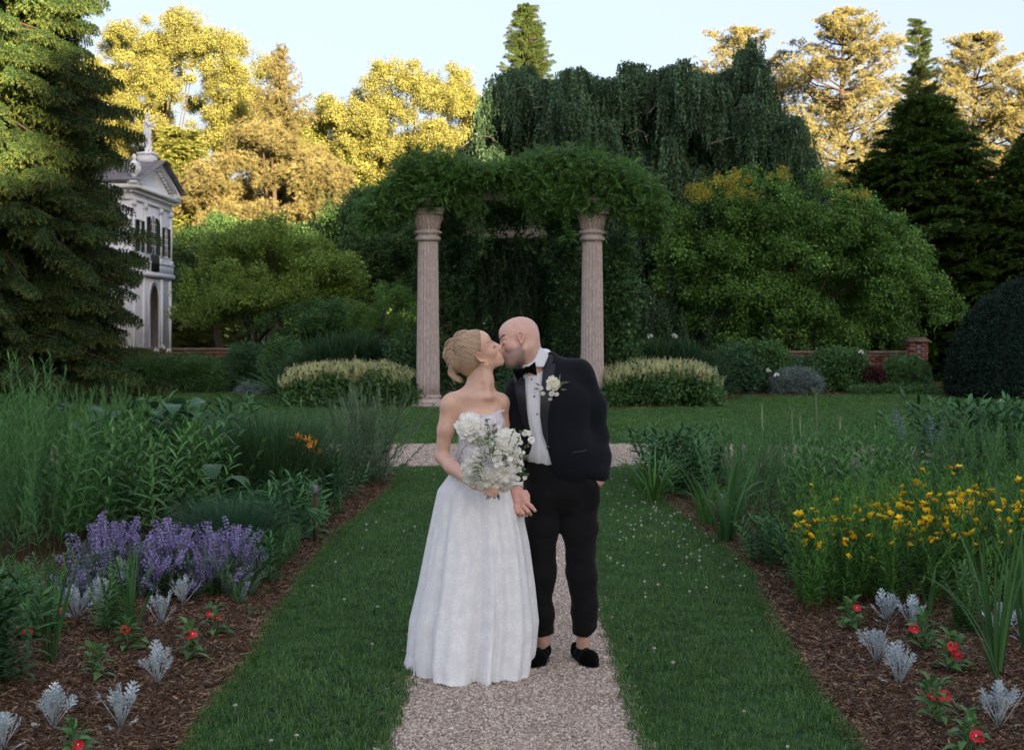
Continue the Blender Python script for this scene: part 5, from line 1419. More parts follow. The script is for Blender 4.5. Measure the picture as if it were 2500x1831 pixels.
# --- vinca
def vleaf():
    g = Geo(); n = 5; t = np.linspace(0, 1, n); w = .013 * np.sin(np.pi * np.clip(t * .9 + .06, 0, 1)); x = .062 * t; z = .014 * np.sin(t * 3) - .012 * t * t
    sheet(g, np.stack([np.stack([x, -w, z + .002], 1), np.stack([x, 0 * w, z - .001], 1), np.stack([x, w, z + .002], 1)]), rs.uniform(.3, .8)); return g.mesh('leaf', M_['vin'], True)
VL = [vleaf() for _ in range(4)]
def rflower():
    g = Geo()
    for k in range(5):
        a = k * 1.2566; n = 4; t = np.linspace(0, 1, n); w = .0135 * np.array([.25, .85, 1.0, .5]); x = .021 * t; z = .002 * np.sin(t * 3)
        P = np.stack([np.stack([x, -w, z], 1), np.stack([x, 0 * w, z - .001], 1), np.stack([x, w, z], 1)]); c, s = math.cos(a), math.sin(a)
        P = np.stack([P[..., 0] * c - P[..., 1] * s, P[..., 0] * s + P[..., 1] * c, P[..., 2]], -1); sheet(g, P, rs.uniform(.35, .8))
    lathe(g, [(.0032, .0005), (.003, .0025), (.001, .003)], 8, m=1, tint=.9); tube(g, [(0, 0, -.025), (0, 0, 0)], .0012, 4, .3); return g.mesh('red_flower', [M_['red'], M_['wht']], False)
RF = [rflower() for _ in range(3)]
def vinca(px, py, s, flowers, label, nl=24):
    s = s * 1.2; root = empty('vinca', G2(px, py), label, 'plant', 'red vincas bedded in the bark'); b = np.array(root.location)
    g = Geo()
    for k in range(3): tube(g, [(0, 0, 0), (rs.normal(0, .02), rs.normal(0, .02), .11 * s)], .0022, 5, .4)
    g.obj('stem', M_['stem'], root)
    for i in range(nl):
        t = i / nl; a = i * 2.4; r = .008
        link('leaf', VL[rs.randint(4)], root, (math.cos(a) * r + rs.normal(0, .012), math.sin(a) * r + rs.normal(0, .012), (.015 + .11 * t) * s), (rs.normal(0, .2), -(.15 + .8 * t) * rs.uniform(.6, 1.2), a), s * rs.uniform(.8, 1.2) * (1.1 - .35 * t))
    for (fx, fy) in flowers:
        p = T(fx, fy, b[1] - .02); link('red_flower', RF[rs.randint(3)], root, p - b, (R(rs.uniform(40, 65)), rs.normal(0, .2), rs.normal(0, .5)), s * rs.uniform(.68, .9))
vinca(280, 1450, 1.15, [(272, 1385), (280, 1390)], 'red vinca left of centre in the left bark patch')
vinca(420, 1462, 1.25, [(425, 1396), (417, 1398)], 'red vinca with upright leaves, middle of the left bark')
vinca(470, 1412, 1.15, [(462, 1353), (478, 1360)], 'red vinca with two flowers nearest the lawn, left bed')
vinca(212, 1510, 1.1, [], 'flowerless vinca seedling in the lower left bark')
vinca(60, 1430, 1.2, [(58, 1388), (66, 1389)], 'red vinca beside the dark plant at the left edge')
vinca(110, 1405, 1.1, [(98, 1357), (136, 1342)], 'red vinca mostly hidden behind the iris tuft, left bed')
vinca(165, 1700, 1.1, [(172, 1640)], 'vinca cut off at the bottom edge with a closed red bud')
vinca(1872, 1400, 1.2, [(1888, 1338)], 'red vinca nearest the primroses and lawn, right bed')
vinca(2035, 1450, 1.3, [(2014, 1383)], 'red vinca in front of the pair of dusty millers')
vinca(2100, 1500, 1.3, [(2098, 1422), (2104, 1432), (2108, 1442)], 'red vinca with three flowers on dark foliage, right bed')
vinca(2060, 1612, 1.3, [(2052, 1534), (2080, 1532)], 'red vinca with two wide flowers near the bottom right')
vinca(2135, 1690, 1.25, [(2150, 1620), (2158, 1624)], 'red vinca cut off by the bottom edge, right bed')
clump('salvia', 'tall leafy salvia left of the iris spears, right bed', [(2105, 1420), (2160, 1420), (2155, 1395), (2110, 1395)], 'weed', 14, (.24, .38), lean=.3)
# --- alliums gone to seed
def allium(px, ytop, Y, r, label):
    top = T(px, ytop, Y); g = Geo(); root = empty('allium', (top[0] + .03, Y, .03), label, 'flower', 'allium seed heads above the right bed'); b = np.array(root.location)
    tube(g, [(0, 0, 0), (-.01, 0, (top[2] - .03) * .5), top - b], .006, 5, .9); g.obj('stem', M_['stem'], root)
    g = Geo(); n = 60; d = rdir(n); leaves(g, top - b + d * r * .35, d, r * .8, r * .35, rs.uniform(.4, 1, n)); g.obj('seed_head', M_['stem'], root)
allium(1797, 863, 14.0, .036, 'tallest pale allium seed head against the far lawn')
allium(1678, 900 - 8, 14.5, .028, 'dry small allium head at the left of the row')
allium(1716 + 28, 903, 14.2, .034, 'grey allium head between the dry one and the tallest')
allium(1762, 916, 14.2, .028, 'short allium head just left of the tallest stem')
allium(1850, 920, 14.0, .026, 'bent allium stem right of the tallest one')
# --- blue spikes and white flecks at the right rear
bs = empty('blue_salvia', G2(1975, 1095), 'pale blue flower spikes rising from the rear right bed', 'plant'); b = np.array(bs.location)
BSPK = [florets(.24, 80, .024).mesh('flower_spike', [leaf_mat('pale_blue', (.12, .15, .26), (.22, .26, .40), (.35, .38, .5), .2, .6) if i == 0 else bpy.data.materials['pale_blue'], M_['stem']]) for i in range(3)]
for (px, py) in [(1972, 925), (1976, 950), (1968, 960), (1985, 965), (2055, 965), (2062, 958), (2070, 972), (2048, 972), (1990, 975)]:
    link('flower_spike', BSPK[rs.randint(3)], bs, T(px, py, 13.5) - b, (rs.normal(0, .15), rs.normal(0, .15), 0), .9)
# --- rusty post
post = empty('garden_post', G2(694, 1200), 'short rusty pipe post with a cap at the bark edge', 'post')
rust = noise_mat('rusty_pipe', (.035, .018, .012), (.10, .055, .035), 30, .8, .4, 90)
g = Geo(); lathe(g, [(.018, -.05), (.018, .40)], 14); g.obj('pipe', rust, post, True)
g = Geo(); lathe(g, [(.022, .40), (.024, .41), (.024, .455), (.019, .468), (.003, .472)], 14); g.obj('cap', noise_mat('grey_cap', (.10, .10, .11), (.2, .2, .21), 20, .5, metal=.6), post, True)

# ================================================================= FAR BORDER
def far_bed(name, label, px0, px1, Y, ztop, w, kind, mat, s, n, plume=0, group=None, cat='plant', depth=1.2):
    c = (T((px0 + px1) / 2, 0, Y)[0], Y, 0); root = empty(name, c, label, cat, group); hw = PXM((px1 - px0) / 2, Y)
    x = rs.uniform(-1, 1, n); y = rs.uniform(-1, 1, n); k = np.sqrt(np.maximum(.1, 1 - .55 * x ** 4 - .25 * y ** 2)); z = rs.uniform(.05, 1, n) ** .8 * ztop * k * (.80 if plume else 1)
    P = np.stack([x * hw, y * depth, z], 1)
    scatter('foliage', CS(kind, mat), P, rs.uniform(0, 6.28, (n, 3)), s * rs.uniform(.7, 1.25, n), root)
    if plume:
        x = rs.uniform(-.97, .97, plume); y = rs.uniform(-1, .9, plume); k = np.sqrt(np.maximum(.1, 1 - .5 * x ** 4 - .2 * y ** 2))
        P = np.stack([x * hw, y * depth, ztop * k * rs.uniform(.62, .84, plume)], 1)
        scatter('flower_plumes', CS('plume', 'plume'), P, np.stack([rs.normal(0, .15, plume), rs.normal(0, .15, plume), rs.uniform(0, 6.28, plume)], 1), rs.uniform(.5, .82, plume), root)
    return root
far_bed('astilbe', 'cream plumed astilbe bed left of the left column', 640, 912, 32.3, .98, 0, 'round', 'shrub', .48, 1500, 700, depth=1.0)
far_bed('astilbe', 'cream plumed astilbe bed right of the right column', 1330, 1572, 32.3, 1.02, 0, 'round', 'shrub', .48, 1400, 640, depth=1.0)
def gmound(label, px, Y, hgt, wid, n=420):
    root = empty('fountain_grass', T(px, 0, Y) * [1, 1, 0], label, 'grass'); P = np.stack([rs.normal(0, wid, n), rs.normal(0, wid * .6, n), np.zeros(n)], 1)
    scatter('blades', CS('grass', 'gras'), P, np.stack([rs.normal(0, .2, n), P[:, 0] / wid * .22, rs.uniform(0, 6.28, n)], 1), hgt * rs.uniform(.75, 1.1, n), root)
gmound('big dark fountain grass mound behind the left astilbe', 768, 35.2, 1.65, .42)
gmound('tall fountain grass mound behind the right astilbe', 1465, 35.2, 1.50, .38)
FB = [('green leafy perennial group below the brick wall, far left', 235, 500, 38.6, .92, 'lance', 'shrub', .5, 900), ('fine textured dark shrub left of the grass mound', 505, 590, 38.8, 1.25, 'needle', 'shrub2', .55, 420), ('dark green perennials left of the fountain grass', 585, 670, 37.6, 1.40, 'round', 'shrub', .45, 420),
      ('leafy bush hiding the wall between astilbe and left column', 850, 915, 34.8, 1.35, 'round', 'shrub2', .5, 300), ('dark bush between fountain grass and maple foot', 1560, 1660, 37.8, 1.10, 'round', 'shrub2', .5, 420), ('bright green shrub group right of the plumes', 1590, 1730, 38.4, 1.30, 'round', 'shrub', .48, 620),
      ('peony bushes with a white bloom on top, right border', 1790, 1905, 38.6, 1.15, 'round', 'shrub', .45, 460), ('feathery green plant at the right end of the border', 1945, 2040, 38.6, .95, 'needle', 'shrub', .5, 380), ('low dark perennials before the brick wall, right border', 1700, 1800, 38.9, .85, 'round', 'shrub2', .45, 300),
      ('shady filler plants behind the left astilbe', 640, 860, 34.6, .80, 'round', 'shrub2', .5, 500), ('shady filler plants behind the right astilbe', 1340, 1560, 34.6, .85, 'round', 'shrub2', .5, 500), ('dark shrubs at the far left under the spruce', 100, 250, 38.8, .8, 'round', 'dark', .5, 400)]
for lb, a, b, Y, zt, kd, mt_, s, n in FB: far_bed('perennial_clump', lb, a, b, Y, zt, 0, kd, mt_, s, n, depth=.55)
far_bed('barberry', 'small purple leafed barberry in the right border', 1898, 1945, 38.2, .62, 0, 'round', 'purple', .4, 140, depth=.3, cat='shrub')
far_bed('catmint', 'grey blue catmint cushion in the right border', 1705, 1800, 37.5, .62, 0, 'lance', 'silver', .38, 300, depth=.4)
far_bed('lambs_ear', 'low silver plant at the lawn edge, left border', 528, 596, 37.2, .22, 0, 'round', 'silver', .35, 90, depth=.25)
far_bed('lambs_ear', 'low silver plant at the lawn edge under the far left shrubs', 350, 385, 38.3, .22, 0, 'round', 'silver', .35, 60, depth=.2)
far_bed('ground_cover', 'bright low ground cover at the right end of the border', 1880, 2060, 37.4, .16, 0, 'round', 'shrub', .35, 240, depth=.35)
far_bed('perennial_clump', 'low greenery between the columns, behind the couple', 1110, 1160, 33.0, .9, 0, 'round', 'shrub2', .4, 0 + 60, depth=.4)
# white flowers far away, each on its own stem
def ball_flower(r):
    g = Geo(); n = 46; d = rdir(n, -.3); leaves(g, d * r * .35, d, r * .75, r * .55, rs.uniform(.3, 1, n), .2); tube(g, [(0, 0, -.5), (0, 0, 0)], .012, 4, .1, m=1); return g.mesh('bloom', [M_['wht'], M_['stem']])
WB = [ball_flower(.085) for _ in range(3)]
for (px, py, Y, lb) in [(1693, 818, 37.2, 'white peony, upper of the pair by the lawn edge'), (1711, 827, 37.0, 'white peony, lower right of the pair by the lawn edge'), (1897, 777, 38.0, 'single white bloom in front of the brick wall'), (1846, 800, 38.2, 'faint white bloom left of the single one'),
                        (1432, 742, 35.0, 'white iris on the right fountain grass, left one'), (1486, 741, 35.0, 'white iris on the right fountain grass, right one'), (345, 772, 38.2, 'white rose below the summer house, left one'), (358, 765, 38.2, 'white rose below the summer house, middle one'), (372, 774, 38.2, 'white rose below the summer house, right one'), (2205, 884, 16.5, 'white fleck flower at the back right of the near bed')]:
    root = empty('white_flower', T(px, py, Y), lb, 'flower'); link('bloom', WB[rs.randint(3)], root, (0, 0, 0), (rs.normal(-.3, .2), 0, rs.uniform(0, 6)), .9 if Y > 20 else .35)
rp = empty('red_begonia', (-.1, 49.5, 0), 'red flower patch glimpsed behind the kiss', 'flower'); n = 260
g = Geo(); P = np.stack([rs.uniform(-1.6, 1.6, n), rs.uniform(-.5, .5, n), rs.uniform(.05, .32, n)], 1); leaves(g, P, rdir(n, -.2), .10, .08, rs.uniform(0, 1, n)); o = g.obj('blooms', M_['red'], rp); o['kind'] = 'stuff'
g = Geo(); n = 700; P = np.stack([rs.uniform(-1.8, 1.8, n), rs.uniform(-.6, .6, n), rs.uniform(.0, .26, n)], 1); leaves(g, P, rdir(n, -.2), .12, .08, rs.uniform(0, 1, n)); o = g.obj('leaves', FM['shrub'], rp); o['kind'] = 'stuff'

def tri(vol, P):
    f = (P - vol.lo) / vol.v; f = np.clip(f, 0, np.array(vol.n) - 1.001); i = f.astype(int); t = f - i
    r = 0
    for a in (0, 1):
        for b in (0, 1):
            for c in (0, 1):
                w = (t[:, 0] if a else 1 - t[:, 0]) * (t[:, 1] if b else 1 - t[:, 1]) * (t[:, 2] if c else 1 - t[:, 2])
                r = r + w * vol.D[i[:, 0] + a, i[:, 1] + b, i[:, 2] + c]
    return r

def project(vol, P, off=0.0, it=4):
    P = P.copy(); e = vol.v
    for _ in range(it):
        g = np.stack([tri(vol, P + np.eye(3)[k] * e) - tri(vol, P - np.eye(3)[k] * e) for k in range(3)], 1)
        g = unit(g); P -= (tri(vol, P) - off)[:, None] * g
    return P

def frame(dx, yaw, pitch, roll):
    f = np.array([dx, 0, 0.]); u = np.array([0, 0, 1.]); l = np.cross(u, f)
    M0 = np.stack([f, l, u], 1)
    c, s = math.cos(yaw), math.sin(yaw); Y = np.array([[c, -s, 0], [s, c, 0], [0, 0, 1]])
    c, s = math.cos(pitch), math.sin(pitch); P = np.array([[c, 0, -s], [0, 1, 0], [s, 0, c]])
    c, s = math.cos(roll), math.sin(roll); Rr = np.array([[1, 0, 0], [0, c, -s], [0, s, c]])
    return M0 @ Y @ P @ Rr

class Head:
    def __init__(s, O, M, S): s.O = np.array(O); s.M = M; s.S = S
    def w(s, p): return s.O + s.M @ (np.array(p, float) * s.S)
    def loc(s, V): return (V - s.O) @ s.M / s.S

def add_head(v, H, male):
    S = H.S; M = H.M
    def E(c, r, k, mode='u', ry=0.0):
        MM = M
        if ry:
            c_, s_ = math.cos(ry), math.sin(ry)
            MM = M @ np.array([[c_, 0, -s_], [0, 1, 0], [s_, 0, c_]])
        v.ell(H.w(c), np.array(r) * S, k * S, mode, MM)
    def K(a, b, ra, rb, k, mode='u'): v.cap(H.w(a), H.w(b), ra * S, rb * S, k * S, mode)
    w = 1.0
    E((-.020, 0, .036), (.094, .074, .084), .005)
    E((.022, 0, .045), (.062, .064, .056), .03)
    E((.030, 0, -.028), (.050, .056, .062), .03)
    if male:
        for s in (-1, 1):
            K((-.005, s * .055, -.062), (.058, s * .024, -.106), .017, .016, .03)
            K((.072, s * .008, .020), (.058, s * .045, .016), .013, .010, .012)
        E((.070, 0, -.104), (.020, .027, .020), .02)
        E((.028, 0, -.078), (.052, .050, .034), .03)
    else:
        for s in (-1, 1):
            K((-.003, s * .047, -.056), (.058, s * .014, -.102), .013, .013, .03)
            K((.074, s * .010, .018), (.060, s * .042, .015), .009, .007, .012)
        E((.070, 0, -.101), (.017, .019, .017), .018)
        E((.030, 0, -.072), (.048, .042, .034), .03)
    for s in (-1, 1):
        E((.048, s * .038, -.030), (.026, .022, .024), .02)
        E((.088, s * .034, .000), (.0150, .019, .0125), .012, 's')
        E((.0690, s * .032, -.0035), (.0135, .0165, .0120), .004)
        # ear: plate, rim, bowl, tragus, lobe
        E((-.011, s * .076, -.010), (.0150, .0055, .027), .006, ry=-.15)
        hx_ = [(.003, .000), (.001, .014), (-.011, .0205), (-.023, .013), (-.0265, -.004), (-.020, -.024), (-.008, -.037)]
        for (x0, z0), (x1, z1) in zip(hx_[:-1], hx_[1:]):
            K((x0, s * (.080 - x0 * .22), z0), (x1, s * (.080 - x1 * .22), z1), .0040, .0040, .002)
        E((-.0085, s * .0850, -.010), (.0095, .0085, .0155), .002, 's', ry=-.15)
        K((.003, s * .077, -.010), (.002, s * .079, -.018), .0038, .0032, .003)
        E((-.004, s * .080, -.037), (.0075, .0055, .0095), .004)
    # nose
    E((.074, 0, -.024), (.028, .0165, .028), .012)
    K((.081, 0, .004), (.101, 0, -.030), .0080, .0085, .012)
    E((.1045, 0, -.036), (.0105, .0100, .0085), .007)
    K((.098, 0, -.043), (.088, 0, -.050), .005, .005, .006)
    for s in (-1, 1):
        E((.093, s * .0115, -.042), (.0105, .0065, .0078), .005)
        E((.0965, s * .0065, -.050), (.005, .0032, .003), .002, 's')
    # mouth
    E((.070, 0, -.069), (.024, .030, .022), .015)
    ml = .92 if male else 1.1
    for s in (-1, 1):
        K((.0905, 0, -.0635), (.080, s * .021, -.069), .0048 * ml, .0028, .004)
        K((.0895, 0, -.0745), (.080, s * .018, -.071), .0058 * ml, .0030, .004)
        K((.098, 0, -.0690), (.084, s * .022, -.0697), .0016, .0014, .003, 's')

def skin_color(H, V, male, base):
    q = H.loc(V); c = np.tile(np.array(base), (len(V), 1))
    def bl(p, r, col, amt, sym=True):
        d = np.stack([q[:, 0], np.abs(q[:, 1]) if sym else q[:, 1], q[:, 2]], 1) - np.array(p)
        w = np.exp(-((d / np.array(r)) ** 2).sum(1)) * amt
        c[:] = c * (1 - w[:, None]) + np.array(col) * w[:, None]
    pink = (.62, .24, .18) if not male else (.60, .25, .19)
    bl((.055, .045, -.030), (.03, .03, .02), pink, .45)
    bl((.105, 0, -.036), (.012, .014, .012), pink, .4)
    bl((-.012, .080, -.012), (.02, .012, .035), pink, .5 if male else .15)
    bl((.08, .0, -.10), (.02, .02, .015), pink, .25)
    if male:
        beard = (.23, .165, .14)
        n = np.sin(q[:, 0] * 900) * np.sin(q[:, 2] * 1100 + q[:, 1] * 700) * .35 + 1
        w = np.clip((-.034 - q[:, 2] + np.maximum(0, .02 - q[:, 0]) * .2) / .02, 0, 1) * np.clip((q[:, 0] + .02) / .02, 0, 1) * np.clip((q[:, 2] + .155) / .03, 0, 1)
        mu = np.exp(-(((q[:, 2] + .056) / .006) ** 2)) * np.clip((q[:, 0] - .06) / .02, 0, 1)
        w = np.clip(np.maximum(w, mu) * .75 * n, 0, .85)
        c[:] = c * (1 - w[:, None]) + np.array(beard) * w[:, None]
        # shaved scalp, a little greyer
        h = np.clip((q[:, 2] - .02 - np.maximum(q[:, 0], 0) * 1.1) / .03, 0, 1) * .22
        c[:] = c * (1 - h[:, None]) + np.array((.46, .34, .29)) * h[:, None]
    lipc = (.50, .17, .15) if not male else (.46, .20, .17)
    d1 = np.exp(-(((q[:, 2] + .069) / .0085) ** 4)) * (np.abs(q[:, 1]) < .021) * (q[:, 0] > .078)
    c[:] = c * (1 - .75 * d1[:, None]) + np.array(lipc) * .75 * d1[:, None]
    # closed lid: a touch darker crease
    bl((.080, .032, -.004), (.010, .016, .009), (.50, .27, .20), .35)
    bl((.083, .034, .006), (.008, .016, .005), (.34, .18, .14), .45)
    bl((-.009, .084, -.010), (.007, .01, .010), (.40, .15, .10), .6 if male else .15)  # ear bowl: shade put into the skin colour so the hollow reads deeper
    return np.clip(c, 0, 1)

def skin_mat(name):
    m, nt, b = new_mat(name)
    a = nd(nt, 'ShaderNodeAttribute', attribute_name='col')
    tc = nd(nt, 'ShaderNodeTexCoord')
    n = nd(nt, 'ShaderNodeTexNoise', Scale=38.0, Detail=6.0); nt.links.new(tc.outputs['Object'], n.inputs['Vector'])
    r = ramp(nt, n.outputs['Fac'], [(0.3, (.94, .90, .89)), (0.7, (1.05, 1.04, 1.04))])
    nt.links.new(mixc(nt, 1.0, a.outputs['Color'], r.outputs[0], 'MULTIPLY'), b.inputs['Base Color'])
    b.inputs['Roughness'].default_value = .42
    b.inputs['Specular IOR Level'].default_value = .4
    b.inputs['Subsurface Weight'].default_value = .12
    b.inputs['Subsurface Radius'].default_value = (.012, .005, .003)
    n2 = nd(nt, 'ShaderNodeTexNoise', Scale=420.0, Detail=2.0); nt.links.new(tc.outputs['Object'], n2.inputs['Vector'])
    bp = nd(nt, 'ShaderNodeBump', Strength=.18, Distance=.001); nt.links.new(n2.outputs['Fac'], bp.inputs['Height'])
    nt.links.new(bp.outputs[0], b.inputs['Normal'])
    return m

def cloth_mat(name, col, rough=.85, weave=900.0, sheen=.3, bump=.25, spec=.2):
    m, nt, b = new_mat(name)
    tc = nd(nt, 'ShaderNodeTexCoord')
    n = nd(nt, 'ShaderNodeTexNoise', Scale=weave, Detail=2.0); nt.links.new(tc.outputs['Object'], n.inputs['Vector'])
    r = ramp(nt, n.outputs['Fac'], [(0.3, tuple(c * .88 for c in col)), (0.7, tuple(min(1, c * 1.08) for c in col))])
    nt.links.new(r.outputs[0], b.inputs['Base Color'])
    b.inputs['Roughness'].default_value = rough; b.inputs['Specular IOR Level'].default_value = spec
    b.inputs['Sheen Weight'].default_value = sheen; b.inputs['Sheen Roughness'].default_value = .5
    n2 = nd(nt, 'ShaderNodeTexNoise', Scale=14.0, Detail=3.0); nt.links.new(tc.outputs['Object'], n2.inputs['Vector'])
    bp = nd(nt, 'ShaderNodeBump', Strength=bump, Distance=.01); nt.links.new(n2.outputs['Fac'], bp.inputs['Height'])
    nt.links.new(bp.outputs[0], b.inputs['Normal'])
    return m

def lace_mat(name, sheer=(.74, .755, .77), lace=(.88, .89, .89), scale=1.5):
    "ivory floral lace over a greyer lining: petals from warped voronoi cells, thread noise"
    m, nt, b = new_mat(name)
    tc = nd(nt, 'ShaderNodeTexCoord')
    w = nd(nt, 'ShaderNodeTexNoise', Scale=24.0 * scale, Detail=2.0); nt.links.new(tc.outputs['UV'], w.inputs['Vector'])
    wv = nd(nt, 'ShaderNodeVectorMath', operation='MULTIPLY_ADD'); nt.links.new(w.outputs['Color'], wv.inputs[0])
    wv.inputs[1].default_value = (.045, .045, .045); nt.links.new(tc.outputs['UV'], wv.inputs[2])
    big = nd(nt, 'ShaderNodeTexVoronoi', Scale=11.0 * scale); big.feature = 'F1'; nt.links.new(wv.outputs[0], big.inputs['Vector'])
    pet = nd(nt, 'ShaderNodeTexNoise', Scale=62.0 * scale, Detail=4.0, Roughness=.6); nt.links.new(wv.outputs[0], pet.inputs['Vector'])
    th = nd(nt, 'ShaderNodeTexNoise', Scale=260.0 * scale, Detail=3.0, Roughness=.7); nt.links.new(tc.outputs['UV'], th.inputs['Vector'])
    r1 = ramp(nt, big.outputs['Distance'], [(.30, (1, 1, 1)), (.75, (.12, .12, .12))])
    r2 = ramp(nt, pet.outputs['Fac'], [(.40, (0, 0, 0)), (.53, (1, 1, 1))])
    r3 = ramp(nt, th.outputs['Fac'], [(.42, (0, 0, 0)), (.56, (1, 1, 1))])
    f = mixc(nt, 1.0, r1.outputs[0], r2.outputs[0], 'MULTIPLY')
    f = mixc(nt, .45, f, r3.outputs[0], 'SCREEN')
    bc = mixc(nt, f, sheer, lace)
    nt.links.new(bc, b.inputs['Base Color'])
    b.inputs['Roughness'].default_value = .8; b.inputs['Specular IOR Level'].default_value = .25; b.inputs['Sheen Weight'].default_value = .15
    bp = nd(nt, 'ShaderNodeBump', Strength=.55, Distance=.004); nt.links.new(f, bp.inputs['Height']); nt.links.new(bp.outputs[0], b.inputs['Normal'])
    return m

def uvmesh(me, UV):
    l = me.uv_layers.new(name='UVMap')
    vi = np.zeros(len(me.loops), np.int32); me.loops.foreach_get('vertex_index', vi)
    l.data.foreach_set('uv', UV[vi].astype(np.float32).ravel())

def ruled(vol, A, B, nu=10, nv=24, off=.004, YZ=None):
    "strip between two polylines given in (x,z), laid on the front of a volume"
    A = np.array(A, float); B = np.array(B, float)
    def rs_(P, n):
        d = np.concatenate([[0], np.cumsum(np.linalg.norm(np.diff(P, axis=0), axis=1))]); t = np.linspace(0, d[-1], n)
        return np.stack([np.interp(t, d, P[:, k]) for k in range(P.shape[1])], 1)
    A = rs_(A, nv); B = rs_(B, nv)
    u = np.linspace(0, 1, nu)
    G = A[:, None] * (1 - u[None, :, None]) + B[:, None] * u[None, :, None]
    y = vol.front(G[..., 0].ravel(), G[..., 1].ravel()).reshape(G.shape[:2])
    # smooth the depths so that small dips do not show
    for _ in range(3):
        y[1:-1] = (y[:-2] + y[1:-1] * 2 + y[2:]) / 4
    return np.stack([G[..., 0], y - off, G[..., 1]], -1)

def slab(g, P, th, m=0, tint=.5):
    "a sheet with thickness (towards +y)"
    a, b = P.shape[:2]
    Q = P.copy(); Q[..., 1] += th
    sheet(g, P, tint, m); sheet(g, Q[:, ::-1], tint, m)
    for e0, e1 in ((P[0], Q[0]), (Q[-1], P[-1]), (Q[:, 0], P[:, 0]), (P[:, -1], Q[:, -1])):
        sheet(g, np.stack([e0, e1]), tint, m)

YB, YG = 7.33, 7.52           # bride and groom stand here
def PB(px, py, dy=0.0): return at(px, py, YB + dy)
def PG(px, py, dy=0.0): return at(px, py, YG + dy)
def mpx(n, Y): return n / F * Y

def hand_chain(v, base, pts, r, k=.004):
    P = [base] + list(pts); rr = np.linspace(r * 1.12, r * .82, len(P))
    v.chain(P, rr, k)

# ================================================================= BRIDE
skinB = skin_mat('skin_fair'); skinG = skin_mat('skin_ruddy')
bride = empty('person', (float(PB(1175, 900)[0]), YB, 0), 'bride in strapless white lace gown kissing the groom, blonde hair pinned up', 'person')
def child(o, root):
    "parent o (built in world space) to root keeping its place"
    o.parent = root
    o.matrix_parent_inverse = Matrix.Translation(-Vector(root.location))
    return o

def by_ear(ear, M, S, side):
    return Head(np.array(ear) - M @ (np.array([-.012, side * .080, -.010]) * S), M, S)
HB = by_ear(PB(1172, 874, -.05), frame(1, R(2), R(32), R(12)), 1.0, -1)
vb = Vol(PB(1030, 1310, -.40), PB(1345, 790, .30), .0042)
add_head(vb, HB, False)
nk = [HB.w((-.014, 0, -.050)), PB(1181, 932, .02), PB(1168, 968, .03)]
vb.chain(nk, [.050, .047, .060], .03)
vb.cap(HB.w((-.038, 0, -.03)), PB(1158, 952, .05), .038, .042, .03)
# sternomastoid and collar bones
vb.cap(HB.w((-.015, -.050, -.055)), PB(1193, 966, -.036), .010, .007, .03)
sl, sr = PB(1098, 992, .02), PB(1222, 985, .09)
vb.cap(PB(1160, 965, .03), PB(1108, 978, .02), .050, .044, .05)
vb.cap(PB(1178, 965, .03), PB(1218, 978, .05), .046, .038, .05)
vb.ell(sl, (.046, .050, .048), .04); vb.ell(sr, (.044, .048, .048), .04)
vb.cap(PB(1184, 970, -.040), PB(1118, 968, -.002), .008, .006, .030)
vb.cap(PB(1197, 970, -.038), PB(1214, 970, .015), .006, .005, .030)
vb.ell(PB(1171, 1030, .03), (.118, .088, .125), .05)
vb.ell(PB(1171, 1120, .03), (.110, .082, .12), .05)
vb.ell(PB(1150, 1040, -.035), (.056, .052, .058), .035)
vb.ell(PB(1203, 1038, -.035), (.054, .052, .058), .035)
vb.ell(PB(1174, 1200, .03), (.150, .115, .13), .06)
for sx, ax in ((1155, 1140), (1195, 1205)):     # legs under the skirt
    vb.chain([PB(sx, 1220, .03), PB(ax, 1300, .03)], [.085, .07], .03)
# near arm: elbow out, forearm across to the bouquet
el, wr = PB(1078, 1114, .02), PB(1160, 1183, -.26)
vb.chain([sl, PB(1088, 1050, .015), el], [.046, .041, .033], .022)
vb.chain([el, PB(1103, 1140, -.06), wr], [.035, .036, .0235], .018)
hb = PB(1192, 1193, -.335)
vb.cap(wr, hb, .022, .026, .015, sq=.8)
grip = [PB(1200, 1188, -.385), PB(1203, 1195, -.387), PB(1203, 1202, -.386), PB(1200, 1209, -.382)]
for i, g_ in enumerate(grip):
    b0 = PB(1183, 1184 + i * 7, -.372 + i * .002)
    hand_chain(vb, hb, [b0, g_ + np.array([.002, -.004, 0]), g_ + np.array([.022, .008, -.001]), g_ + np.array([.024, .030, -.002])], .0078 - .0004 * i, .005)
hand_chain(vb, hb, [PB(1190, 1180, -.36), PB(1206, 1178, -.375), PB(1216, 1181, -.37)], .0088, .005)
# far arm: down behind the bouquet to the groom's hand
el2 = PB(1228, 1095, .17); wr2 = PB(1256, 1190, .02)
vb.chain([sr, PB(1225, 1040, .13), el2], [.042, .038, .032], .02)
vb.chain([el2, PB(1244, 1145, .10), wr2], [.033, .031, .022], .016)
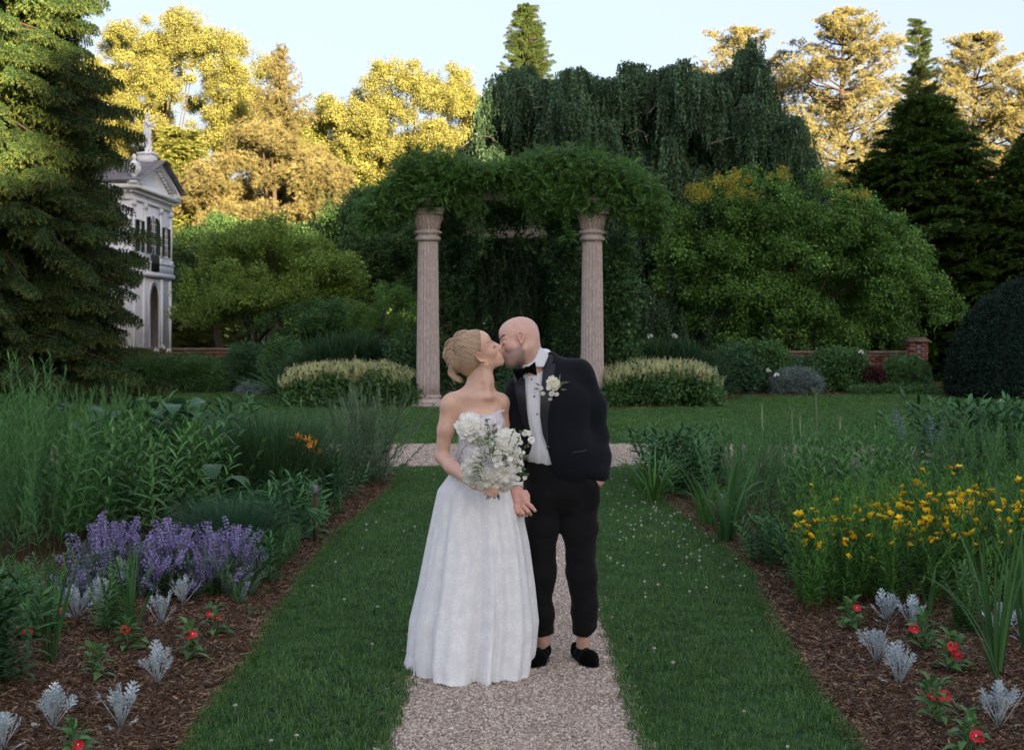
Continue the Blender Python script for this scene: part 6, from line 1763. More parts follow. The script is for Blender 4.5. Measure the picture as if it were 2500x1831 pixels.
# hand lies behind his, fingers folded forward from below
pc = PB(1268, 1216, -.005)
vb.cap(wr2, pc, .021, .024, .012, sq=.7)
kb = [PB(1257, 1238, -.008), PB(1267, 1243, -.010), PB(1277, 1245, -.010), PB(1287, 1242, -.008)]
tp = [PB(1252, 1251, -.045), PB(1262, 1257, -.048), PB(1273, 1259, -.048), PB(1284, 1256, -.045)]
te = [PB(1250, 1243, -.072), PB(1259, 1249, -.078), PB(1269, 1251, -.080), PB(1279, 1249, -.078)]
for a, b, c in zip(kb, tp, te):
    hand_chain(vb, pc, [a, b + np.array([0, .012, .0]), b, c], .0076, .004)
hand_chain(vb, PB(1272, 1204, .0), [PB(1284, 1200, -.03), PB(1290, 1210, -.055), PB(1291, 1222, -.065)], .0085, .005)
V, Q = vb.surf(); V = relax(V, Q, 1, .4)
base = (.67, .43, .32)
colb = skin_color(HB, V, False, base)
hd = np.linalg.norm(V - HB.O, axis=1)
# feet and shins close the body under the gown
vf = Vol(PB(1090, 1660, -.25), PB(1270, 1290, .25), .011)
for sx, ax in ((1140, 1140), (1205, 1205)):
    vf.chain([PB(sx, 1300, .03), PB(ax, 1430, .01), PB(ax, 1600, .05)], [.07, .052, .034], .02)
    vf.cap(PB(ax, 1610, .03), PB(ax, 1628, -.14), .03, .022, .02)
V2, Q2 = vf.surf()
Vall = np.concatenate([V, V2]); Qall = np.concatenate([Q, Q2 + len(V)])
call = np.concatenate([colb, np.tile(np.array(base), (len(V2), 1))])
child(link('body', mesh('bride_body', Vall, Qall, skinB, smooth=True, col=call)), bride)

# hair -------------------------------------------------------------
hairm, nt, b_ = new_mat('blonde_hair')
a_ = nd(nt, 'ShaderNodeAttribute', attribute_name='tint')
r_ = ramp(nt, a_.outputs['Fac'], [(0., (.21, .13, .078)), (.5, (.45, .31, .195)), (1., (.69, .53, .38))])
nt.links.new(r_.outputs[0], b_.inputs['Base Color']); b_.inputs['Roughness'].default_value = .42; b_.inputs['Specular IOR Level'].default_value = .5
b_.inputs['Anisotropic'].default_value = .5
vh = Vol(PB(1070, 940, -.16), PB(1215, 785, .20), .0035)
vh.ell(HB.w((-.020, 0, .036)), (.099, .080, .090), .01, M=HB.M)
vh.ell(HB.w((-.045, 0, -.010)), (.070, .070, .070), .03, M=HB.M)
vh.ell(HB.w((.020, 0, .052)), (.058, .066, .055), .02, M=HB.M)
# keep the face free: cut everything in front of the hairline
n1 = HB.M @ unit(np.array([1.0, 0, -.55])); p1 = HB.w((.080, 0, .100))
n2 = HB.M @ unit(np.array([1.0, 0, .05])); p2 = HB.w((.004, 0, -.010))
n3 = HB.M @ unit(np.array([.35, 0, -1.0])); p3 = HB.w((-.03, 0, -.052))
def cut(x, y, z, n, p): return (x - p[0]) * n[0] + (y - p[1]) * n[1] + (z - p[2]) * n[2]
lo_, hi_ = vh.lo, vh.lo + np.array(vh.n) * vh.v
vh.op(lambda x, y, z: np.maximum(cut(x, y, z, n1, p1), -0.4 + 0 * x), lo_, hi_, .022, 'i')
def fcut(x, y, z):
    a = cut(x, y, z, n2, p2); zz = cut(x, y, z, HB.M @ np.array([0, 0, 1.]), HB.w((0, 0, .035)))
    return np.minimum(a, np.sqrt(np.maximum(0, 1)) * -(zz) * -1 if False else np.maximum(a, zz) * 0 + np.where(zz > 0, -.05, a))
vh.op(lambda x, y, z: np.minimum(cut(x, y, z, n2, p2), -cut(x, y, z, HB.M @ np.array([-.75, 0, .66]), HB.w((.002, 0, .004)))), lo_, hi_, .016, 'i')
vh.op(lambda x, y, z: cut(x, y, z, n3, p3), lo_, hi_, .02, 'i')
vh.ell(HB.w((.080, 0, -.004)), (.058, .105, .098), .012, 's', HB.M)
for s in (-1, 1):
    vh.ell(HB.w((-.006, s * .082, -.014)), (.021, .022, .030), .006, 's', HB.M)
BUN = [((1108, 846), .046), ((1128, 823), .036), ((1102, 866), .042), ((1111, 888), .036)]
for (px, py), r in BUN: vh.ell(PB(px, py, .03), (r, r * .95, r), .018)
vh.cap(PB(1124, 885, .02), PB(1150, 908, .04), .044, .034, .03)
V, Q = vh.surf(); V = relax(V, Q, 2, .5)
q = HB.loc(V)
ht = .42 + .25 * np.sin(q[:, 2] * 420 + q[:, 0] * 160 + np.sin(q[:, 0] * 90) * 2) * .6 + .1 * np.sin(q[:, 2] * 1300)
hair = child(link('hair', mesh('bride_hair', V, Q, hairm, smooth=True, tint=np.clip(ht, 0, 1))), bride)
g = Geo()
def strand(P, r, t, off=.0012, proj=True):
    P = np.array(P); n = 13
    tt = np.linspace(0, 1, len(P)); T = np.linspace(0, 1, n)
    X = np.stack([np.interp(T, tt, P[:, k]) for k in range(3)], 1)
    for _ in range(2): X[1:-1] = (X[:-2] + 2 * X[1:-1] + X[2:]) / 4
    if proj: X = project(vh, X, off, 3)
    for _ in range(1): X[1:-1] = (X[:-2] + 2 * X[1:-1] + X[2:]) / 4
    tube(g, X, r * np.array([.5] + [1] * (n - 2) + [.3]), 5, t + rs.uniform(-.1, .1), cap=True, flat=.6)
HL = [(.054, .0, .098), (.048, -.030, .092), (.036, -.052, .076), (.026, -.064, .055), (.020, -.070, .030), (.012, -.075, .012), (-.016, -.078, .026), (-.034, -.076, .0), (-.036, -.066, -.036), (-.04, -.045, -.055), (-.045, -.02, -.06)]
HLa = np.array(HL)
for i in range(900):
    s = rs.uniform(0, len(HL) - 1.01); k = int(s); f = s - k
    h = HLa[k] * (1 - f) + HLa[k + 1] * f; h = h + rs.normal(0, .004, 3) + np.array([-.025, 0, 0]) * rs.rand() ** 3 + np.array([rs.uniform(-.004, .016), 0, 0])
    if rs.rand() < .25: h[1] *= -1
    st = HB.w(h)
    px, py = (1116 + rs.normal(0, 5), 845 + rs.normal(0, 9))
    en = PB(px, py, -.012 + rs.normal(0, .006))
    mid = (st + en) / 2 + HB.M @ np.array([0, -.015, .012 if k < 6 else -.006])
    strand([st, mid, en], rs.uniform(.0006, .0015), rs.choice([.35, .5, .62, .85]), .0006)
for i in range(300):   # loops of the knot
    (px, py), r = BUN[rs.randint(4)]
    c = PB(px, py, .03); a0 = rs.uniform(0, 6.28); ln = rs.uniform(1.2, 2.6); tl = rs.uniform(-1, 1)
    A = unit(np.array([1, tl * .5, 0.])); B = unit(np.array([0, -.4, 1.])); cc = c + np.array([0, -r * rs.uniform(0, .7), 0])
    X = [cc + r * (A * math.cos(a0 + ln * t) + B * math.sin(a0 + ln * t)) for t in np.linspace(0, 1, 8)]
    strand(X, rs.uniform(.0007, .0017), rs.choice([.25, .5, .7, .9]), rs.uniform(.0, .004))
for i in range(90):    # swept locks standing a little proud
    s = rs.uniform(.5, len(HL) - 1.3); k = int(s); f = s - k; h = HLa[k] * (1 - f) + HLa[k + 1] * f + rs.normal(0, .004, 3)
    en = PB(1114 + rs.normal(0, 9), 842 + rs.normal(0, 13), -.02 + rs.normal(0, .006)); st = HB.w(h)
    m1 = st + (en - st) * .33 + np.array([0, -.008, .010]); m2 = st + (en - st) * .66 + np.array([0, -.010, rs.normal(0, .010)])
    strand([st, m1, m2, en], rs.uniform(.0012, .0024), rs.choice([.35, .5, .65, .85]), rs.uniform(.0003, .002))
for i in range(26):    # twisted locks of the knot
    (px, py), r = BUN[rs.randint(4)]; c = PB(px, py, .03); a0 = rs.uniform(0, 6.28); ln = rs.uniform(1.6, 3.2)
    A = unit(np.array([1, rs.normal(0, .4), rs.normal(0, .3)])); B = unit(np.array([0, -.5, 1.]))
    X = [c + np.array([0, -r * .4, 0]) + r * (A * math.cos(a0 + ln * t) + B * math.sin(a0 + ln * t)) for t in np.linspace(0, 1, 8)]
    strand(X, rs.uniform(.002, .0042), rs.choice([.3, .45, .6, .8]), rs.uniform(.001, .005))
for i in range(70):    # flyaways over the crown
    h = np.array([rs.uniform(-.10, .05), rs.normal(0, .03), 0]); h[2] = .036 + .088 * math.sqrt(max(.05, 1 - ((h[0] + .02) / .10) ** 2)); st = HB.w(h)
    d = HB.M @ unit(np.array([-1.0, rs.normal(0, .3), rs.uniform(.1, .8)])); L = rs.uniform(.02, .045)
    strand([st + d * L * t + np.array([0, 0, -.012]) * t * t for t in np.linspace(0, 1, 5)], .0006, .8, proj=False)
for i in range(90):    # loose wisps at the back and nape
    a = rs.uniform(0, 1)
    st = PB(1098 + 18 * rs.rand(), 835 + 60 * a, .0 + rs.normal(0, .012))
    d = np.array([-.5 - .6 * rs.rand(), rs.normal(0, .3), .7 - 1.9 * a + rs.normal(0, .2)]); L = rs.uniform(.02, .05)
    X = [st + unit(d) * L * t + np.array([.014, 0, -.012]) * t * t for t in np.linspace(0, 1, 6)]
    strand(X, .0007, .7, proj=False)
for i in range(60):
    st = PB(1100 + 12 * rs.rand(), 885 + 10 * rs.rand(), .0 + rs.normal(0, .012)); e = PB(1123 + rs.normal(0, 6), 930 + rs.normal(0, 6), -.005)
    m1 = PB(1098 + rs.normal(0, 5), 908 + rs.normal(0, 4), .0)
    strand([st, m1, (m1 + e) / 2 + np.array([-.003, 0, -.004]), e], .0009, .65, proj=False)
ear_front = HB.w((.020, -.074, -.02))
for k_, (p, q_, r__) in enumerate([((.046, -.045, .092), (.036, -.068, .03), (.024, -.070, -.035)), ((.030, -.060, .066), (.016, -.076, .03), (.010, -.078, -.004))]):
    strand([HB.w(p), HB.w(q_), HB.w(r__)], .0006, 1.0, proj=False)
child(g.obj('loose_strands', hairm, None, True), bride)

# brow, lashes, earrings
dark = noise_mat('brow_hair', (.10, .06, .035), (.17, .11, .07), 200, .7)
gold = noise_mat('gold', (.75, .5, .2), (.85, .62, .3), 30, .25, metal=1.0)
for s in (-1, 1):
    g = Geo()
    for t in np.linspace(0, 1, 16):
        p = np.array([.0835 - .020 * t * t, s * (.014 + .034 * t), .0215 + .007 * math.sin(t * 2.4)])
        d = np.array([-.004 - .003 * t, s * .008, .002])
        A = project(vb, np.array([HB.w(p), HB.w(p + d)]), .0006, 5)
        tube(g, A, [.0009, .0005], 4, .5)
    child(g.obj('eyebrow', dark), bride)
    g = Geo()
    for t in np.linspace(0, 1, 12):
        p = np.array([.0812 - .012 * (t - .35) ** 2 * 2, s * (.020 + .026 * t), -.0095 + .002 * (t - .5) ** 2])
        A = project(vb, np.array([HB.w(p)]), .0004, 5)[0]; tube(g, [A, A + HB.M @ np.array([.006, s * .003 * t, -.0035])], [.0007, .0003], 4, .5)
    child(g.obj('eyelashes', dark), bride)
g = Geo()
c0 = HB.w((.000, -.085, -.046))
for k_ in range(2):
    th = np.linspace(0, 2 * math.pi, 15)
    X = c0 + np.stack([(.0045 + .003 * k_) * np.cos(th), .002 * np.sin(th) - .001, (.008 + .003 * k_) * np.sin(th) - .004 - .004 * k_], 1)
    tube(g, X, .0011, 6, cap=False)
child(g.obj('earring', gold, None, True), bride)

# gown --------------------------------------------------------------
lace = lace_mat('ivory_lace'); lace_b = lace_mat('bodice_lace', (.50, .46, .50), (.80, .78, .78), 1.2)
vd = Vol(PB(1090, 1175, -.2), PB(1250, 985, .2), .0042)
vd.ell(PB(1171, 1030, .03), (.122, .092, .135), .05)
vd.ell(PB(1171, 1110, .03), (.118, .090, .14), .05)
vd.ell(PB(1149, 1040, -.035), (.062, .060, .060), .03)
vd.ell(PB(1204, 1036, -.035), (.061, .060, .060), .03)
vd.ell(PB(1173, 1180, .03), (.130, .10, .09), .05)
tx = [PB(p, 0)[0] for p in (1100, 1124, 1150, 1176, 1196, 1215, 1232, 1250)]
tz = [PB(0, p)[2] for p in (1020, 1013, 1006, 1013, 1011, 1005, 996, 1000)]
def topcut(x, y, z):
    t = np.interp(x.ravel(), tx, tz).reshape(x.shape) + .0022 * np.abs(np.sin(x * 420)) - np.clip((y - YB - .03), 0, .15) * .15
    return z - t
vd.op(topcut, vd.lo, vd.lo + np.array(vd.n) * vd.v, .003, 'i')
vd.op(lambda x, y, z: (PB(0, 1163)[2] - .03 * np.clip(1 - np.abs(x - PB(1180, 0)[0]) / .06, 0, 1)) - z, vd.lo, vd.lo + np.array(vd.n) * vd.v, .003, 'i')
V, Q = vd.surf()
me = mesh('bodice', V, Q, lace_b, smooth=True); uvmesh(me, np.stack([V[:, 0] * 1.0, V[:, 2]], 1))
bod = child(link('bodice', me), bride)
g = Geo()
for bx in (1128, 1141, 1158, 1176, 1194, 1210, 1224):
    zz = np.linspace(PB(0, 1022)[2], PB(0, 1160)[2], 16); xx = PB(bx, 0)[0] + (np.linspace(0, 1, 16)) * (PB(1174, 0)[0] - PB(bx, 0)[0]) * .22
    yy = vd.front(xx, zz)
    tube(g, np.stack([xx, yy - .0008, zz], 1), .0022, 6, cap=True, flat=.6)
child(g.obj('boning', lace, None, True), bride)
g = Geo()   # eyelash scallops on the neckline
for xx in np.arange(tx[1], tx[6], .0042):
    z0 = np.interp(xx, tx, tz); y0 = float(vd.front(xx, z0 - .006)[0])
    leaves(g, np.array([[xx, y0 - .001, z0 - .004]]), np.array([[rs.normal(0, .3), -.15, 1.0]]), rs.uniform(.008, .014), .005, N=np.array([[0, -1., 0]]))
child(g.obj('lace_trim', lace), bride)

# skirt: rings of folds from the waist to the hem
ny = np.array([1138, 1165, 1200, 1252, 1334, 1444, 1536, 1612, 1650])
lx = np.array([1106, 1094, 1070, 1060, 1045, 1026, 1006, 1001, 1008])
rx = np.array([1240, 1245, 1256, 1272, 1288, 1302, 1311, 1304, 1297])
def skirt_pt(th, s):
    "th angle, s 0..1 from waist to hem"
    py = 1138 + (1650 - 1138) * s
    l = np.interp(py, ny, lx); r = np.interp(py, ny, rx)
    Yc = YB + .02 - .02 * s
    c = ((l + r) / 2 - 1250) / F * Yc; a = (r - l) / 2 / F * Yc
    dpt = .10 + .27 * s ** .8
    amp = .025 * s ** .8 + .002
    fold = 1 + amp / a * (1.0 * np.cos(5 * th + 2.2 + .5 * s) + .9 * np.cos(9 * th + .8 + .9 * s) + .7 * np.cos(14 * th + 2.1 - .8 * s) + .6 * np.cos(23 * th + .5) * (1 - .5 * s)) - .10 * s * np.exp(-((th - 1.19) / .035) ** 2) + .05 * s * np.exp(-((th - 1.29) / .05) ** 2)
    x = c + a * np.cos(th) * (fold * .5 + .5 * (1 + (fold - 1) * .3)); y = Yc - dpt * np.sin(th) * fold
    # reach the floor whatever the depth
    z = EYE - (py - HY) / F * Yc
    ztop = EYE - (1138 - HY) / F * Yc; zbot = EYE - (1650 - HY) / F * Yc
    z = ztop + (z - ztop) * (ztop - .012) / (ztop - zbot)
    return x, y, z
na, ns_ = 300, 110
th = np.linspace(0, 2 * math.pi, na + 1); ss = np.linspace(0, 1, ns_)
TH, SS = np.meshgrid(th, ss)
X, Y_, Z = skirt_pt(TH, SS)
hemw = .006 * np.abs(np.sin(TH * 46)) + .004 * np.sin(TH * 7)
Z = Z + hemw * (SS > .99) + .0
P = np.stack([X, Y_, Z], -1)
g = Geo(); sheet(g, P[:, ::-1])
me = g.mesh('skirt', lace, True); arc = TH * .36
uvmesh(me, np.stack([arc[:, ::-1].ravel(), Z[:, ::-1].ravel()], 1))
sk = child(link('skirt', me), bride)
# short train trailing on the gravel at her left
g = Geo(); tt = np.linspace(R(150), R(300), 70); uu = np.linspace(0, 1, 12)
T3, U3 = np.meshgrid(tt, uu)
x, y, z = skirt_pt(T3, .93 + 0 * T3); ex = .10 * U3 * np.sin((T3 - tt[0]) / (tt[-1] - tt[0]) * math.pi)
x = x + ex * np.cos(T3) * .35; y = y - ex * np.sin(T3) * 1.6
z = np.maximum(.008, z * (1 - U3) ** 1.5 + .012 * U3 * (1 + np.cos(T3 * 17)) * .5)
sheet(g, np.stack([x, y, z], -1)[:, ::-1])
me = g.mesh('train', lace, True); uvmesh(me, np.stack([(T3 * .36)[:, ::-1].ravel(), (U3 * .1)[:, ::-1].ravel()], 1))
child(link('train', me), bride)

# ================================================================= GROOM
groom = empty('person', (float(PG(1375, 900)[0]), YG, 0), 'bald groom in black tuxedo and bow tie, one hand in his trouser pocket', 'person')
HG = by_ear(PG(1273, 825, -.13), frame(-1, R(6), R(-13), R(17)), 1.04, 1)
vg = Vol(PG(1195, 930, -.28), PG(1340, 762, .14), .0038)
add_head(vg, HG, True)
vg.chain([HG.w((-.030, 0, -.045)), PG(1298, 885, -.02), PG(1306, 925, .0)], [.056, .054, .058], .025)
vg.cap(HG.w((-.062, 0, -.01)), PG(1311, 890, .01), .042, .045, .035)
V, Q = vg.surf(); V = relax(V, Q, 1, .4)
baseG = (.66, .42, .34)
cg = skin_color(HG, V, True, baseG)
# hands
vn = Vol(PG(1225, 1290, -.42), PG(1330, 1165, .0), .0028)
wg = PG(1259, 1192, -.22); pm = PG(1268, 1222, -.235)
vn.chain([PG(1258, 1180, -.21), wg, pm], [.029, .028, .034], .014, sq=.68)
vn.cap(PG(1258, 1208, -.235), PG(1262, 1232, -.245), .020, .018, .012)
vn.cap(PG(1275, 1208, -.235), PG(1284, 1226, -.25), .020, .016, .012)
# index finger points down and out
vn.chain([PG(1284, 1226, -.252), PG(1297, 1236, -.268), PG(1306, 1246, -.27)], [.0125, .0105, .0088], .006)
# other fingers fold round her hand
for i, (a, b, c) in enumerate([((1275, 1234), (1290, 1248), (1296, 1256)), ((1265, 1237), (1276, 1252), (1286, 1258)), ((1257, 1236), (1264, 1250), (1273, 1256))]):
    vn.chain([PG(*a, -.262), PG(*b, -.275), PG(*c, -.25)], [.0115, .0100, .0085], .004)
# thumb on the far side, pointing down
vn.chain([PG(1275, 1200, -.215), PG(1286, 1206, -.235), PG(1290, 1222, -.252)], [.0135, .0115, .0095], .006)
Vn, Qn = vn.surf()
# other hand: wrist into the pocket
vp = Vol(PG(1425, 1215, -.2), PG(1490, 1140, .1), .004)
vp.chain([PG(1474, 1158, -.06), PG(1462, 1176, -.055), PG(1448, 1192, -.02)], [.024, .023, .020], .012, sq=.8)
Vp, Qp = vp.surf()
# ankles and feet (inside the shoes), trunk and legs inside the clothes
vl = Vol(PG(1230, 1660, -.40), PG(1500, 870, .30), .011)
def LEG(hx, kx, ax, dk=0.0): return [PG(hx, 1215, .01), PG(kx, 1400, -.02 + dk), PG(ax, 1560, .03)]
vl.ell(PG(1345, 1000, .02), (.15, .10, .19), .05); vl.ell(PG(1370, 1150, .02), (.15, .10, .14), .05)
vl.chain(LEG(1325, 1322, 1326), [.08, .055, .036], .03); vl.chain(LEG(1420, 1424, 1424), [.08, .055, .036], .03)
fl = [(PG(1326, 1570, .05), PG(1329, 1605, .06), PG(1312, 1622, -.11)), (PG(1424, 1568, .04), PG(1418, 1600, .05), PG(1448, 1624, -.13))]
for a, b, c in fl:
    vl.cap(a, b, .036, .036, .015); vl.cap(b, c, .030, .024, .02)
Vl, Ql = vl.surf(); Vl = relax(Vl, Ql, 2)
def redden_hand(V, c):
    col = np.tile(np.array(c), (len(V), 1)); col[:, 1:] *= .88; return col  # hands get a slightly redder skin tone
parts = [(V, Q, cg), (Vn, Qn, redden_hand(Vn, baseG)), (Vp, Qp, redden_hand(Vp, baseG)), (Vl, Ql, np.tile(np.array(baseG), (len(Vl), 1)))]
off = 0; VV, QQ, CC = [], [], []
for a, b, c in parts: VV.append(a); QQ.append(b + off); CC.append(c); off += len(a)
child(link('body', mesh('groom_body', np.concatenate(VV), np.concatenate(QQ), skinG, smooth=True, col=np.concatenate(CC))), groom)

gbrow = noise_mat('light_brow', (.09, .05, .03), (.16, .09, .055), 200, .7)
for s in (-1, 1):
    g = Geo()
    for t in np.linspace(0, 1, 22):
        p = np.array([.0845 - .020 * t * t, s * (.012 + .040 * t), .0245 + .006 * math.sin(t * 2.2) + rs.normal(0, .0012)])
        A = project(vg, np.array([HG.w(p), HG.w(p + np.array([-.004, s * .009, .0015]))]), .0008, 5); tube(g, A, [.0024, .0012], 4, .5)
    child(g.obj('eyebrow', gbrow), groom)
    g = Geo()
    for t in np.linspace(0, 1, 12):
        p = np.array([.0812 - .012 * (t - .35) ** 2 * 2, s * (.020 + .026 * t), -.0100 + .002 * (t - .5) ** 2])
        A = project(vg, np.array([HG.w(p)]), .0004, 5)[0]; tube(g, [A, A + HG.M @ np.array([.005, s * .002 * t, -.004])], [.0008, .0003], 4, .5)
    child(g.obj('eyelashes', gbrow), groom)

wool = cloth_mat('midnight_wool', (.0055, .007, .011), .85, 700, .06, .2, .15)
trou = cloth_mat('black_trouser_wool', (.005, .005, .006), .9, 900, .05, .15)
satin = cloth_mat('lapel_satin', (.006, .008, .013), .45, 300, .05, .12, .4)
velvet = cloth_mat('black_velvet', (.002, .002, .0025), .95, 900, .02, .2, .05)
shirtm = cloth_mat('white_cotton', (.74, .77, .82), .7, 500, .1, .25)
# --- torso volumes
def torso(v, e=0.0, sleeves=True):
    v.cap(PG(1300, 903, .03), PG(1414, 903, .035), .055 + e, .051 + e, .045)
    v.cap(PG(1305, 925, .02), PG(1268, 950, .0), .060 + e, .056 + e, .05)
    v.cap(PG(1330, 870, .05), PG(1345, 900, .05), .045 + e, .06 + e, .04)
    v.ell(PG(1345, 985, .0), (.205 + e, .118 + e, .175), .07)
    v.ell(PG(1355, 1075, .0), (.185 + e, .112 + e, .18), .07)
def sleeve(v, e=0.0):
    v.chain([PG(1427, 922, .03), PG(1448, 990, .045), PG(1458, 1060, .045)], [.059 + e, .060 + e, .055 + e], .040)
    v.chain([PG(1458, 1060, .045), PG(1464, 1115, .0), PG(1465, 1160, -.055)], [.055 + e, .051 + e, .046 + e], .04)
    v.chain([PG(1262, 955, .0), PG(1252, 1010, .0), PG(1255, 1080, -.03)], [.058 + e, .056 + e, .052 + e], .03)
    v.chain([PG(1255, 1080, -.03), PG(1256, 1135, -.12), PG(1258, 1178, -.195)], [.052 + e, .047 + e, .040 + e], .025)
vs = Vol(PG(1225, 1180, -.25), PG(1480, 840, .25), .006)
torso(vs, -.004)
# jacket
vj = Vol(PG(1200, 1215, -.32), PG(1510, 845, .28), .0050)
torso(vj, .010); sleeve(vj)
vj.ell(PG(1392, 1120, .0), (.155, .120, .16), .05)
vj.ell(PG(1345, 1150, .03), (.165, .105, .12), .05)
def seg2(x, z, a, b):
    "signed side of line a->b in the x,z plane (positive = right of it)"
    d = np.array([b[0] - a[0], b[1] - a[1]]); L = math.hypot(*d)
    return ((x - a[0]) * -d[1] + (z - a[1]) * d[0]) / L * -1
def XZ(px, py, Y=YG - .1): p = at(px, py, Y); return (p[0], p[2])
def polysdf(x, z, P):
    "signed distance to polygon (negative inside)"
    P = np.array(P); d = None; s = np.ones(np.broadcast(x, z).shape)
    n = len(P)
    for i in range(n):
        a, b = P[i], P[(i + 1) % n]; e = b - a
        wx, wz = x - a[0], z - a[1]
        h = np.clip((wx * e[0] + wz * e[1]) / (e @ e), 0, 1)
        dd = (wx - e[0] * h) ** 2 + (wz - e[1] * h) ** 2
        d = dd if d is None else np.minimum(d, dd)
        c1 = (z >= a[1]) & (z < b[1]) & ((e[0] * wz) > (e[1] * wx)) if False else None
        up = (a[1] <= z) & (b[1] > z) & ((e[0] * wz - e[1] * wx) < 0)
        dn = (a[1] > z) & (b[1] <= z) & ((e[0] * wz - e[1] * wx) > 0)
        s = np.where(up | dn, -s, s)
    return s * np.sqrt(d)
VN = [(1338, 852), (1327, 905), (1319, 960), (1319, 1015), (1325, 1060), (1337, 1095), (1346, 1130), (1357, 1165), (1364, 1230), (1268, 1230), (1275, 1150), (1296, 1100), (1300, 1072), (1291, 1030), (1284, 985), (1282, 940), (1278, 905), (1290, 860)]
VNp = [XZ(*p) for p in VN]
yc = YG + .02
def vcut(x, y, z):
    d = polysdf(x[:, 0, 0][:, None] + 0 * z[0, 0][None], z[0, 0][None] + 0 * x[:, 0, 0][:, None], VNp)[:, None, :]
    return np.maximum(d, y - yc)
lo = vj.lo; hi = vj.lo + np.array(vj.n) * vj.v
vj.op(vcut, lo, hi, .004, 's')
# hem of the body (sleeves go on below it)
HEM = [(1200, 1140), (1268, 1178), (1345, 1178), (1366, 1184), (1386, 1194), (1405, 1198), (1420, 1196), (1440, 1183), (1452, 1172), (1520, 1170)]
hx = [XZ(*p)[0] for p in HEM]; hz = [XZ(*p)[1] for p in HEM]
def hem(x, y, z): return np.interp(x.ravel(), hx, hz).reshape(x.shape) - z + 0 * y
vj.op(hem, lo, hi, .004, 'i')
def top(x, y, z): return z - np.interp(x.ravel(), [XZ(1240, 0)[0], XZ(1300, 0)[0], XZ(1332, 0)[0], XZ(1345, 0)[0], XZ(1400, 0)[0]], [XZ(0, 905)[1], XZ(0, 880)[1], XZ(0, 860)[1], XZ(0, 860)[1], XZ(0, 860)[1]]).reshape(x.shape) + 0 * y
vj.op(top, lo, hi, .006, 'i')
vj.cap(PG(1316, 860, -.02), PG(1316, 930, -.03), .062, .075, .01, 's')
# right sleeve end
for (a, b, ra, rb) in (((1256, 1135, -.12), (1258, 1184, -.20), .046, .040), ((1466, 1115, .01), (1468, 1168, -.06), .051, .047)):
    vj.cap(PG(a[0], a[1], a[2]), PG(b[0], b[1] - 12, b[2] + .01), ra, rb, .012)
vj.op(lambda x, y, z: XZ(0, 1190, YG - .2)[1] - z + 1.0 * (x > XZ(1275, 0)[0]) * -1, lo, hi, .003, 'i')
V, Q = vj.surf(); V = relax(V, Q, 4, .5)
# cloth creases
def creases(V, amp, seed, fx=11, fz=26):
    r = np.random.RandomState(int(seed * 10)); a = 0
    for _ in range(9):
        k = r.normal(0, 1, 3) * np.array([fx, fx, fz]) * .8
        a = a + np.sin(V @ k + r.uniform(0, 6) + 1.2 * np.sin(V @ (r.normal(0, 1, 3) * 9)))
    a = a / 2.4
    return np.sign(a) * np.abs(a) ** .8 * amp
cx = np.interp(V[:, 2], [.6, 1.6], [XZ(1370, 0)[0], XZ(1350, 0)[0]])
n_ = unit(np.stack([V[:, 0] - cx, V[:, 1] - YG, 0 * V[:, 0]], 1))
arm = np.clip((np.abs(V[:, 0] - cx) - .13) / .06, 0, 1)
V = V + n_ * (creases(V, .0018, 1.0) + creases(V, .0022, 3.1, 16, 44) * arm)[:, None]
child(link('jacket', mesh('jacket', V, Q, wool, smooth=True)), groom)
# shirt
V, Q = vs.surf()
V[:, 1] += .0025 * np.sin(V[:, 0] * 130) * (V[:, 1] < YG)
child(link('shirt', mesh('shirt', V, Q, shirtm, smooth=True)), groom)
# pleat placket and studs
def onshirt(px, py, off=.002):
    x, z = XZ(px, py); return np.array([x, float(vs.front(x, z)[0]) - off, z])
pl = ruled(vs, [XZ(1290, 905), XZ(1291, 960), XZ(1301, 1040), XZ(1326, 1112)], [XZ(1303, 905), XZ(1305, 960), XZ(1314, 1040), XZ(1336, 1112)], 6, 30, .003)
g = Geo(); slab(g, pl, .002); child(g.obj('placket', shirtm, None, True), groom)
blk = noise_mat('onyx', (.004, .004, .005), (.01, .01, .012), 20, .25, spec=.6)
for px, py in ((1298, 926), (1304, 968), (1311, 1011)):
    g = Geo(); c = onshirt(px, py, .004)
    lathe(g, [(0.0005, -.0), (.0042, .0), (.0046, .001), (.0038, .0025), (.0006, .0032)], 12)
    o = g.obj('stud', blk, None, True); o.location = c; o.rotation_euler = (R(90), 0, 0); child(o, groom)
# cummerbund/waist shirt bottom, trousers
vt = Vol(PG(1255, 1575, -.22), PG(1480, 1080, .25), .0052)
vt.ell(PG(1368, 1150, .02), (.152, .108, .12), .04)
vt.ell(PG(1372, 1200, .025), (.160, .118, .12), .04)
vt.cap(PG(1322, 1140, .02), PG(1314, 1225, .02), .085, .088, .05)
vt.chain([PG(1322, 1215, .01), PG(1322, 1290, .0), PG(1321, 1400, -.02), PG(1322, 1500, .0), PG(1326, 1562, .02)], [.096, .084, .069, .060, .054], .035)
vt.chain([PG(1418, 1215, .01), PG(1416, 1290, .0), PG(1421, 1400, -.02), PG(1427, 1490, .0), PG(1431, 1562, .02)], [.100, .090, .074, .067, .062], .035)
vt.cap(PG(1440, 1188, -.050), PG(1446, 1222, -.045), .052, .040, .03)
lo = vt.lo; hi = vt.lo + np.array(vt.n) * vt.v
tzx = [XZ(1300, 0)[0], XZ(1345, 0)[0], XZ(1375, 0)[0], XZ(1405, 0)[0], XZ(1435, 0)[0], XZ(1465, 0)[0]]
tzz = [XZ(0, 1557, YG)[1], XZ(0, 1547, YG)[1], XZ(0, 1548, YG)[1], XZ(0, 1549, YG)[1], XZ(0, 1552, YG)[1], XZ(0, 1528, YG)[1]]
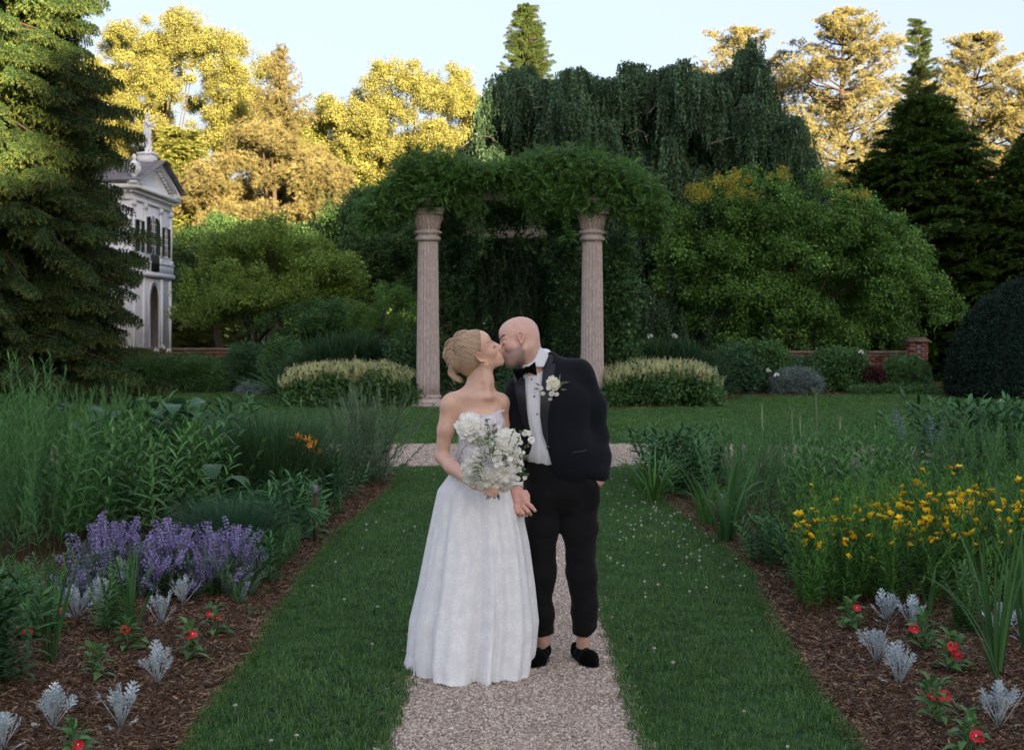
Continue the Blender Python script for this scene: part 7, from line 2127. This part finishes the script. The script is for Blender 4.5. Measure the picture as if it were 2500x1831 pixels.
vt.op(lambda x, y, z: np.interp(x.ravel(), tzx, tzz).reshape(x.shape) - z - .10 * np.clip(y - YG, 0, .1), lo, hi, .003, 'i')
vt.op(lambda x, y, z: z - XZ(0, 1108, YG)[1] + 0 * x, lo, hi, .003, 'i')
V, Q = vt.surf(); V = relax(V, Q, 1, .4)
sg = np.where(V[:, 0] > XZ(1370, 0)[0], 1.0, -1.0); cx = np.where(sg > 0, XZ(1421, 0)[0], XZ(1322, 0)[0])
n_ = unit(np.stack([V[:, 0] - cx, V[:, 1] - YG, 0 * V[:, 0]], 1)); low = np.clip((1.0 - V[:, 2]) / .3, 0, 1)
V = V + n_ * ((creases(V, .0032, 2.2, 14, 30) + creases(V, .0016, 5.2, 30, 60)) * low)[:, None]
child(link('trousers', mesh('trousers', V, Q, trou, smooth=True)), groom)
# lapels
def lap(A, B, nm, off=.007, nv=40, mat=satin):
    P = ruled(vjf, [XZ(*p) for p in A], [XZ(*p) for p in B], 10, nv, off)
    g = Geo(); slab(g, P, .004); o = g.obj(nm, mat, None, True); child(o, groom); return P
vjf = Vol(PG(1200, 1215, -.32), PG(1510, 845, .28), .007); torso(vjf, .010); sleeve(vjf); vjf.ell(PG(1392, 1120, .0), (.155, .120, .16), .05)
lap([(1327, 897), (1320, 955), (1320, 1015), (1326, 1062), (1336, 1090)], [(1357, 888), (1352, 925), (1344, 975), (1336, 1030), (1339, 1088)], 'lapel')
lap([(1334, 862), (1331, 880), (1327, 900)], [(1351, 869), (1352, 880), (1348, 893)], 'jacket_collar', .009, 14)
lap([(1254, 922), (1258, 955), (1266, 1000), (1278, 1040), (1296, 1075)], [(1282, 925), (1283, 960), (1286, 1000), (1291, 1035), (1299, 1072)], 'lapel')
g = Geo(); c = np.array([XZ(1338, 1092)[0], float(vj.front(XZ(1340, 1092)[0], XZ(1340, 1092)[1])[0]) - .004, XZ(1338, 1092)[1]])
lathe(g, [(.0005, 0), (.0085, 0), (.009, .0015), (.007, .003), (.0006, .0028)], 16)
o = g.obj('jacket_button', blk, None, True); o.location = c; o.rotation_euler = (R(90), 0, 0); child(o, groom)
# welt pocket
xx = np.linspace(XZ(1398, 0)[0], XZ(1432, 0)[0], 8); z0 = XZ(0, 1102)[1] + (xx - xx[0]) * .15
P = np.stack([np.stack([xx, vjf.front(xx, z0) - .003, z0], 1), np.stack([xx, vjf.front(xx, z0 - .008) - .003, z0 - .008], 1)])
g = Geo(); slab(g, P, .003); child(g.obj('pocket_welt', satin, None, True), groom)
# collar: a folded band round the neck, its wings open under the chin
vc = Vol(PG(1262, 915, -.22), PG(1350, 838, .14), .0032)
vc.cap(PG(1322, 855, .0), PG(1303, 912, -.01), .073, .092, .01)
vc.cap(PG(1322, 845, .0), PG(1302, 915, -.01), .064, .066, .004, 's')
CP = [XZ(*p) for p in [(1321, 848), (1330, 855), (1340, 868), (1328, 896), (1311, 897), (1302, 886), (1293, 901), (1277, 899), (1276, 892), (1289, 889)]]
def ccut(x, y, z): return polysdf(x[:, 0, 0][:, None] + 0 * z[0, 0][None], z[0, 0][None] + 0 * x[:, 0, 0][:, None], CP)[:, None, :] + 0 * y
vc.op(ccut, vc.lo, vc.lo + np.array(vc.n) * vc.v, .003, 'i')
V, Q = vc.surf(); V = relax(V, Q, 1, .3)
child(link('shirt_collar', mesh('shirt_collar', V, Q, shirtm, smooth=True)), groom)
# bow tie: two lobed wings each side and a knot
g = Geo()
kc = PG(1286, 903, -.155)
def lobe(d, up_, L, w0, w1, th_):
    n = 12; t = np.linspace(0, 1, n); d = unit(np.array(d, float)); up_ = unit(np.array(up_, float)); nn = np.cross(d, up_)
    for side in (1,):
        w = w0 + (w1 - w0) * t ** 1.2; pts = []
        a = np.linspace(0, 2 * math.pi, 17)[:-1]
        ring = kc + (d * (L * t)[:, None])[:, None] + (w[:, None, None] * np.cos(a)[None, :, None] * up_) + ((th_ * (.4 + np.sin(t * 2.6)))[:, None, None] * np.sin(a)[None, :, None] * nn)
        ring = ring + d * (-.012 * np.maximum(0, t - .6)[:, None, None] * 2.5 * (1 - np.abs(np.cos(a))[None, :, None]))
        g2 = ring.reshape(-1, 3); m_ = 16
        i = np.arange(n - 1)[:, None] * m_; j = np.arange(m_)[None]; j2 = (j + 1) % m_
        g.add(g2, np.stack([i + j, i + j2, i + m_ + j2, i + m_ + j], -1).reshape(-1, 4))
        g.F.setdefault(16, []).append(np.array([np.arange(16) + g.n - 16])); g.M.setdefault(16, []).append(np.zeros(1, int))
lobe((1, .1, .12), (-.12, 0, 1), .050, .012, .038, .016); lobe((-1, .1, -.42), (-.42, 0, 1), .068, .012, .033, .016)
child(g.obj('bow_tie', velvet, None, True), groom)
g = Geo(); tube(g, [kc + np.array([-.003, -.006, .015]), kc + np.array([0, -.011, 0]), kc + np.array([.003, -.006, -.015])], [.010, .012, .010], 10)
child(g.obj('tie_knot', velvet, None, True), groom)
# shirt cuff
g = Geo(); a = PG(1257, 1178, -.200); b = PG(1259, 1196, -.222); dd = unit(b - a); e1 = unit(np.cross(dd, np.array([0, 1., 0]))); e2 = np.cross(dd, e1); th = np.linspace(0, 2 * math.pi, 33)
rows = [a + dd * h + r * (np.cos(th)[:, None] * e1 + .85 * np.sin(th)[:, None] * e2) for h, r in ((-.01, .039), (.030, .041), (.032, .038), (.0, .034))]
sheet(g, np.array(rows)); child(g.obj('shirt_cuff', shirtm, None, True), groom)
for k_, p in enumerate(((1485, 1152), (1486, 1160), (1487, 1168))):
    g = Geo(); lathe(g, [(.0005, 0), (.0055, 0), (.005, .003), (.0006, .003)], 10)
    x, z = XZ(*p, YG - .06); o = g.obj('cuff_button', blk, None, True); o.location = (x - .004, float(vjf.front(x - .006, z)[0]) - .002, z); o.rotation_euler = (R(90), 0, R(20)); child(o, groom)
# loafers
def loafer(heel, toe):
    heel = np.array(heel, float); toe = np.array(toe, float); d = toe - heel; d[2] = 0; L = np.linalg.norm(d); d /= L; s = np.array([-d[1], d[0], 0])
    R3 = np.stack([d, s, [0, 0, 1]], 1)
    root = empty('shoe', (0, 0, 0)); child(root, groom)
    v = Vol(np.minimum(heel, toe) - [.12, .12, 0] + [0, 0, -.0], np.maximum(heel, toe) * [1, 1, 0] + [.12, .12, .14], .004)
    def W(x, y, z): return heel * [1, 1, 0] + R3 @ np.array([x, y, z])
    v.chain([W(.035, 0, .040), W(.12, 0, .042), W(.20, 0, .036), W(.265, 0, .028)], [.036, .037, .044, .024], .03)
    v.cap(W(.03, 0, .055), W(.03, 0, .075), .033, .031, .02)
    v.cap(W(.20, 0, .03), W(.245, 0, .024), .046, .030, .02)
    v.chain([W(.030, 0, .095), W(.075, 0, .090), W(.125, 0, .082)], [.026, .028, .022], .006, 's')
    v.op(lambda x, y, z: .014 - z + 0 * x + 0 * y, v.lo, v.lo + np.array(v.n) * v.v, .003, 'i')
    V, Q = v.surf(); child(link('loafer_upper', mesh('loafer_upper', V, Q, velvet, smooth=True)), groom)
    v = Vol(np.minimum(heel, toe) - [.12, .12, 0] + [0, 0, -.005], np.maximum(heel, toe) * [1, 1, 0] + [.12, .12, .03], .004)
    v.chain([W(.038, 0, .012), W(.13, 0, .014), W(.21, 0, .014), W(.262, 0, .014)], [.039, .036, .047, .028], .03)
    v.cap(W(.245, 0, .012), W(.20, 0, .012), .030, .047, .02)
    v.op(lambda x, y, z: np.maximum(.001 - z, z - .018) + 0 * x + 0 * y, v.lo, v.lo + np.array(v.n) * v.v, .002, 'i')
    V, Q = v.surf(); child(link('shoe_sole', mesh('shoe_sole', V, Q, blk, smooth=False)), groom)
    bpy.data.objects.remove(root)
    g = Geo()
    th = np.linspace(-1.9, 1.9, 24)
    X = np.array([W(.175 + .052 * math.cos(t), .034 * math.sin(t), 0) for t in th])
    g2 = np.array([[p[0], p[1], max(.03, .078 - .55 * abs(math.hypot(*(R3.T @ (p - heel * [1, 1, 0]))[:2]) - .12) * .5)] for p in X])
    return W
hl = gnd(1332, 1606); tl = gnd(1296, 1640); loafer((hl[0] - .0, hl[1], 0), (tl[0], tl[1], 0))
hr = gnd(1405, 1606); tr = gnd(1464, 1643); loafer((hr[0], hr[1], 0), (tr[0], tr[1], 0))

# ================================================================= BOUQUET, BOUTONNIERE
ivory = leaf_mat('peony_petal', (.74, .71, .56), (.88, .87, .78), (.92, .91, .87), .25, .6, .2, .04)
green = leaf_mat('bouquet_leaf', (.035, .075, .022), (.085, .14, .05), (.19, .25, .12), .25, .4, .4, .1)
def petal_sheet(g, c, out, up, L, W, cup, m=0, tint=.6, frill=.12):
    "one cupped petal: out = direction it leans, up = flower axis"
    n, k = 6, 5; out = unit(np.array(out, float)); up = unit(np.array(up, float)); side = unit(np.cross(up, out))
    t = np.linspace(0, 1, n)[:, None]; s = np.linspace(-1, 1, k)[None]
    wid = W * (.25 + .95 * np.sin(t * 1.75) ** .8) * .5
    ang = cup * t
    h = L * (np.sin(ang) / (cup + 1e-6)); o = L * (1 - np.cos(ang)) / (cup + 1e-6)
    fr = frill * W * t ** 2 * np.sin(s * 5 + rs.uniform(0, 6))
    P = np.array(c)[None, None] + up * (h + .22 * W * (s ** 2) * t * -0 + fr)[..., None] + out * (o - .30 * W * s ** 2 * t)[..., None] + side * (s * wid)[..., None]
    sheet(g, P, tint, m)
def peony(r, axis, layers=None, mat=None, n=64):
    "ball of frilled petals over a rounded heart, looser guard petals behind"
    g = Geo(); up = unit(np.array(axis, float)); A = unit(np.cross(up, [.3, .2, .95])); B = np.cross(up, A)
    for i in range(n):
        th = math.acos(1 - (i + .5) / n * 1.35); a = i * 2.39996 + rs.normal(0, .15)
        d = up * math.cos(th) + (A * math.cos(a) + B * math.sin(a)) * math.sin(th); tn = unit(d * -math.cos(th) * 1.0 + up * .0 + (A * math.cos(a) + B * math.sin(a)) * 1.0 - up * .9 * math.sin(th))
        petal_sheet(g, d * r * .50, tn, d, r * .52 * rs.uniform(.8, 1.15), r * .50 * rs.uniform(.8, 1.2), .9 * rs.uniform(.7, 1.3), 0, np.clip(.75 + rs.normal(0, .12) - .25 * (th < .5), 0, 1), .22)
    g.add(ICO2_V * r * .60, ICO2_F, .8)
    for i in range(10):
        a = i * .628 + rs.normal(0, .1); out = math.cos(a) * A + math.sin(a) * B; petal_sheet(g, out * r * .45 - up * r * .25, out, up * .4 + out * .6, r * .85 * rs.uniform(.8, 1.1), r * .62, 1.0 * rs.uniform(.6, 1.2), 0, rs.uniform(.6, 1), .14)
    return g
YQ = 7.0
bq = empty('bouquet', tuple(at(1205, 1200, YQ)), 'loose bouquet of white peonies with trailing greenery in the bride\'s hand', 'bouquet'); bo = np.array(bq.location)
def Q(px, py, d=0): return at(px, py, YQ + d) - bo
def put(g, name, mats, p, smooth=True): return g.obj(name, mats, bq, smooth, loc=tuple(p))
for (px, py, r, d, ax) in [(1148, 1042, 36, -.02, (-.35, -.9, .35)), (1168, 1068, 30, -.01, (-.2, -.9, -.1)), (1234, 1078, 33, -.05, (.15, -.95, .25)), (1157, 1140, 33, -.02, (-.5, -.8, -.1)), (1152, 1162, 28, .0, (-.5, -.7, -.45)),
                           (1230, 1155, 34, -.06, (.25, -.9, -.2)), (1188, 1168, 31, -.06, (-.05, -.85, -.5)), (1256, 1110, 20, -.01, (.5, -.8, .2)), (1262, 1136, 18, .0, (.6, -.7, .0)), (1172, 1108, 17, -.07, (-.1, -.95, .3)), (1206, 1110, 19, -.04, (.0, -.95, .2)), (1192, 1192, 20, -.03, (-.3, -.5, -.8)), (1232, 1188, 20, -.03, (.3, -.5, -.8))]:
    put(peony(mpx(r * .80, YQ), ax), 'peony_bloom', ivory, Q(px, py, d))
def star(r, axis, n=6):
    g = Geo(); up = unit(np.array(axis, float)); A = unit(np.cross(up, [.3, .2, .95])); B = np.cross(up, A)
    for i in range(n):
        a = i * 6.283 / n; out = np.cos(a) * A + np.sin(a) * B; petal_sheet(g, (0, 0, 0), out, up, r, r * .62, 2.3, 0, rs.uniform(.5, 1), .2)
    return g
for (px, py, r) in [(1280, 1056, 11), (1290, 1058, 9), (1295, 1075, 12), (1270, 1080, 8), (1213, 1104, 9), (1218, 1118, 9), (1205, 1120, 10), (1222, 1132, 8), (1212, 1136, 9), (1252, 1095, 8), (1245, 1122, 9), (1264, 1168, 8), (1281, 1166, 7), (1277, 1106, 7), (1272, 1128, 6), (1175, 1058, 10), (1218, 1042, 7), (1200, 1086, 8)]:
    put(star(mpx(r * 1.15, YQ), (rs.normal(.2, .3), -1, rs.normal(.1, .4))), 'small_bloom', ivory, Q(px, py, -.12 if px < 1250 else -.05))
def spray(pts, leaf, n, w=.45, d=-.125, tint=.5, name='greenery'):
    g = Geo(); A = np.array([Q(x, y, d + rs.normal(0, .008)) for x, y in pts]); q = np.linspace(0, 1, 14); t0 = np.linspace(0, 1, len(A))
    X = np.stack([np.interp(q, t0, A[:, k]) for k in range(3)], 1)
    for _ in range(2): X[1:-1] = (X[:-2] + X[2:] + 2 * X[1:-1]) / 4
    tube(g, X, .0013, 4, .35)
    for i in range(n):
        k = rs.uniform(.15, 1) * 13; p = X[int(k)]; dd = unit(X[min(13, int(k) + 1)] - X[max(0, int(k) - 1)]); s = rs.choice([-1, 1])
        L = leaf * rs.uniform(.6, 1.2)
        leaves(g, p[None], (dd * .7 + np.array([-dd[2], -.3, dd[0]]) * s * .9)[None], L, L * w, rs.uniform(.15, .95), .2, N=np.array([[0, -1., .2]]) + rs.normal(0, .3, (1, 3)))
    g.obj(name, green, bq)
for pts, lf, n, w in [([(1195, 1110), (1192, 1070), (1190, 1040), (1190, 1022)], .018, 14, .55), ([(1205, 1100), (1208, 1060), (1202, 1035)], .02, 12, .5), ([(1250, 1110), (1262, 1080), (1272, 1060), (1274, 1050)], .016, 10, .5), ([(1265, 1120), (1280, 1095), (1294, 1080)], .014, 10, .5),
                      ([(1240, 1090), (1250, 1060), (1256, 1045)], .010, 12, .8), ([(1250, 1130), (1275, 1140), (1284, 1160)], .016, 14, .7), ([(1262, 1150), (1280, 1158), (1288, 1160)], .017, 12, .7), ([(1265, 1110), (1280, 1125), (1284, 1112)], .015, 10, .7),
                      ([(1190, 1110), (1160, 1080), (1135, 1085), (1124, 1110), (1122, 1122)], .014, 6, .3), ([(1185, 1105), (1170, 1075), (1150, 1060), (1136, 1068)], .026, 8, .18), ([(1190, 1120), (1172, 1100), (1165, 1060), (1180, 1048)], .026, 9, .18), ([(1195, 1130), (1175, 1140), (1165, 1160), (1168, 1175)], .034, 12, .2),
                      ([(1195, 1125), (1180, 1120), (1170, 1130), (1164, 1155)], .034, 12, .2), ([(1200, 1130), (1195, 1090), (1180, 1070)], .03, 10, .2), ([(1200, 1125), (1205, 1095), (1195, 1075)], .03, 8, .22), ([(1225, 1100), (1232, 1120), (1240, 1140)], .022, 10, .5), ([(1205, 1140), (1210, 1120), (1200, 1100)], .022, 14, .45), ([(1210, 1062), (1200, 1072), (1192, 1066)], .03, 5, .6)]:
    spray(pts, lf, n, w)
for i in range(13):
    g = Geo(); a = i * 2.4; r = .010 * math.sqrt(i / 13); x = 1202 + r * 900 * math.cos(a); tube(g, [Q(1203 + 6 * math.cos(a), 1165, .0 + r * math.sin(a)), Q(1202 + 5 * math.cos(a), 1195, .0 + r * math.sin(a)), Q(1204 + 17 * math.cos(a), 1216 + rs.uniform(-6, 5), .0 + 2 * r * math.sin(a))], .0024, 6, rs.uniform(.2, .6)); g.obj('stem', green, bq)
bt = empty('boutonniere', tuple(at(1355, 945, YG - .16)), 'white flower boutonniere with feathery leaf on the black lapel', 'flower'); b0 = np.array(bt.location)
def QB(px, py, d=.0):
    x, z = XZ(px, py, YG - .14); return np.array([x, float(vjf.front(x, z)[0]) - .022 + d, z]) - b0
peony(.029, (0.1, -1, .1), n=90).obj('main_bloom', leaf_mat('chrysanthemum', (.62, .60, .26), (.84, .82, .62), (.90, .89, .80), .2, .6, .2, .03), bt, True, loc=tuple(QB(1350, 937)))
for p, r, ax in (((1340, 947), .011, (-.3, -1, 0)), ((1347, 960), .013, (0, -1, -.4)), ((1358, 962), .010, (.4, -1, -.3)), ((1322, 948), .010, (-.4, -1, 0)), ((1326, 960), .010, (-.2, -1, -.4)), ((1343, 973), .009, (0, -1, -.8))): star(r * 1.75, ax, 8).obj('small_bloom', ivory, bt, True, loc=tuple(QB(*p)))
g = Geo()
for x, y, dx, dz in ((1366, 945, .6, .9), (1370, 940, .9, .7), (1374, 936, 1.0, .2), (1368, 950, 1, -.1), (1365, 930, .2, 1), (1320, 943, -.8, .5), (1318, 950, -1, .1)): leaves(g, QB(x, y)[None], np.array([[dx, -.2, dz]]), .038, .010, rs.uniform(.5, .95), .2, N=np.array([[0, -1., 0]]))
tube(g, [QB(1355, 950), QB(1366, 942), QB(1374, 932)], .001, 4, .5); g.obj('fern_leaf', green, bt)
